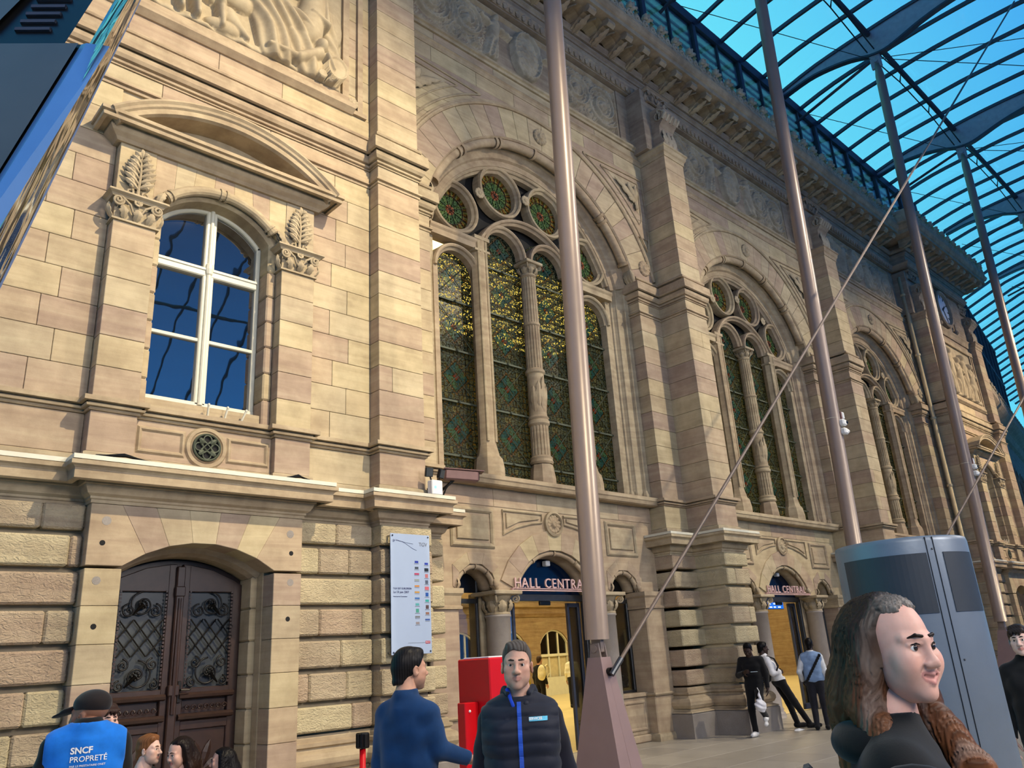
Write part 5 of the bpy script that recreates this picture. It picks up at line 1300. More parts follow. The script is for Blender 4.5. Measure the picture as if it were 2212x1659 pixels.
# ================================================================== booking hall behind the entrances
hw_ = MB(); Yb = 28.0
ops = [(29.15-2.95*k, .98, .80, 2.35, .60) for k in range(8)]+[(32.1+2.95*k, .98, .80, 2.35, .60) for k in range(3)]
hall = ob('wall_hall', wall_arches(5, 42, 0, 16.6, Yb, Yb+.4, [o for o in ops if 6.2 < o[0] < 41]), 'hallstone', None, label='warm lit back wall of the booking hall seen through the entrances', cat='wall', kind='structure')
for o in ops:
    if not 6.2 < o[0] < 41: continue
    w = MB(); x = o[0]
    for dx in (-.94, -.34, .34, .94): w.box(x+dx-.04, x+dx+.04, Yb+.1, Yb+.16, .8, 2.9 if abs(dx) < .5 else 2.4)
    w.box(x-.98, x+.98, Yb+.08, Yb+.16, 1.72, 1.84); w.box(x-1.0, x+1.0, Yb-.05, Yb+.1, .0, .8); pts, R, zc, an = arch_pts(x, .98, 2.35, .6, 12); w.arc(x, zc, R, PI/2-an, PI/2+an, 12, [(0, Yb+.06), (-.07, Yb+.06), (-.07, Yb+.16), (0, Yb+.16)])
    ob('hall_window', w, 'white_paint', hall); ob('hall_window_glass', MB().box(x-.96, x+.96, Yb+.17, Yb+.19, 1.84, 2.95), 'lens_black', hall); ob('hall_curtain', MB().box(x-.96, x+.96, Yb+.17, Yb+.19, .8, 1.74), 'curtain', hall)
ob('hall_cornice', MB().sweep([(5, Yb), (42, Yb)], [(-.05, 4.2), (.25, 4.15), (.25, 4.0), (.12, 3.95), (.1, 3.75), (.14, 3.7), (.05, 3.55), (-.05, 3.5)]), 'hallstone', hall)
glow_sheet = ob('hall_glow_panel', MB().box(11, 28.5, 12.0, 26.5, 16.42, 16.45), 'hall_glow', hall)  # glowing ceiling sheet added so the leaded glass sparkles yellow
lb_ = MB()
for k in range(18): lb_.box(11+k-.05, 11+k+.05, 12.0, 26.5, 16.35, 16.42)
for k in range(15): lb_.box(11, 28.5, 12+k-.05, 12+k+.05, 16.35, 16.42)
ob('glow_panel_bars', lb_, 'hallstone', hall)  # bars across the added glow panel
ob('hall_side_wall', MB().box(41.6, 42, 11, Yb, 0, 16.6), 'hallstone', hall); ob('hall_near_end_wall', MB().box(5, 5.3, 11, Yb, 0, 16.6), 'hallstone', hall)
ob('hall_roof', MB().box(5, 42, 10.95, Yb+.4, 16.5, 16.8), 'hallstone', hall); ob('hall_front_upper', MB().box(5, 42, 10.95, 11.1, 12.6, 16.6).box(5, 7.7, 10.95, 11.1, 0, 12.6).box(32.0, 42, 10.95, 11.1, 0, 12.6).box(14.3, 16.5, 10.95, 11.1, 0, 12.6).box(22.9, 25.1, 10.95, 11.1, 0, 12.6), 'hallstone', hall)
ob('hall_floor', MB().box(5, 42, 10.9, Yb, -.05, -.001), 'hall_floor', hall)
ds = empty('departure_screen', (23.55, 13.2, 2.66), label='bright blue departure screen hanging inside the second entrance', cat='screen')
ob('screen_case', MB().cbox(-.75, .75, -.06, .06, 0, .26, .01), 'black_metal', ds); ob('screen_face', MB().box(-.73, .73, -.066, -.061, .02, .24), 'screen_blue', ds)
for k in range(2):
    for q in range(5): ob('screen_word', MB().box(-.66+.26*q, -.66+.26*q+rnd.uniform(.08, .2), -.069, -.067, .05+.1*k, .09+.1*k), 'screen_white', ds)
for s in (-.5, .5): ob('screen_hanger', MB().tube([(s, 0, .26), (s, 0, 2)], .015, 6), 'black_metal', ds)

# ================================================================== lower wing beyond the far pavilion, set at a slight angle
o1 = [(1.4+2.3*k, .62, 6.9, 9.1, .62) for k in range(9)]; o0 = [(2.2+3.4*k, 1.1, 0, 2.6, .7) for k in range(6)]
wm = wall_arches(-.6, 22, 5.2, 11.2, 0, .4, o1); lo = wall_arches(-.6, 22, 0, 5.2, -.1, .4, o0); wm.add(lo.v, lo.f)
wing = ob('wall_far_wing', wm, 'attic', None, (38.9, 10.2, 0), label='lower sandstone wing with arched windows past the far pavilion', cat='wall', kind='structure'); wing.rotation_euler = (0, 0, .152)
for nm, prof in (('wing_cornice', [(-.05, 12.1), (.75, 12.1), (.75, 11.9), (.6, 11.75), (.3, 11.55), (.15, 11.3), (-.05, 11.2)]), ('wing_string', [(-.05, 5.4), (.25, 5.38), (.25, 5.2), (.1, 5.1), (-.05, 5.0)]), ('wing_sill', [(-.05, 6.9), (.12, 6.88), (.1, 6.75), (-.05, 6.7)])): ob(nm, MB().sweep([(-.6, 0), (22, 0)], prof), 'attic', wing)
for (x, hw, zb, zs, rise) in o1:
    _, R, zc, an = arch_pts(x, hw, zs, rise-.001); ob('wing_archivolt', MB().arc(x, zc, R+.02, 0, PI, 16, [(0, .05), (0, -.06), (.14, -.06), (.16, .05)]), 'attic', wing)
    ob('wing_pier', MB().lathe((x+1.15, -.05, 0), [(.17, 6.9), (.17, 7.0), (.12, 7.05), (.11, 8.9), (.17, 9.05), (.17, 9.15)], 12), 'attic', wing); ob('wing_glass', MB().box(x-.62, x+.62, .25, .27, 6.9, 9.75), 'window_glass', wing)
for z0, z1 in zip(GROOVES, GROOVES[1:]):
    x = -.55
    for (xo, hw, *_r) in o0: ob('rustic_block', MB().cbox(x, xo-hw-.0, -.24, -.05, z0+.03, z1-.03, .03), 'rustic', wing); x = xo+hw
for i in range(12):
    ob('wing_glazing_post', MB().box(-.5+1.9*i-.08, -.5+1.9*i+.08, .1, .28, 12.1, 19.6), 'steel_dark', wing)
    if i < 11: ob('wing_glazing_bar', MB().box(.45+1.9*i-.03, .45+1.9*i+.03, .14, .24, 12.1, 19.6), 'steel_dark', wing)
for z in (12.2, 14.6, 17.0, 19.5): ob('wing_glazing_rail', MB().box(-.6, 21, .1, .28, z-.07, z+.07), 'steel_dark', wing)
ob('wing_glazing', MB().box(-.6, 21, .19, .20, 12.1, 19.4), 'tall_glass', wing)
ab = [o for o in COL.objects if o.name.startswith('antefix')][0].data
for i in range(28): link('antefix', ab, wing, (-.2+.75*i, -.7, 12.1))
# ================================================================== forecourt things
def colour(name, c, rough=0.5, **k):
    if name not in MATS: plain(name, c, rough, 0, 0.05, **k)
    return name
# --- tall inclined display pylon close to the camera, upper left
def pylon():
    S = [[Vector(p) for p in q] for q in (PY0, PYM, PY1)]; A1, B1, D1, L1 = S[2]
    root = empty('display_pylon', (-.45, 2.4, 0), label='leaning dark display pylon with blue steel edge close at upper left', cat='display')
    back = Vector((-.10, .35, .12)); off = Vector((-.45, 2.4, 0))
    def lerp(a, b, t): return a+(b-a)*t
    def prism(*secs):
        m = MB(); n = len(secs[0]); v = [tuple(p-off) for s in secs for p in s]; f = [tuple(range(n)), tuple(range(n*(len(secs)-1), n*len(secs)))]
        for k in range(len(secs)-1): f += [(k*n+i, k*n+(i+1) % n, k*n+n+(i+1) % n, k*n+n+i) for i in range(n)]
        return m.add(v, f)
    def bar(fa, fb, depth, ext=Vector((0, 0, 0))):
        return prism(*[[fa(*s)+(ext if s is S[2] else Vector()), fb(*s)+(ext if s is S[2] else Vector()), fb(*s)+back*depth+(ext if s is S[2] else Vector()), fa(*s)+back*depth+(ext if s is S[2] else Vector())] for s in S])
    up_ = (D1-S[1][2])*.5
    ob('screen_panel', bar(lambda A, B, D, L: L, lambda A, B, D, L: lerp(A, L, .04), 1.0), 'screen_dark', root)
    ob('panel_gasket', bar(lambda A, B, D, L: lerp(A, L, .045), lambda A, B, D, L: lerp(A, L, -.01), .8), 'black_metal', root).location = tuple(back*.1)
    ob('edge_frame', bar(lambda A, B, D, L: A, lambda A, B, D, L: B, .9), 'blue_frame', root)
    ob('polished_reveal', bar(lambda A, B, D, L: lerp(B, D, .12), lambda A, B, D, L: lerp(B, D, .90), .3, up_), 'chrome', root)
    ob('outer_lip', bar(lambda A, B, D, L: lerp(B, D, .91), lambda A, B, D, L: D, .4, up_), 'blue_frame', root)
    # head: dark recess and upper plates above the face panel
    u = (A1-S[1][0]).normalized()
    ob('head_recess', prism([L1+back*.5, A1+back*.5, A1+back*1.2, L1+back*1.2], [L1+back*.5+u*1.4, A1+back*.5+u*1.4, A1+back*1.2+u*1.4, L1+back*1.2+u*1.4]), 'black_metal', root)
    s0, s1 = lerp(A1, L1, .10), lerp(A1, L1, .42)
    ob('head_plate', prism([p+back*.35+u*.18 for p in (lerp(A1, L1, .45), L1)]+[p+back*.5+u*.18 for p in (L1, lerp(A1, L1, .45))], [p+back*.35+u*1.5 for p in (lerp(A1, L1, .25), L1)]+[p+back*.5+u*1.5 for p in (L1, lerp(A1, L1, .25))]), 'screen_dark', root)
    vn = MB()
    for k in range(7): p = lerp(A1, L1, .12)+back*.48+u*(.15+.06*k); q = lerp(A1, L1, .30)+back*.48+u*(.15+.06*k); vn.tube([tuple(p-off), tuple(q-off)], .012, 5)
    ob('vent_slots', vn, 'steel_dark', root)
    return root
PY0 = [[-0.3496, 2.1756, 0.2764], [-0.3266, 2.2107, 0.1579], [-0.2459, 2.5789, 0.0], [-0.8069, 2.6056, 0.3122]]
PYM = [[0.235, 2.5171, 2.702], [0.2581, 2.5522, 2.5835], [0.3387, 2.9204, 2.4255], [-0.2222, 2.9471, 2.7378]]
PY1 = [[0.575, 2.7635, 3.9475], [0.641, 2.7072, 3.9307], [0.7317, 2.9529, 4.1565], [0.0063, 3.2985, 3.9917]]
pylon()

# --- grey elliptical information kiosk
def kiosk():
    c = Vector((5.32, 2.02, 0)); r = .385; H = 2.20
    root = empty('information_kiosk', c, label='large grey metal cylindrical kiosk with dark screens behind the smiling woman', cat='kiosk')
    f_ = Vector((-.936, -.353, 0)); s_ = Vector((.353, -.936, 0))
    def P(a, z, rr=r): a = math.radians(a); return tuple(f_*math.cos(a)*rr+s_*math.sin(a)*rr+Vector((0, 0, z)))
    body = MB(); n = 72
    rings = [(0, 0), (r*.96, 0), (r, .02), (r, H-.03), (r*.985, H-.005), (r*.96, H), (0, H)]
    body.lathe((0, 0, 0), rings, n); ob('kiosk_body', body, 'kiosk_metal', root, smooth=False)
    def patch(a0, a1, z0, z1, rr):
        m = MB(); k = 18; v = []
        for i in range(k+1):
            a = a0+(a1-a0)*i/k
            for z in (z0, z1):
                for q in (rr, r-.02): v.append(P(a, z, q))
        f = []
        for i in range(k):
            b = i*4; f += [(b, b+4, b+6, b+2), (b+2, b+6, b+7, b+3), (b, b+1, b+5, b+4)]
        f += [(0, 2, 3, 1), (k*4, k*4+1, k*4+3, k*4+2)]
        return m.add(v, f)
    ob('kiosk_screen', patch(-57, 21, 1.76, 2.10, r+.004), 'kiosk_panel', root); ob('kiosk_screen', patch(36, 76, 1.76, 2.10, r+.004), 'kiosk_panel', root)
    for a in (22.5, 29): ob('panel_seam', patch(a-.35, a+.35, .03, H-.01, r+.002), 'black_metal', root)
    for a, z in ((27, 2.12), (33, 1.5), (25.5, .9)): ob('rivet', MB().sphere(P(a, z), .006, 8, 6), 'alu_frame', root)
    for p in body.v: pass
    for o in root.children:
        if o.name.startswith('kiosk_body'):
            o.data.polygons.foreach_set('use_smooth', [len(p.vertices) == 4 and abs(p.normal.z) < .5 for p in o.data.polygons])
kiosk()

# --- red ticket validator and barrier post
rb = empty('ticket_machine', (5.86, 6.58, 0), label='tall red ticket machine behind the man in the padded vest', cat='machine')
ob('machine_case', MB().cbox(-.24, .24, -.25, .25, 0, 1.69, .012), 'red_paint', rb)
ob('machine_top', MB().cbox(-.2, .2, -.2, .2, 1.69, 1.705, .004), 'paper', rb)
ob('machine_fin', MB().cbox(-.42, -.24, -.06, .06, 0, 1.28, .008), 'red_paint', rb); ob('fin_lamp', MB().sphere((-.36, -.062, 1.20), .014, 10, 6), 'white_plastic', rb)
bp = empty('barrier_post', (4.97, 7.62, 0), label='red queue barrier post with black head beside the man in blue', cat='post')
ob('post_tube', MB().tube([(0, 0, .02), (0, 0, .90)], .032, 16), 'red_paint', bp, smooth=True); ob('post_base', MB().lathe((0, 0, 0), [(.17, 0), (.17, .02), (.05, .05), (.035, .06)], 24), 'black_metal', bp)
ph = MB().cbox(-.055, .055, -.055, .055, .89, 1.04, .012); ob('post_head', ph, 'black_metal', bp)
for k in range(4): a = PI/2*k; ob('belt_slot', MB().cbox(.05*math.cos(a)-.02, .05*math.cos(a)+.02, .05*math.sin(a)-.02, .05*math.sin(a)+.02, .90, 1.03, .006), 'iron', bp)

# --- acrylic sponsor board on the pilaster
def board():
    root = empty('sponsor_board', (6.38, 9.10, 1.81), label='frosted acrylic sponsor board with logos on the left pilaster', cat='board')
    W_, H_ = .67, 1.60
    ob('acrylic_sheet', MB().cbox(0, W_, 0, .012, 0, H_, .003), 'board_acrylic', root)
    for x in (.03, W_-.03):
        for z in (.03, H_-.03): ob('standoff_bolt', MB().lathe((x, -.008, z), [(0, 0), (.012, 0), (.012, .13), (0, .13)], 12, 'y'), 'chrome', root)
    def txt(s, x, z, size, mt, bold=0):
        m = text_mb(s, size, .002, bold); m.v = [(p[0]+x, -.003-p[2], p[1]+z) for p in m.v]; return ob('printed_text', m, mt, root)
    ink = colour('ink_blue', (48, 52, 110)); grey = colour('ink_grey', (120, 124, 134)); red = colour('ink_red', (176, 40, 70))
    txt('TGV', .48, 1.44, .075, grey); txt('TGV EST EUROPEEN', .035, .845, .034, ink); txt('Le 10 juin 2007', .035, .795, .042, ink); txt('Financé par les 22 partenaires', .035, .745, .019, ink)
    fs = MB(); fs.tube([(.05+.016*math.cos(a), -.003, 1.50+.016*math.sin(a)) for a in [2*PI*j/14 for j in range(14)]], .002, 4, True)
    fs.tube([(.08+.3*t_, -.003, 1.515-.02*t_*t_-.03*math.sin(t_*2)) for t_ in [k/12 for k in range(13)]], .0018, 4); fs.tube([(.08+.36*t_, -.003, 1.50-.10*t_+.02*math.sin(t_*5)) for t_ in [k/12 for k in range(13)]], .0018, 4); fs.sphere((.055, -.004, 1.50), .006, 8, 5)
    ob('printed_emblem', fs, ink, root)
    cols = [(40, 60, 160), (60, 70, 80), (190, 40, 80), (150, 160, 150), (210, 140, 60), (200, 150, 60), (60, 110, 180), (90, 170, 170), (80, 160, 140), (120, 120, 120), (150, 140, 140)]
    col2 = [(50, 70, 170), (30, 40, 50), (200, 120, 120), (90, 100, 120), (210, 110, 120), (40, 90, 170), (60, 170, 160), (90, 70, 70), (150, 110, 90), (60, 90, 160)]
    for cl, x, z0, dz in ((cols, .385, 1.22, .082), (col2, .555, 1.20, .084)):
        for i, q in enumerate(cl):
            z = z0-dz*i; w, h = rnd.choice(((.07, .045), (.05, .05), (.08, .02), (.06, .03))); nm = colour('ink_%d_%d_%d' % q, q)
            ob('printed_logo', MB().box(x+.05-w/2, x+.05+w/2, -.0025, .001, z-h/2, z+h/2), nm, root)
            ob('printed_caption', MB().box(x+.01, x+.09, -.0025, .001, z-h/2-.014, z-h/2-.008), grey, root)
    ob('printed_logo', MB().cbox(.56, .64, -.0028, .001, .13, .165, .0008), red, root); txt('SNCF', .563, .138, .028, 'paper'); ob('printed_rule', MB().box(.27, .55, -.0025, .001, .143, .147), grey, root)
board()
# --- lamp and camera on the cornice of the left pilaster
fl_ = empty('flood_lamp', (7.20, 9.12, 3.99), label='small white twin floodlight on the cornice beside the brown camera', cat='lamp')
ob('lamp_box', MB().cbox(-.10, .10, -.06, .06, .02, .24, .012), 'white_plastic', fl_); ob('status_light', MB().lathe((-.04, -.062, .13), [(0, 0), (.022, 0), (.022, .004), (0, .004)], 14, 'y'), 'led_green', fl_); ob('lamp_foot', MB().cbox(-.07, .05, -.05, .05, 0, .03, .004), 'black_metal', fl_)
for s in (-1, 1):
    hd = ob('lamp_head', MB().cbox(-.06, .06, -.035, .02, -.07, .07, .008), 'black_metal', fl_, (s*.11, 0, .36)); hd.rotation_euler = (.3, 0, s*.3); ob('lamp_glass', MB().box(-.05, .05, -.040, -.036, -.06, .06), 'screen_dark', hd); ob('lamp_arm', MB().tube([(s*.06, 0, .22), (s*.1, 0, .33)], .012, 6), 'black_metal', fl_)
cc = empty('security_camera', (7.45, 9.55, 4.15), label='brown box security camera on a bracket at the foot of the first arch', cat='camera')
bx = MB().cbox(-.16, .36, -.09, .09, .12, .28, .02); cb_ = ob('camera_housing', bx, 'camera_brown', cc, (.12, -.42, 0)); cb_.rotation_euler = (0, .08, -.5)
ob('sun_shield', MB().cbox(-.18, .44, -.10, .10, .275, .295, .006), 'camera_brown', cb_); ob('camera_lens', MB().box(.362, .368, -.07, .07, .14, .26), 'lens_black', cb_)
ob('camera_bracket', MB().tube([(0, .0, -.1), (.02, -.2, -.02), (.12, -.42, .13)], .022, 8).cbox(-.04, .04, -.03, .05, -.16, .08, .008), 'black_metal', cc); ob('camera_cable', MB().tube([(-.05, -.05, -.14), (-.02, -.22, -.25), (.03, -.33, .0), (.1, -.4, .13)], .012, 6), 'black_metal', cc)
pp_ = ob('litter', MB().add([(-.12, -.05, .002), (.1, -.07, .01), (.14, .03, .004), (-.02, .08, .03), (-.13, .04, .006), (0, 0, .045)], [(0, 1, 5), (1, 2, 5), (2, 3, 5), (3, 4, 5), (4, 0, 5), (4, 3, 2, 1, 0)]), 'paper', None, (15.75, 8.62, 0), label='crumpled white paper lying on the floor near the leaning man', cat='litter')
# --- posters behind the side light of the first entrance
po = empty('poster', (1.98, YL+.42, 1.0), ent1, label='black poster with red camera symbol')
ob('poster_sheet', MB().box(-.34, .34, 0, .01, 0, .85), 'black_metal', po); ob('poster_symbol', MB().cbox(-.16, .12, -.012, -.002, .50, .62, .004).cbox(-.02, .04, -.012, -.002, .36, .5, .004).cbox(-.06, .14, -.012, -.002, .33, .37, .004), 'symbol_glow_red', po); ob('poster_line', MB().box(-.2, .2, -.004, -.001, .22, .24), 'paper', po); ob('poster_line', MB().box(-.2, .16, -.004, -.001, .17, .19), 'paper', po)  # printed poster; its red symbol is given a glow of its own
dm = MB()
for i in range(60): x, z = rnd.uniform(-.33, .33), rnd.choice((rnd.uniform(.02, .14), rnd.uniform(.72, .84))); dm.box(x-.012, x+.012, -.004, -.001, z-.012, z+.012)
ob('poster_dots', dm, 'paper', po, kind='stuff')
# ================================================================== people: smooth signed-distance bodies polygonised with surface nets
def snet(F, org, h):
    ins = F < 0; nx, ny, nz = F.shape
    c = np.zeros((nx-1, ny-1, nz-1), np.int8)
    for i in (0, 1):
        for j in (0, 1):
            for k in (0, 1): c += ins[i:nx-1+i, j:ny-1+j, k:nz-1+k]
    act = (c > 0) & (c < 8); I, J, K = np.nonzero(act)
    if len(I) == 0: return np.zeros((0, 3)), np.zeros((0, 4), int)
    idx = -np.ones(act.shape, np.int64); idx[I, J, K] = np.arange(len(I))
    S = np.zeros((len(I), 3)); N = np.zeros(len(I))
    cor = [(i, j, k) for i in (0, 1) for j in (0, 1) for k in (0, 1)]
    val = {q: F[I+q[0], J+q[1], K+q[2]] for q in cor}
    for a in cor:
        for ax in range(3):
            if a[ax]: continue
            b = list(a); b[ax] = 1; b = tuple(b); va, vb = val[a], val[b]; m = (va < 0) != (vb < 0)
            t_ = np.where(m, va/np.where(m, va-vb, 1), 0)
            for d in range(3): S[:, d] += np.where(m, a[d]+(t_ if d == ax else 0), 0)
            N += m
    V = (np.stack([I, J, K], 1)+S/N[:, None])*h+org
    Q = []
    for ax in range(3):
        sl0 = [slice(None)]*3; sl1 = [slice(None)]*3; sl0[ax] = slice(0, -1); sl1[ax] = slice(1, None)
        a, b = ins[tuple(sl0)], ins[tuple(sl1)]; u, w = [d for d in range(3) if d != ax]
        for fl in (0, 1):
            m = (a & ~b) if fl == 0 else (~a & b); P = np.stack(np.nonzero(m), 1)
            P = P[(P[:, u] > 0) & (P[:, w] > 0) & (P[:, u] < F.shape[u]-1) & (P[:, w] < F.shape[w]-1)]
            if len(P) == 0: continue
            def at(du, dw): q = P.copy(); q[:, u] -= du; q[:, w] -= dw; return idx[q[:, 0], q[:, 1], q[:, 2]]
            quad = np.stack([at(1, 1), at(0, 1), at(0, 0), at(1, 0)], 1)
            if (fl == 0) == (ax == 1): quad = quad[:, ::-1]
            Q.append(quad)
    return V, np.concatenate(Q)
def V3(*a): return np.array(a, float)
class SDF:
    def __init__(s): s.p = []
    def cap(s, a, b, ra, rb=None, k=.02, sub=False): s.p.append(('c', V3(*a), V3(*b), ra, ra if rb is None else rb, k, sub)); return s
    def ell(s, c, r, k=.02, sub=False, R=None): s.p.append(('e', V3(*c), V3(*r), R, None, k, sub)); return s
    def mesh(s, h, post=None, clip=None):
        lo = np.full(3, 1e9); hi = -lo
        for p in s.p:
            if p[6]: continue
            if p[0] == 'c': r = max(p[3], p[4]); lo = np.minimum(lo, np.minimum(p[1], p[2])-r); hi = np.maximum(hi, np.maximum(p[1], p[2])+r)
            else: r = p[2].max() if p[3] is not None else p[2]; lo = np.minimum(lo, p[1]-r); hi = np.maximum(hi, p[1]+r)
        if clip is not None: lo = np.maximum(lo, clip[0]); hi = np.minimum(hi, clip[1])
        lo = lo-4*h-.012; hi = hi+4*h+.012; n = np.ceil((hi-lo)/h).astype(int)+1
        ax = [lo[d]+h*np.arange(n[d]) for d in range(3)]; F = np.full(n, .5)
        for p in s.p:
            k = p[5]; mg = k+.03
            if p[0] == 'c': r = max(p[3], p[4]); l2 = np.minimum(p[1], p[2])-r-mg; h2 = np.maximum(p[1], p[2])+r+mg
            else: r = p[2].max() if p[3] is not None else p[2]; l2 = p[1]-r-mg; h2 = p[1]+r+mg
            i0 = np.clip(np.floor((l2-lo)/h).astype(int), 0, n); i1 = np.clip(np.ceil((h2-lo)/h).astype(int)+1, 0, n)
            if (i1 <= i0).any(): continue
            sl = tuple(slice(a, b) for a, b in zip(i0, i1)); X, Y, Z = np.meshgrid(ax[0][sl[0]], ax[1][sl[1]], ax[2][sl[2]], indexing='ij')
            if p[0] == 'c':
                a, b = p[1], p[2]; d = b-a; L2 = d@d+1e-12; t_ = np.clip(((X-a[0])*d[0]+(Y-a[1])*d[1]+(Z-a[2])*d[2])/L2, 0, 1)
                D = np.sqrt((X-a[0]-t_*d[0])**2+(Y-a[1]-t_*d[1])**2+(Z-a[2]-t_*d[2])**2)-(p[3]+(p[4]-p[3])*t_)
            else:
                q = [X-p[1][0], Y-p[1][1], Z-p[1][2]]
                if p[3] is not None: M_ = p[3]; q = [M_[0][i]*q[0]+M_[1][i]*q[1]+M_[2][i]*q[2] for i in range(3)]
                r = p[2]; k0 = np.sqrt((q[0]/r[0])**2+(q[1]/r[1])**2+(q[2]/r[2])**2); k1 = np.sqrt((q[0]/r[0]**2)**2+(q[1]/r[1]**2)**2+(q[2]/r[2]**2)**2)+1e-9; D = k0*(k0-1)/k1
            A = F[sl]
            if p[6]: B = -D; hh = np.maximum(k-np.abs(A-B), 0)/k; F[sl] = np.maximum(A, B)+hh*hh*k/4
            else: hh = np.maximum(k-np.abs(A-D), 0)/k; F[sl] = np.minimum(A, D)-hh*hh*k/4
        if post is not None:
            X, Y, Z = np.meshgrid(*ax, indexing='ij'); F = post(F, X, Y, Z)
        return snet(F, lo, h)
def np_mesh(name, parts, mats, cols=None, smooth=True):
    V = []; Q = []; mi = []; off = 0
    for i, (v, q) in enumerate(parts):
        if len(v) == 0: continue
        V.append(v); Q.append(q+off); mi += [i if len(mats) > 1 else 0]*len(q); off += len(v)
    V = np.concatenate(V); Q = np.concatenate(Q)
    me = bpy.data.meshes.new(name); me.vertices.add(len(V)); me.vertices.foreach_set('co', V.ravel()); me.loops.add(Q.size); me.loops.foreach_set('vertex_index', Q.ravel().astype(np.int32))
    me.polygons.add(len(Q)); me.polygons.foreach_set('loop_start', np.arange(0, Q.size, 4, dtype=np.int32)); me.polygons.foreach_set('loop_total', np.full(len(Q), 4, np.int32))
    for m in mats: me.materials.append(MATS[m])
    if len(mats) > 1: me.polygons.foreach_set('material_index', np.array(mi, np.int32))
    me.update(); me.validate()
    if smooth: me.polygons.foreach_set('use_smooth', [True]*len(me.polygons))
    if cols is not None:
        at = me.color_attributes.new('tone', 'FLOAT_COLOR', 'POINT'); C = np.ones((len(V), 4)); C[:, :3] = cols(V); at.data.foreach_set('color', C.ravel())
    return me
def tone_mat(name, rough=.5, sss=.08, hair=False):
    t = NT(name); a = t.new('Attribute'); a.attribute_name = 'tone'; c = a.outputs['Color']
    c = t.mix(.25, c, t.ramp(t.noise(t.obj(), 40 if not hair else 90, 3, .6), [(.3, (.72, .68, .66, 1)), (.7, (1.1, 1.1, 1.1, 1))]), 'MULTIPLY')
    t.lk(c, t.p.inputs['Base Color']); t.p.inputs['Roughness'].default_value = rough; t.p.inputs['Specular IOR Level'].default_value = .12 if hair else .35
    if sss: t.p.inputs['Subsurface Weight'].default_value = sss; t.p.inputs['Subsurface Radius'].default_value = (.012, .005, .003); t.p.inputs['Subsurface Scale'].default_value = .5
    MATS[name] = t.m
tone_mat('skin', .5, .10); tone_mat('hair', .42, 0, True)
def cloth(name, c, rough=.85):
    if name in MATS: return name
    t = NT(name); g = t.obj(); n = t.noise(g, 9, 4, .6); col = srgb(*c)
    t.lk(t.ramp(n, [(.3, tuple(x*.8 for x in col[:3])+(1,)), (.7, tuple(min(1, x*1.15) for x in col[:3])+(1,))]), t.p.inputs['Base Color']); t.p.inputs['Roughness'].default_value = rough; t.p.inputs['Specular IOR Level'].default_value = .2
    t.p.inputs['Sheen Weight'].default_value = .15; t.bump(t.noise(g, 160, 2, .6), .15, .002); MATS[name] = t.m; return name
plain('eye_white', (228, 224, 218), .15, 0, .02); plain('eye_iris', (40, 28, 22), .1, 0, .1, 80); plain('teeth', (235, 228, 214), .25, 0, .02); plain('lip', (170, 92, 86), .4, 0, .05)
lin = lambda c: np.array(srgb(*c)[:3])
def rotz(a): c, s = math.cos(a), math.sin(a); return np.array([[c, -s, 0], [s, c, 0], [0, 0, 1]])
def rotx(a): c, s = math.cos(a), math.sin(a); return np.array([[1, 0, 0], [0, c, -s], [0, s, c]])
def roty(a): c, s = math.cos(a), math.sin(a); return np.array([[c, 0, s], [0, 1, 0], [-s, 0, c]])
def head_sdf(female=False, smile=False, wide=1.0):
    S = SDF(); w = wide
    S.ell((0, -.012, .045), (.076*w, .096, .085)); S.ell((0, .03, -.02), (.062*w, .066, .09), .03); S.ell((0, .034, -.068), (.050*w if not female else .045*w, .052, .044), .03); S.ell((0, .074, -.098), (.022, .018, .017), .022)
    for s in (-1, 1):
        S.ell((s*.040*w, .040, -.045), (.022, .034, .034), .03); S.ell((s*.042*w, .064, -.014), (.024, .022, .021), .022); S.cap((s*.008, .090, .026), (s*.048*w, .070, .028), .0095 if not female else .007, None, .016)
        S.ell((s*.031, .101, .008), (.020, .015, .0125), .012, True); S.ell((s*.079*w, -.004, -.008), (.008, .021, .031), .008, False, rotz(-s*.35)); S.ell((s*.087*w, .002, -.004), (.006, .010, .017), .004, True)
        S.ell((s*.0135, .101, -.031), (.010, .010, .0085), .008); S.ell((s*.0065, .112, -.040), (.0036, .005, .004), .003, True)
        S.cap((s*.017, .0915, .0165), (s*.045, .080, .013), .0042, None, .005)
    nl = (.0075 if smile else .0045) if female else 0; S.cap((0, .090, .020), (0, .113-nl, -.022), .0072, .0105-nl*.3, .014); S.ell((0, .116-nl*1.3, -.027), (.0122-nl*.3, .0115, .011), .01)
    if smile:
        for s in (-1, 1):
            S.cap((0, .0945, -.0540), (s*.029, .0790, -.0490), .0042, .0024, .008); S.cap((0, .0925, -.0715), (s*.028, .0785, -.0520), .0050, .0024, .008)
            S.cap((0, .1030, -.0630), (s*.026, .0850, -.0530), .0062, .0022, .003, True); S.ell((s*.043, .066, -.032), (.022, .022, .024), .022)
            S.cap((s*.020, .096, -.034), (s*.036, .082, -.056), .0016, .0012, .006, True)
    else:
        for s in (-1, 1):
            S.cap((0, .0970, -.0535), (s*.023, .0860, -.0590), .0052, .0026, .007); S.cap((0, .0960, -.0675), (s*.021, .0855, -.0620), .0060, .0026, .007)
            S.cap((0, .1040, -.0605), (s*.022, .0900, -.0605), .0016, .001, .002, True)
    return S
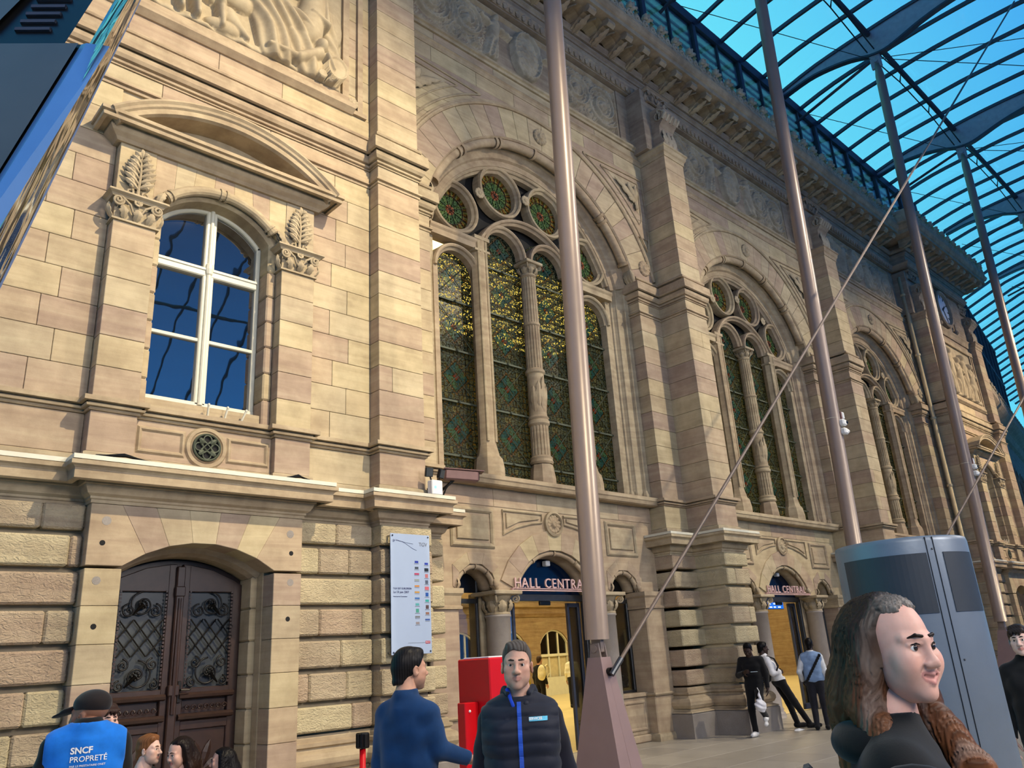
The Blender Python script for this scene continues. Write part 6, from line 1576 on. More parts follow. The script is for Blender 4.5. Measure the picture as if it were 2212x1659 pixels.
def face_tone(skin, lips, stubble=0.0, stub=(110, 104, 100), blush=.12, smile=False):
    sk, lp, st = lin(skin), lin(lips), lin(stub)
    def f(P, R, org, sc):
        q = ((P-org) @ R)/sc; x, y, z = q.T; C = np.tile(sk, (len(P), 1))
        m = np.clip(1-np.hypot((np.abs(x)-.045)/.03, (z+.028)/.03), 0, 1)*(y > .03); C = C*(1-blush*m[:, None])+blush*m[:, None]*np.array([sk[0]*1.1, sk[1]*.55, sk[2]*.5])
        d = np.clip(1-np.hypot(np.abs(x)-.031, z-.006)/.026, 0, 1)*(y > .06); C *= (1-.28*d)[:, None]
        if stubble: m = np.clip((-.044-z)/.02, 0, 1)*np.clip((y+.01)/.03, 0, 1)*(z > -.13); C = C*(1-stubble*m[:, None])+st*stubble*m[:, None]
        m = ((np.abs(x)/(.031 if smile else .0245))**2+((z+(.0625 if smile else .061)-(.28 if smile else .05)*np.abs(x))/(.0155 if smile else .0125))**2 < 1)*(y > .078); C = np.where(m[:, None], lp*.75+sk*.25, C)
        return C
    return f
def hand_sdf(w, d, n, side, curl=.35, L=1.0):
    # w wrist, d direction of the hand, n palm normal; five unequal fingers with two bends, thumb from the side of the palm
    S = SDF(); d = V3(*d); d /= np.linalg.norm(d); n = V3(*n); n -= d*(n@d); n /= np.linalg.norm(n); s = np.cross(d, n)*side; w = V3(*w)
    S.cap(w-d*.03, w+d*.02, .027*L, .028*L, .02)
    for q in (-.026, -.009, .009, .026): S.cap(w+d*.015+s*q*.7*L, w+d*.085*L+s*q*L, .0145*L, .012*L, .012)
    for q, ln in ((-.030, .062), (-.010, .076), (.010, .080), (.029, .070)):
        b = w+d*.088*L+s*q*L; a1 = curl; d1 = d*math.cos(a1)+n*math.sin(a1); m = b+d1*ln*.5*L; a2 = curl*2.2; d2 = d*math.cos(a2)+n*math.sin(a2)
        S.cap(b-d*.01, m, .0095*L, .0088*L, .006); S.cap(m, m+d2*ln*.52*L, .0088*L, .0072*L, .004)
    b = w+d*.025*L+s*.030*L; e = b+(d*.5+s*.75+n*.35)*.045*L; S.cap(b, e, .014*L, .011*L, .01); S.cap(e, e+(d*.85+s*.25+n*.45)*.038*L, .0105*L, .0085*L, .005)
    return S
BASE = dict(pel=(0, 0, .96), chest=(0, .0, 1.27), neck=(0, -.025, 1.46), head=(0, .02, 1.615), shl=(-.165, -.015, 1.365), shr=(.165, -.015, 1.365), ell=(-.215, -.04, 1.10), elr=(.215, -.04, 1.10), wrl=(-.225, .05, .87), wrr=(.225, .05, .87),
            hil=(-.09, 0, .93), hir=(.09, 0, .93), knl=(-.095, .03, .50), knr=(.095, .03, .50), anl=(-.10, -.02, .09), anr=(.10, -.02, .09), tol=(-.115, .14, .035), tor=(.115, .14, .035))
def folds(amp, seed):
    r_ = np.random.RandomState(seed); W_ = [(r_.randn(3)*np.array([14, 14, 30]), r_.rand()*6) for _ in range(5)]
    def f(X, Y, Z):
        o = 0
        for k, ph in W_: o = o+np.sin(X*k[0]+Y*k[1]+Z*k[2]+ph+1.2*np.sin(Z*9+ph))
        return amp*o/5
    return f
HL_Y = [-.12, -.06, -.02, .01, .03, .055, .075, .10]; HL_Z = [-.085, -.075, -.035, .0, .025, .064, .080, .086]
def person(name, loc, face, H=1.75, pose=None, girth=1.0, label='', skin=(196, 150, 124), lips=(160, 96, 84), hairc=(40, 30, 26), hairs=None, top=(30, 30, 34), legs=(26, 26, 30), shoes=(24, 24, 26), head_dir=None, head_pitch=0.0, head_roll=0.0,
           female=False, smile=False, stubble=0.0, stub=(110, 104, 100), h=.013, hh=.0055, hair='short', hands=True, hem=.84, neckz=1.475, long_sleeve=True, topname='jacket', topfold=.006, seed=1, hair_fn=None, feet=True, wide=1.0, legs_on=True, toppost=None, hand_n=None, curl=.35, collar=False, fringe=0.0, hvol=0.0):
    J = {k: np.array(v, float) for k, v in BASE.items()}
    if pose:
        for k, v in pose.items(): J[k] = np.array(v, float)
    s = H/1.75; g = girth
    fx, fy = face; rz = math.atan2(-fx, fy)
    root = empty(name, loc, rz=rz, label=label, cat='person')
    root.scale = (s, s, s)
    hr = 0.0
    if head_dir is not None:
        a = math.atan2(-head_dir[0], head_dir[1]); hr = a-rz
    HR = rotz(hr) @ roty(head_roll) @ rotx(-head_pitch); hc = J['head']; sc = 1.0
    # --- body: head and neck, trunk and limbs, hands in one mesh
    hv, hq = head_sdf(female, smile, wide).mesh(hh); hv = hv @ HR.T+hc
    B = SDF(); nr = .046 if female else .056
    B.cap(hc+HR @ V3(0, -.025, -.055), J['neck']+V3(0, 0, -.06), nr, nr+.006, .03); B.cap(J['neck'], J['chest'], .06, .10*g, .05); B.cap(J['chest'], J['pel'], .10*g, .10*g, .05)
    for q in 'lr':
        B.cap(J['neck']+V3(0, 0, -.05), J['sh'+q], .045, .045, .03); B.cap(J['sh'+q], J['el'+q], .042, .036, .02); B.cap(J['el'+q], J['wr'+q], .034, .025, .02)
        B.cap(J['hi'+q], J['kn'+q], .065, .045, .03); B.cap(J['kn'+q], J['an'+q], .042, .032, .02); B.cap(J['an'+q], J['to'+q], .03, .022, .02)
    parts = [(hv, hq), B.mesh(max(h, .012))]
    if hands:
        for q, sd in (('l', 1), ('r', -1)):
            d = J['wr'+q]-J['el'+q]; n = (hand_n or {}).get(q, V3(1 if q == 'l' else -1, .25, 0)); parts.append(hand_sdf(J['wr'+q], d, n, sd, curl).mesh(.0042 if h < .012 else .006))
    ft = face_tone(skin, lips, stubble, stub, .12, smile)
    body = link('body', np_mesh('body', parts, ['skin'], lambda P: ft(P, HR, hc, sc)), root)
    def hp(p): return HR @ V3(*p)+hc
    if hh < .0058:
        for sd in (-1, 1):
            e = MB(); e.sphere((0, 0, 0), .0125, 14, 10); eo = ob('eye', e, 'eye_white', body, tuple(hp((sd*.031, .0775, .007))), smooth=True)
            i_ = MB(); i_.sphere((0, 0, 0), (.0068, .0035, .0068), 12, 8); io = ob('iris', i_, 'eye_iris', body, tuple(hp((sd*.031+(.0), .0885, .007))), smooth=True); io.rotation_euler = Matrix(HR.tolist()).to_euler()
        br = SDF()
        for sd in (-1, 1):
            e_ = .0040 if female else .0044; zi, zm, zo = (.0325, .0355, .0270) if female else (.0295, .0335, .0290); br.cap((sd*.012, .0965, zi), (sd*.030, .0930, zm), e_, e_, .003); br.cap((sd*.030, .0930, zm), (sd*.050*wide, .075, zo), e_, .0018, .003)
        v, q = br.mesh(.0022); link('eyebrows', np_mesh('eyebrows', [(v @ HR.T+hc, q)], ['hair'], lambda P: np.tile(lin(hairc)*.8, (len(P), 1))), body)
        if female:
            la = SDF()
            for sd in (-1, 1): la.cap((sd*.018, .0925, .0135), (sd*.031, .0925, .0172), .0016, .0018, .002); la.cap((sd*.031, .0925, .0172), (sd*.0465, .0815, .0125), .0018, .0014, .002)
            v, q = la.mesh(.0016); link('eyelashes', np_mesh('eyelashes', [(v @ HR.T+hc, q)], ['hair'], lambda P: np.tile(np.array([.008, .006, .006]), (len(P), 1))), body)
        if smile:
            tm = MB(); tm.sphere((0, 0, 0), (.023, .016, .0072), 16, 8); to = ob('teeth', tm, 'teeth', body, tuple(hp((0, .0770, -.0605))), smooth=True); to.rotation_euler = Matrix(HR.tolist()).to_euler()
    # --- hair
    if hair == 'short':
        S = SDF(); S.ell((0, -.014, .046), ((.083+hvol)*wide, .104+hvol, .094+hvol)); S.cap((0, -.06, .0), (0, -.075, -.06), .058, .045, .04); S.cap((-.035, .05, .103), (.035, .05, .103), .022, None, .03)
        if fringe: S.cap((-.04, .088, .07), (.04, .088, .07), .022, None, .03)
        fo = folds(.0025 if hh > .005 and seed not in (43,) else (.009 if seed == 43 else .0018), seed)
        def post(F, X, Y, Z): return np.maximum(F+fo(X*3.5, Y*3.5, Z*1.5)+.0006*np.sin(X*420+Y*160), np.interp(Y, HL_Y, HL_Z)-fringe*np.clip((Y-.03)/.03, 0, 1)*(1+.45*np.sin(X*150+np.sin(X*60)*2))-Z+.004*np.sin(X*90)-.0*X)
        v, q = S.mesh(hh*.9, post); hv2 = v @ HR.T+hc; hs = hairs or hairc
        def hcol(P):
            w_ = np.clip(.5+.5*np.sin(P[:, 0]*310+P[:, 1]*270), 0, 1)[:, None]; return lin(hairc)*(1-w_*.6)+lin(hs)*w_*.6
        link('hair', np_mesh('hair', [(hv2, q)], ['hair'], hcol), body)
    elif hair_fn is not None:
        hair_fn(body, HR, hc)
    # --- clothing
    T = SDF(); ch, pe, nk = J['chest'], J['pel'], J['neck']
    sw = (J['shr'][0]-J['shl'][0])/2
    axis = J['shr']-J['shl']; axis = axis/np.linalg.norm(axis)
    T.cap(ch-axis*.085*g, ch+axis*.085*g, .118*g, None, .05); T.cap(J['shl']*.75+J['shr']*.25+V3(0, 0, -.03), J['shr']*.75+J['shl']*.25+V3(0, 0, -.03), .085*g, None, .05)
    mid = (ch+pe)/2; T.cap(mid-axis*.06*g, mid+axis*.06*g, .125*g, None, .06); T.cap(pe+V3(0, 0, .02)-axis*.07*g, pe+V3(0, 0, .02)+axis*.07*g, .115*g, None, .05)
    T.cap(nk+V3(0, 0, -.01), nk+V3(0, 0, -.06), .070, .098, .04)
    for q in 'lr': T.cap(nk+V3(0, -.005, -.03), J['sh'+q]*.8+nk*.2, .066, .070*g, .04)
    up_ = nk-pe; up_ = up_/np.linalg.norm(up_)
    for q in 'lr':
        T.cap(J['sh'+q], J['el'+q], .068*g, .056*g, .035); T.cap(J['el'+q], J['wr'+q], .056*g, .042*g, .02)
    if collar: T.cap(nk+V3(0, .012, .02), nk+V3(0, .0, .0), .072, .078, .012)
    fo = folds(topfold, seed+3); wl, wr_ = J['wrl'], J['wrr']
    dl = J['wrl']-J['ell']; dl = dl/np.linalg.norm(dl); dr = J['wrr']-J['elr']; dr = dr/np.linalg.norm(dr)
    def tpost(F, X, Y, Z):
        F = F+fo(X, Y, Z)
        u = (X-nk[0])*up_[0]+(Y-nk[1])*up_[1]+(Z-nk[2])*up_[2]; F = np.maximum(F, u-(.018 if not collar else .05))
        for w_, d_ in ((wl, dl), (wr_, dr)):
            near = (X-w_[0])**2+(Y-w_[1])**2+(Z-w_[2])**2 < .012; c = (X-w_[0])*d_[0]+(Y-w_[1])*d_[1]+(Z-w_[2])*d_[2]; F = np.where(near, np.maximum(F, c-.004), F)
        v = (X-pe[0])*up_[0]+(Y-pe[1])*up_[1]+(Z-pe[2])*up_[2]; arm = np.minimum((X-wl[0])**2+(Y-wl[1])**2+(Z-wl[2])**2, (X-wr_[0])**2+(Y-wr_[1])**2+(Z-wr_[2])**2) < .02
        F = np.where(arm, F, np.maximum(F, -(v+(.96-hem))))
        if toppost is not None: F = toppost(F, X, Y, Z)
        return F
    tm = cloth('cloth_%d_%d_%d' % tuple(top), top); jk = link(topname, np_mesh(topname, [T.mesh(h, tpost)], [tm]), root)
    if legs_on:
        L = SDF(); L.cap(J['pel']-axis*.06, J['pel']+axis*.06, .115*g, None, .04)
        for q in 'lr': L.cap(J['hi'+q], J['kn'+q], .092*g, .070*g, .04); L.cap(J['kn'+q], J['an'+q]+V3(0, 0, .0), .068*g, .052, .03)
        fo2 = folds(.005, seed+9)
        def lpost(F, X, Y, Z):
            F = F+fo2(X, Y, Z)
            for q in 'lr':
                a = J['an'+q]; k_ = J['kn'+q]; d_ = (a-k_)/np.linalg.norm(a-k_); near = (X-a[0])**2+(Y-a[1])**2+(Z-a[2])**2 < .02; F = np.where(near, np.maximum(F, (X-a[0])*d_[0]+(Y-a[1])*d_[1]+(Z-a[2])*d_[2]-.03), F)
            return F
        link('trousers', np_mesh('trousers', [L.mesh(max(h, .013), lpost)], [cloth('cloth_%d_%d_%d' % tuple(legs), legs)]), root)
        if feet:
            for q in 'lr':
                a, t_ = J['an'+q], J['to'+q]; d_ = t_-a; d_[2] = 0; d_ /= np.linalg.norm(d_)+1e-9
                Z0 = min(a[2]-.09, t_[2]-.035)
                S = SDF(); S.cap(a+V3(0, 0, -.035)-d_*.03, a+V3(0, 0, -.045)+d_*.10, .050, .046, .03); S.cap(t_+V3(0, 0, .012)-d_*.02, t_+V3(0, 0, .008)+d_*.05, .044, .036, .03); S.cap(a+V3(0, 0, .02), a+V3(0, 0, -.03), .045, None, .02)
                link('shoe', np_mesh('shoe', [S.mesh(.009, lambda F, X, Y, Z: np.maximum(F, Z0+.002-Z))], [cloth('cloth_%d_%d_%d' % tuple(shoes), shoes, .5)]), root)
    return root, J, HR, hc
def project(mb, mesh_obj, origin, u, v, d, mat, name, parent, off=.003):
    # wrap flat lettering (x,y) onto a garment: rays along d from origin + x*u + y*v
    from mathutils.bvhtree import BVHTree
    me = mesh_obj.data; bvh = BVHTree.FromPolygons([p.co.copy() for p in me.vertices], [tuple(p.vertices) for p in me.polygons])
    origin, u, v, d = Vector(origin), Vector(u), Vector(v), Vector(d).normalized(); out = []
    for p in mb.v:
        q = origin+u*p[0]+v*p[1]; hit = bvh.ray_cast(q, d)[0]; out.append(tuple((hit if hit is not None else q+d*.1)-d*(off+max(0, p[2])*1.0)))
    m = MB(); m.v = out; m.f = mb.f; return ob(name, m, mat, parent)
# ------------------------------------------------------------------ the people in the photograph
RT = np.array([.715, -.699]); AW = np.array([.699, .715])
def dirn(r, a): v = RT*r+AW*a; return tuple(v/np.linalg.norm(v))
def vest(root, J, g, col, name, quilt=0.0, hem=.86, grow=.012, seed=5, fold=.004):
    T = SDF(); ch, pe, nk = J['chest'], J['pel'], J['neck']; axis = J['shr']-J['shl']; axis = axis/np.linalg.norm(axis); k = grow
    T.cap(ch-axis*.085*g, ch+axis*.085*g, .118*g+k, None, .05); T.cap(J['shl']*.72+J['shr']*.28+V3(0, 0, -.03), J['shr']*.72+J['shl']*.28+V3(0, 0, -.03), .088*g+k, None, .05)
    mid = (ch+pe)/2; T.cap(mid-axis*.06*g, mid+axis*.06*g, .125*g+k, None, .06); T.cap(pe+V3(0, 0, .02)-axis*.07*g, pe+V3(0, 0, .02)+axis*.07*g, .115*g+k, None, .05); T.cap(nk+V3(0, .0, -.02), nk+V3(0, 0, -.06), .07+k, .10+k, .04)
    for q in 'lr': T.cap(nk+V3(0, -.005, -.03), J['sh'+q]*.8+nk*.2, .066+k, .070*g+k, .04)
    for q in 'lr': T.cap(J['sh'+q]+(J['chest']-J['sh'+q])*.12, J['sh'+q]+(J['el'+q]-J['sh'+q])*.06, .072*g+k, .068*g+k, .03)
    fo = folds(fold, seed)
    def post(F, X, Y, Z):
        F = F+fo(X, Y, Z)
        if quilt: F = F-.010*np.sqrt(np.abs(np.sin((Z+.006*np.sin(X*22))*PI/quilt)))+.006
        F = np.maximum(F, Z-(nk[2]+.030-.10*np.clip(Y-nk[1]-.02, 0, .1)*4)); F = np.maximum(F, .078-np.sqrt((X-nk[0])**2+(Y-nk[1])**2+.4*(Z-nk[2]-.04)**2)); F = np.maximum(F, hem-Z); F = np.maximum(F, np.abs((X-nk[0])*axis[0]+(Y-nk[1])*axis[1])-(.205*g)); return F
    return link(name, np_mesh(name, [T.mesh(.009, post)], [cloth('cloth_%d_%d_%d' % tuple(col), col, .6 if quilt else .8)]), root)
def long_hair(c_root, c_tip, length=.42, width=1.0, parted=True, res=.006, front=True, streak=None, lock_r=.034, seed=2, bias=0):
    def fn(body, HR, hc):
        S = SDF(); S.ell((0, -.018, .05), (.085*width, .106, .093)); S.cap((0, -.07, .02), (0, -.10, -.12), .085, .095, .05); S.cap((0, -.10, -.10), (0, -.115, -length+.08), .095, .085, .05); S.cap((0, -.115, -length+.08), (0, -.10, -length), .085, .045, .05)
        for s in (-1, 1):
            S.cap((s*.080*width, -.01, .04), (s*.098*width, -.025, -.12), lock_r, lock_r*1.1, .04)
            if front: S.cap((s*.098*width, -.025, -.12), (s*(.092*width+bias*2.2), .030+bias*3, -length*.55), lock_r*1.1, lock_r*1.2, .03); S.cap((s*(.092*width+bias*2.2), .030+bias*3, -length*.55), (s*(.075+bias*2.5), .08+bias*5, -length*1.0), lock_r*1.2, lock_r*.6, .03)
        fo = folds(.006, seed)
        def post(F, X, Y, Z):
            A = np.arctan2(X, -(Y-.02)); w = A+.10*np.sin(Z*14+A*5)+.05*np.sin(Z*37+A*11); F = F+.0016*np.sin(w*61+2.5*np.sin(A*9))+.0011*np.sin(w*117+3*np.sin(A*23))+.0007*np.sin(w*211)+fo(X*2.2, Y*2.2, Z*.6)
            cut = np.maximum(.018+.25*np.clip(Z-.05, 0, .1)+.3*np.clip(.04-np.abs(X), 0, .04)*(Z > .05)-Y, Z-(.098-.22*np.abs(X)+.003*np.sin(X*130))); cut = np.maximum(cut, -.125-Z)
            F = F+np.clip(.016-np.abs(np.minimum(cut, .016)), 0, .016)*.55
            return np.maximum(F, -cut)
        v, q = S.mesh(res, post); P0 = v.copy()
        def col(P):
            x, y, z = P0.T; t_ = np.clip((.06-z)/(length*.95), 0, 1)[:, None]; A = np.arctan2(x, -(y-.02)); ww = A+.10*np.sin(z*14+A*5)+.05*np.sin(z*37+A*11); w = (np.clip(np.sin(ww*61+2.5*np.sin(A*9))*.5+.5, 0, 1)*.4+.3*np.clip(np.sin(ww*29+z*5), 0, 1)+.15*np.sin(ww*190))[:, None]
            C = lin(c_root)*(1-t_)+lin(c_tip)*t_; C = C*(.55+.75*w)
            if streak is not None:
                m = (np.clip((y-.0)/.05, 0, 1)*np.clip((z-.0)/.05, 0, 1)+.6*np.clip((np.sin(A*9+1.0+.6*np.sin(z*23))-.45)*1.6, 0, 1)*np.clip((.06-z)/.08, 0, 1)*np.clip((y+.05)/.04, 0, 1))[:, None]; m = np.clip(m, 0, 1)*.55*(.5+.9*w); C = C*(1-m)+lin(streak)*m
            return C
        link('hair', np_mesh('hair', [(v @ HR.T+hc, q)], ['hair'], col), body)
    return fn
SIT = dict(pel=(0, 0, .47), chest=(0, .06, .78), neck=(0, .07, .96), head=(0, .12, 1.12), shl=(-.175, .06, .90), shr=(.175, .06, .90), ell=(-.22, .16, .66), elr=(.22, .16, .66), wrl=(-.10, .36, .60), wrr=(.10, .36, .60), hil=(-.09, .0, .46), hir=(.09, 0, .46), knl=(-.12, .44, .49), knr=(.12, .44, .49), anl=(-.12, .46, .09), anr=(.12, .46, .09), tol=(-.13, .62, .035), tor=(.13, .62, .035))

# man in the quilted vest, facing the camera
vm, J, HR, hc = person('person', (3.14, 3.31, 0), dirn(-.02, -1), 1.755, dict(ell=(-.225, -.03, 1.08), elr=(.225, -.03, 1.08), wrl=(-.235, .07, .85), wrr=(.235, .07, .85), shl=(-.16, -.02, 1.345), shr=(.16, -.02, 1.345)), 1.0,
    'man in a navy quilted vest facing the camera before the red machine', (206, 160, 138), (168, 112, 102), (70, 62, 56), (122, 116, 110), (20, 20, 32), (24, 24, 32), hh=.0042, h=.010, stubble=.26, stub=(120, 112, 108), topname='sweater', seed=11, head_roll=-.03, wide=1.0, hvol=-.003)
vs = vest(vm, J, 1.0, (26, 30, 44), 'quilted_vest', quilt=.062, hem=.80, grow=.016)
zp = MB()
for k in range(60): zp.add([(-.011, .62*k/60, 0), (.011, .62*k/60, 0), (.011, .62*(k+1)/60, 0), (-.011, .62*(k+1)/60, 0)], [(0, 1, 2, 3)])
project(zp, vs, (0, .6, .82), (1, 0, 0), (0, 0, 1), (0, -1, 0), cloth('cloth_zip', (40, 84, 190), .5), 'zipper', vs, .004)
bd = MB(); 
for k in range(8): bd.add([(.012*k, 0, 0), (.012*k+.012, 0, 0), (.012*k+.012, .020, 0), (.012*k, .020, 0)], [(0, 1, 2, 3)])
project(bd, vs, (-.045-.10, .6, 1.345), (1, 0, 0), (0, 0, 1), (0, -1, 0), cloth('cloth_badge', (96, 190, 222), .5), 'chest_badge', vs, .004)
tb = text_mb('SERVICES', .017, 0, .0004); tb.v = [(-p[0], p[1], p[2]) for p in tb.v]
project(tb, vs, (-.048, .6, 1.351), (1, 0, 0), (0, 0, 1), (0, -1, 0), 'paper', 'badge_text', vs, .006)
cl = SDF(); n_ = J['neck']
for s in (-1, 1): cl.cap(n_+V3(s*.070, .0, .0), n_+V3(s*.035, .080, -.035), .026, .020, .02); cl.cap(n_+V3(s*.076, .0, .045), n_+V3(s*.056, .070, .020), .016, .014, .02)
cl.cap(n_+V3(-.072, -.01, .02), n_+V3(0, -.072, .03), .030, None, .02).cap(n_+V3(.072, -.01, .02), n_+V3(0, -.072, .03), .030, None, .02)
link('collar', np_mesh('collar', [cl.mesh(.006)], [cloth('cloth_26_30_44', (26, 30, 44))]), vs)
lc = SDF().cap(n_+V3(.058, .058, .040), n_+V3(.030, .098, -.040), .012, .010, .01); link('collar_lining', np_mesh('collar_lining', [lc.mesh(.005)], [cloth('cloth_lining', (30, 70, 190))]), vs)

# man in the blue sweater, seen from behind, right arm reaching out
bm_, J, HR, hc = person('person', (3.10, 4.25, 0), dirn(.55, .85), 1.77, dict(elr=(.205, .03, 1.17), wrr=(.285, .20, 1.10), shr=(.16, .0, 1.355), shl=(-.16, -.02, 1.355), ell=(-.21, -.02, 1.10), wrl=(-.19, .12, .90)), 1.0,
    'man in a blue sweater seen from behind, reaching out his right hand', (196, 148, 122), (150, 96, 84), (18, 16, 16), (44, 42, 42), (18, 54, 96), (30, 32, 40), head_dir=dirn(.80, .62), hh=.0048, h=.011, topname='sweater', topfold=.007, seed=21, collar=True, stubble=.3, stub=(70, 60, 56), hand_n={'r': V3(0, 0, -1), 'l': V3(1, .2, 0)}, curl=.5)

# station cleaner with cap and blue tabard
cm_, J, HR, hc = person('person', (1.55, 5.12, 0), dirn(-.42, .9), 1.70, dict(neck=(0, -.02, 1.49), head=(0, .03, 1.548), chest=(0, 0, 1.29), shl=(-.165, -.02, 1.39), shr=(.165, -.02, 1.39), ell=(-.235, -.0, 1.12), elr=(.215, .02, 1.12), wrl=(-.20, .20, 1.02), wrr=(.17, .22, 1.02)), 1.0,
    'cleaner in a black cap and bright blue tabard with white lettering', (150, 104, 80), (120, 76, 66), (30, 26, 26), None, (14, 14, 16), (20, 20, 24), head_dir=dirn(-1, .12), head_pitch=.04, hh=.0048, h=.011, hair='none', topname='sweater', seed=31, stubble=.35, stub=(90, 80, 74), collar=True)
vs = vest(cm_, J, 1.0, (22, 116, 214), 'tabard', hem=.80, grow=.014, seed=33)
def back_text(s, width, x0, z, bold=0):
    m = text_mb(s, .1, 0, bold); w = max(p[0] for p in m.v); m.v = [(p[0]*width/w+x0, p[1]*width/w, 0) for p in m.v]
    return project(m, vs, (0, -.7, z), (1, 0, 0), (0, 0, 1), (0, 1, 0), 'paper', 'tabard_text', vs, .005)
back_text('SNCF', .110, -.070, 1.360, .003); back_text('PROPRETÉ', .185, -.070, 1.318, .0005); back_text('PAR LE PRESTATAIRE ONET', .178, -.068, 1.292, .001)
cp = SDF().ell((0, -.014, .062), (.086, .108, .078)); bf = lambda F, X, Y, Z: np.maximum(F, .036-.15*np.clip(-Y, 0, .1)-Z)
v, q = cp.mesh(.005, bf); br = SDF().ell((0, .150, .026), (.064, .080, .010), .01, False, rotx(-.25)).ell((0, .10, .044), (.075, .06, .012), .02, False, rotx(-.2)); v2, q2 = br.mesh(.005, lambda F, X, Y, Z: np.maximum(F, .075-Y))
link('cap', np_mesh('cap', [(v @ HR.T+hc, q), (v2 @ HR.T+hc, q2)], [cloth('cloth_cap', (34, 28, 27))]), [o for o in cm_.children if o.name.startswith('body')][0])

# youngsters by the wooden door
person('person', (1.90, 5.98, 0), dirn(.75, -.55), 1.55, None, .85, 'dark haired youngster whose face peeps out behind the cleaner', (222, 178, 160), (180, 100, 96), (40, 28, 26), (70, 50, 42), (40, 44, 40), hh=.0057, h=.014, seed=41, female=True, fringe=.03)
b_ = dirn(.95, -.1)
person('person', (2.80, 7.88, 0), b_, 1.72, SIT, .9, 'boy with tousled brown hair sitting in profile before the door', (224, 184, 166), (190, 120, 110), (108, 70, 42), (150, 100, 62), (18, 18, 20), (22, 22, 28), hh=.0057, h=.014, seed=43, hem=.36)
person('person', (3.16, 7.58, 0), dirn(-.55, -.85), 1.66, SIT, .85, 'girl with long dark wavy hair sitting and looking down', (214, 168, 148), (176, 90, 84), (34, 24, 22), None, (16, 15, 17), (22, 22, 28), hh=.0057, h=.014, seed=45, hem=.36, female=True, smile=True, hair='long', head_pitch=.2, hair_fn=long_hair((30, 22, 20), (62, 44, 34), .40))
person('person', (3.46, 7.36, 0), dirn(-.98, -.2), 1.50, SIT, .85, 'girl with straight black hair sitting at the right of the group', (206, 160, 140), (176, 90, 84), (20, 17, 18), None, (20, 20, 24), (22, 22, 28), hh=.0057, h=.014, seed=47, hem=.36, female=True, hair='long', hair_fn=long_hair((18, 15, 16), (34, 30, 30), .40))
ben = empty('low_bench', (3.1, 7.72, 0), rz=-.72, label='low stone bench the seated youngsters share before the wooden door', cat='bench')
ob('bench_seat', MB().cbox(-.75, .75, -.18, .18, .30, .37, .01), 'granite', ben)
for s in (-1, 1): ob('bench_leg', MB().cbox(s*.55-.08, s*.55+.08, -.15, .15, 0, .30, .01), 'granite', ben)

# smiling woman in the foreground
hf = long_hair((54, 42, 36), (150, 94, 56), .50, 1.02, res=.0034, streak=(170, 162, 152), lock_r=.036, seed=8, bias=.01)
wm_, J, HR, hc = person('person', (2.09, .88, 0), dirn(.93, -.30), 1.75, dict(shl=(-.15, -.04, 1.345), shr=(.15, -.04, 1.345), ell=(-.20, -.05, 1.09), elr=(.20, -.05, 1.09)), 1.0, 'smiling woman with long brown hair and grey streaks in the foreground', (222, 172, 154), (200, 130, 122), (44, 32, 28), None, (12, 12, 13), (24, 26, 34), head_dir=dirn(.45, -.89), female=True, smile=True, hair='long', hair_fn=hf, hh=.0028, h=.009, topname='hooded_jacket', topfold=.006, seed=51, collar=False, hands=True, head_pitch=.02, wide=.98)
hd = SDF()
for k in range(9): a = PI*.15+PI*.7*k/8; hd.ell((.085*math.cos(a), -.035-.075*math.sin(a), 1.405+.01*math.sin(a)), (.045, .04, .032), .04)
link('hood', np_mesh('hood', [hd.mesh(.008)], ['cloth_12_12_13']), wm_)
BPW = empty('backpack', (1.90, .98, 1.12), rz=math.atan2(-dirn(.93, -.30)[0], dirn(.93, -.30)[1]), label='black backpack on the shoulders of the smiling woman', cat='backpack')
_s = SDF().ell((0, -.03, .0), (.14, .085, .22)).ell((0, -.09, -.06), (.11, .05, .12), .03); link('pack_body', np_mesh('pack_body', [_s.mesh(.009)], [cloth('cloth_pack_16_16_18', (16, 16, 18), .6)]), BPW)
for s in (-1, 1): ob('shoulder_strap', MB().tube([(s*.10, .05+.115*(1-math.cos(q)), .150+.105*math.sin(q)) for q in [PI*k/12 for k in range(13)]]+[(s*.105, .285, .05), (s*.11, .27, -.08)], .016, 8), 'cloth_pack_16_16_18', BPW, smooth=True)
ob('haul_loop', MB().tube([(-.04, -.02, .2), (-.03, -.05, .25), (.03, -.05, .25), (.04, -.02, .2)], .012, 6), 'cloth_pack_16_16_18', BPW)
# young man at the right edge
person('person', (7.60, 2.10, 0), dirn(-.62, -.78), 1.68, dict(ell=(-.25, .02, 1.12), wrl=(-.15, .22, 1.02)), .95, 'pale young man with dark fringe and black coat at the right edge', (222, 186, 172), (180, 104, 98), (34, 27, 25), (62, 52, 46), (20, 20, 22), (22, 22, 24), hh=.0052, h=.012, topname='coat', hem=.70, collar=True, seed=61, head_roll=.06, fringe=.028, hvol=.001)
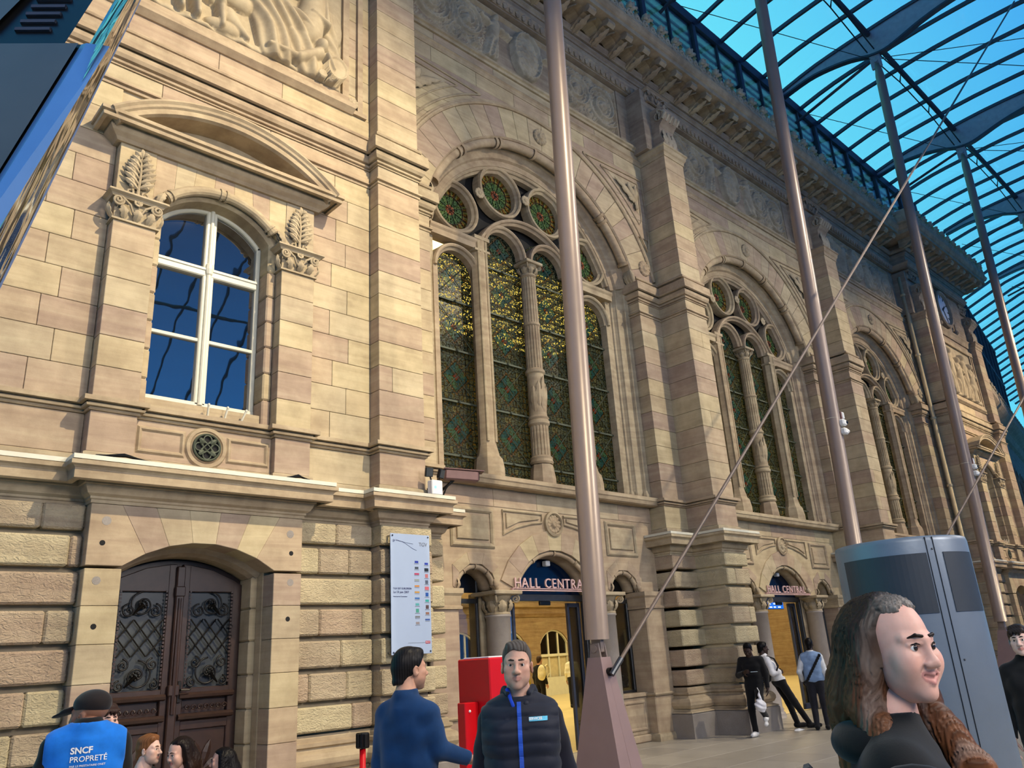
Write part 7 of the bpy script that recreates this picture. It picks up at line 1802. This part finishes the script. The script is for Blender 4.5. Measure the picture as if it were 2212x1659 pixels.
# men at the great pilaster
person('person', (14.62, 8.80, 0), dirn(-.45, -.85), 1.76, dict(pel=(0, -.02, .93), chest=(0, -.03, 1.25), neck=(0, -.02, 1.42), head=(0, .06, 1.555), shl=(-.185, -.03, 1.37), shr=(.185, -.03, 1.37), elr=(.27, .0, 1.10), wrr=(.10, .22, 1.15), ell=(-.25, -.04, 1.10), wrl=(-.25, .0, .86), hil=(-.09, -.02, .90), hir=(.09, -.02, .90), knr=(.10, .04, .48), knl=(-.10, .20, .55), anl=(-.10, -.16, .34), tol=(-.11, -.05, .20)), .98,
    'man in a black tracksuit looking down at his phone against the pilaster', (58, 40, 32), (52, 34, 30), (12, 11, 11), None, (17, 17, 19), (16, 16, 18), (226, 226, 224), head_pitch=.5, hh=.0057, h=.013, topname='track_jacket', seed=71, hem=.80)
pb = empty('plastic_bag', (14.42, 8.60, .46), label='crumpled white plastic bag hanging from the hand of the man in black', cat='bag')
S = SDF().ell((0, 0, .10), (.13, .09, .12)).cap((0, 0, .18), (.0, .0, .33), .04, .012, .05); fo = folds(.02, 77)
link('bag_body', np_mesh('bag_body', [S.mesh(.008, lambda F, X, Y, Z: F+fo(X*2, Y*2, Z*1.4))], [cloth('cloth_bag', (226, 226, 230), .4)]), pb); ob('bag_handle', MB().tube([(0, 0, .28), (.02, .0, .36), (.0, .02, .42)], .008, 6), 'paper', pb)
ph_ = empty('mobile_phone', (14.33, 8.58, 1.16), rz=.6, label='mobile phone in the hand of the man in black', cat='phone'); ob('phone_case', MB().cbox(-.035, .035, -.07, .07, 0, .009, .003), 'black_metal', ph_); ob('phone_screen', MB().box(-.031, .031, -.065, .065, .009, .0095), 'screen_white', ph_)
LEAN = dict(pel=(0, -.20, .90), chest=(0, -.36, 1.19), neck=(0, -.44, 1.37), head=(0, -.42, 1.525), shl=(-.185, -.44, 1.31), shr=(.185, -.44, 1.31), ell=(-.25, -.40, 1.05), elr=(.25, -.40, 1.05), wrl=(-.10, -.20, 1.08), wrr=(.10, -.18, 1.06), hil=(-.09, -.19, .88), hir=(.09, -.19, .88), knl=(-.095, -.02, .50), knr=(.095, .02, .50), anl=(-.10, .10, .09), anr=(.10, .26, .09), tol=(-.11, .26, .035), tor=(.11, .42, .035))
person('person', (16.12, 8.90, 0), dirn(.98, .12), 1.80, LEAN, 1.0, 'man in a white hoodie leaning back against the pilaster by the entrance', (56, 38, 30), (52, 34, 30), (12, 11, 11), None, (226, 226, 228), (22, 22, 25), (18, 18, 20), hh=.0057, h=.013, topname='hoodie', seed=81, hem=.86, collar=True)
def backpack(loc, rz, col, label, tilt=0):
    r_ = empty('backpack', loc, rz=rz, label=label, cat='backpack'); r_.rotation_euler = (tilt, 0, rz); mt = cloth('cloth_pack_%d_%d_%d' % col, col, .6)
    S = SDF().ell((0, 0, .02), (.15, .09, .24)).ell((0, -.06, -.08), (.12, .06, .13), .03); link('pack_body', np_mesh('pack_body', [S.mesh(.011)], [mt]), r_)
    for s in (-1, 1): ob('shoulder_strap', MB().tube([(s*.09, .06, .2), (s*.11, .15, .26), (s*.12, .26, .16), (s*.12, .27, .0), (s*.11, .12, -.14)], .018, 6), mt, r_)
    return r_
rzl = math.atan2(-dirn(.98, .12)[0], dirn(.98, .12)[1])
backpack((15.66, 9.13, 1.12), rzl, (16, 16, 18), 'black backpack squeezed between the man in the white hoodie and the pilaster', .35)
dn, J, HR, hc = person('person', (15.95, 8.22, 0), dirn(.35, .95), 1.72, dict(ell=(-.27, -.06, 1.10), wrl=(-.24, .10, .93)), 1.0, 'man in a denim waistcoat over a pale hoodie seen from behind', (50, 36, 30), (50, 34, 30), (14, 12, 12), None, (214, 216, 216), (34, 34, 40), (20, 20, 22), hh=.0057, h=.013, topname='hoodie', seed=91, collar=True)
vest(dn, J, 1.0, (126, 152, 186), 'denim_waistcoat', hem=.86, grow=.014, seed=93)
st = SDF()
for k in range(11): t_ = k/10; st.ell((.17-.32*t_, -.145-.02*math.sin(PI*t_), 1.40-.48*t_), (.028, .02, .034), .02)
link('bag_strap', np_mesh('bag_strap', [st.mesh(.008)], [cloth('cloth_strap', (20, 20, 22))]), dn)
# travellers inside the hall and beyond the kiosk
person('person', (19.5, 19.5, 0), dirn(.55, .8), 1.74, None, 1.0, 'traveller in black with a cream backpack walking inside the hall', (200, 150, 124), (160, 96, 84), (60, 44, 34), None, (20, 20, 22), (20, 20, 22), hh=.007, h=.016, seed=101)
backpack((19.37, 19.28, 1.2), math.atan2(-dirn(.55, .8)[0], dirn(.55, .8)[1]), (222, 210, 170), 'cream backpack on the traveller in black inside the hall')
person('person', (21.6, 20.0, 0), dirn(.2, .97), 1.78, None, 1.0, 'traveller in a cream jacket half hidden by the entrance door frame', (180, 130, 104), (160, 96, 84), (30, 24, 22), None, (226, 220, 196), (20, 20, 22), hh=.007, h=.016, seed=103)
person('person', (16.1, 16.8, 0), dirn(.3, .9), 1.66, None, .95, 'traveller in a yellow jacket behind the shoulder of the vest man', (200, 150, 124), (160, 96, 84), (58, 40, 30), None, (196, 178, 70), (30, 30, 34), hh=.007, h=.016, seed=105)
person('person', (24.4, 8.05, 0), dirn(.6, .7), 1.70, None, 1.0, 'distant passer-by in a dark coat just right of the kiosk', (170, 124, 100), (150, 96, 84), (26, 22, 20), None, (44, 36, 34), (24, 24, 28), hh=.007, h=.016, seed=107)
person('person', (27.0, 8.55, 0), dirn(-.6, -.7), 1.72, None, 1.05, 'distant passer-by in an olive jacket beside the third mast', (180, 134, 110), (150, 96, 84), (26, 22, 20), None, (86, 80, 56), (24, 24, 28), hh=.007, h=.016, seed=109)
SC.cycles.max_bounces = 4; SC.cycles.diffuse_bounces = 1; SC.cycles.glossy_bounces = 3; SC.cycles.transmission_bounces = 3; SC.cycles.transparent_max_bounces = 10
SC.cycles.caustics_reflective = False; SC.cycles.caustics_refractive = False; SC.cycles.use_adaptive_sampling = True; SC.cycles.adaptive_threshold = 0.08; SC.cycles.adaptive_min_samples = 8
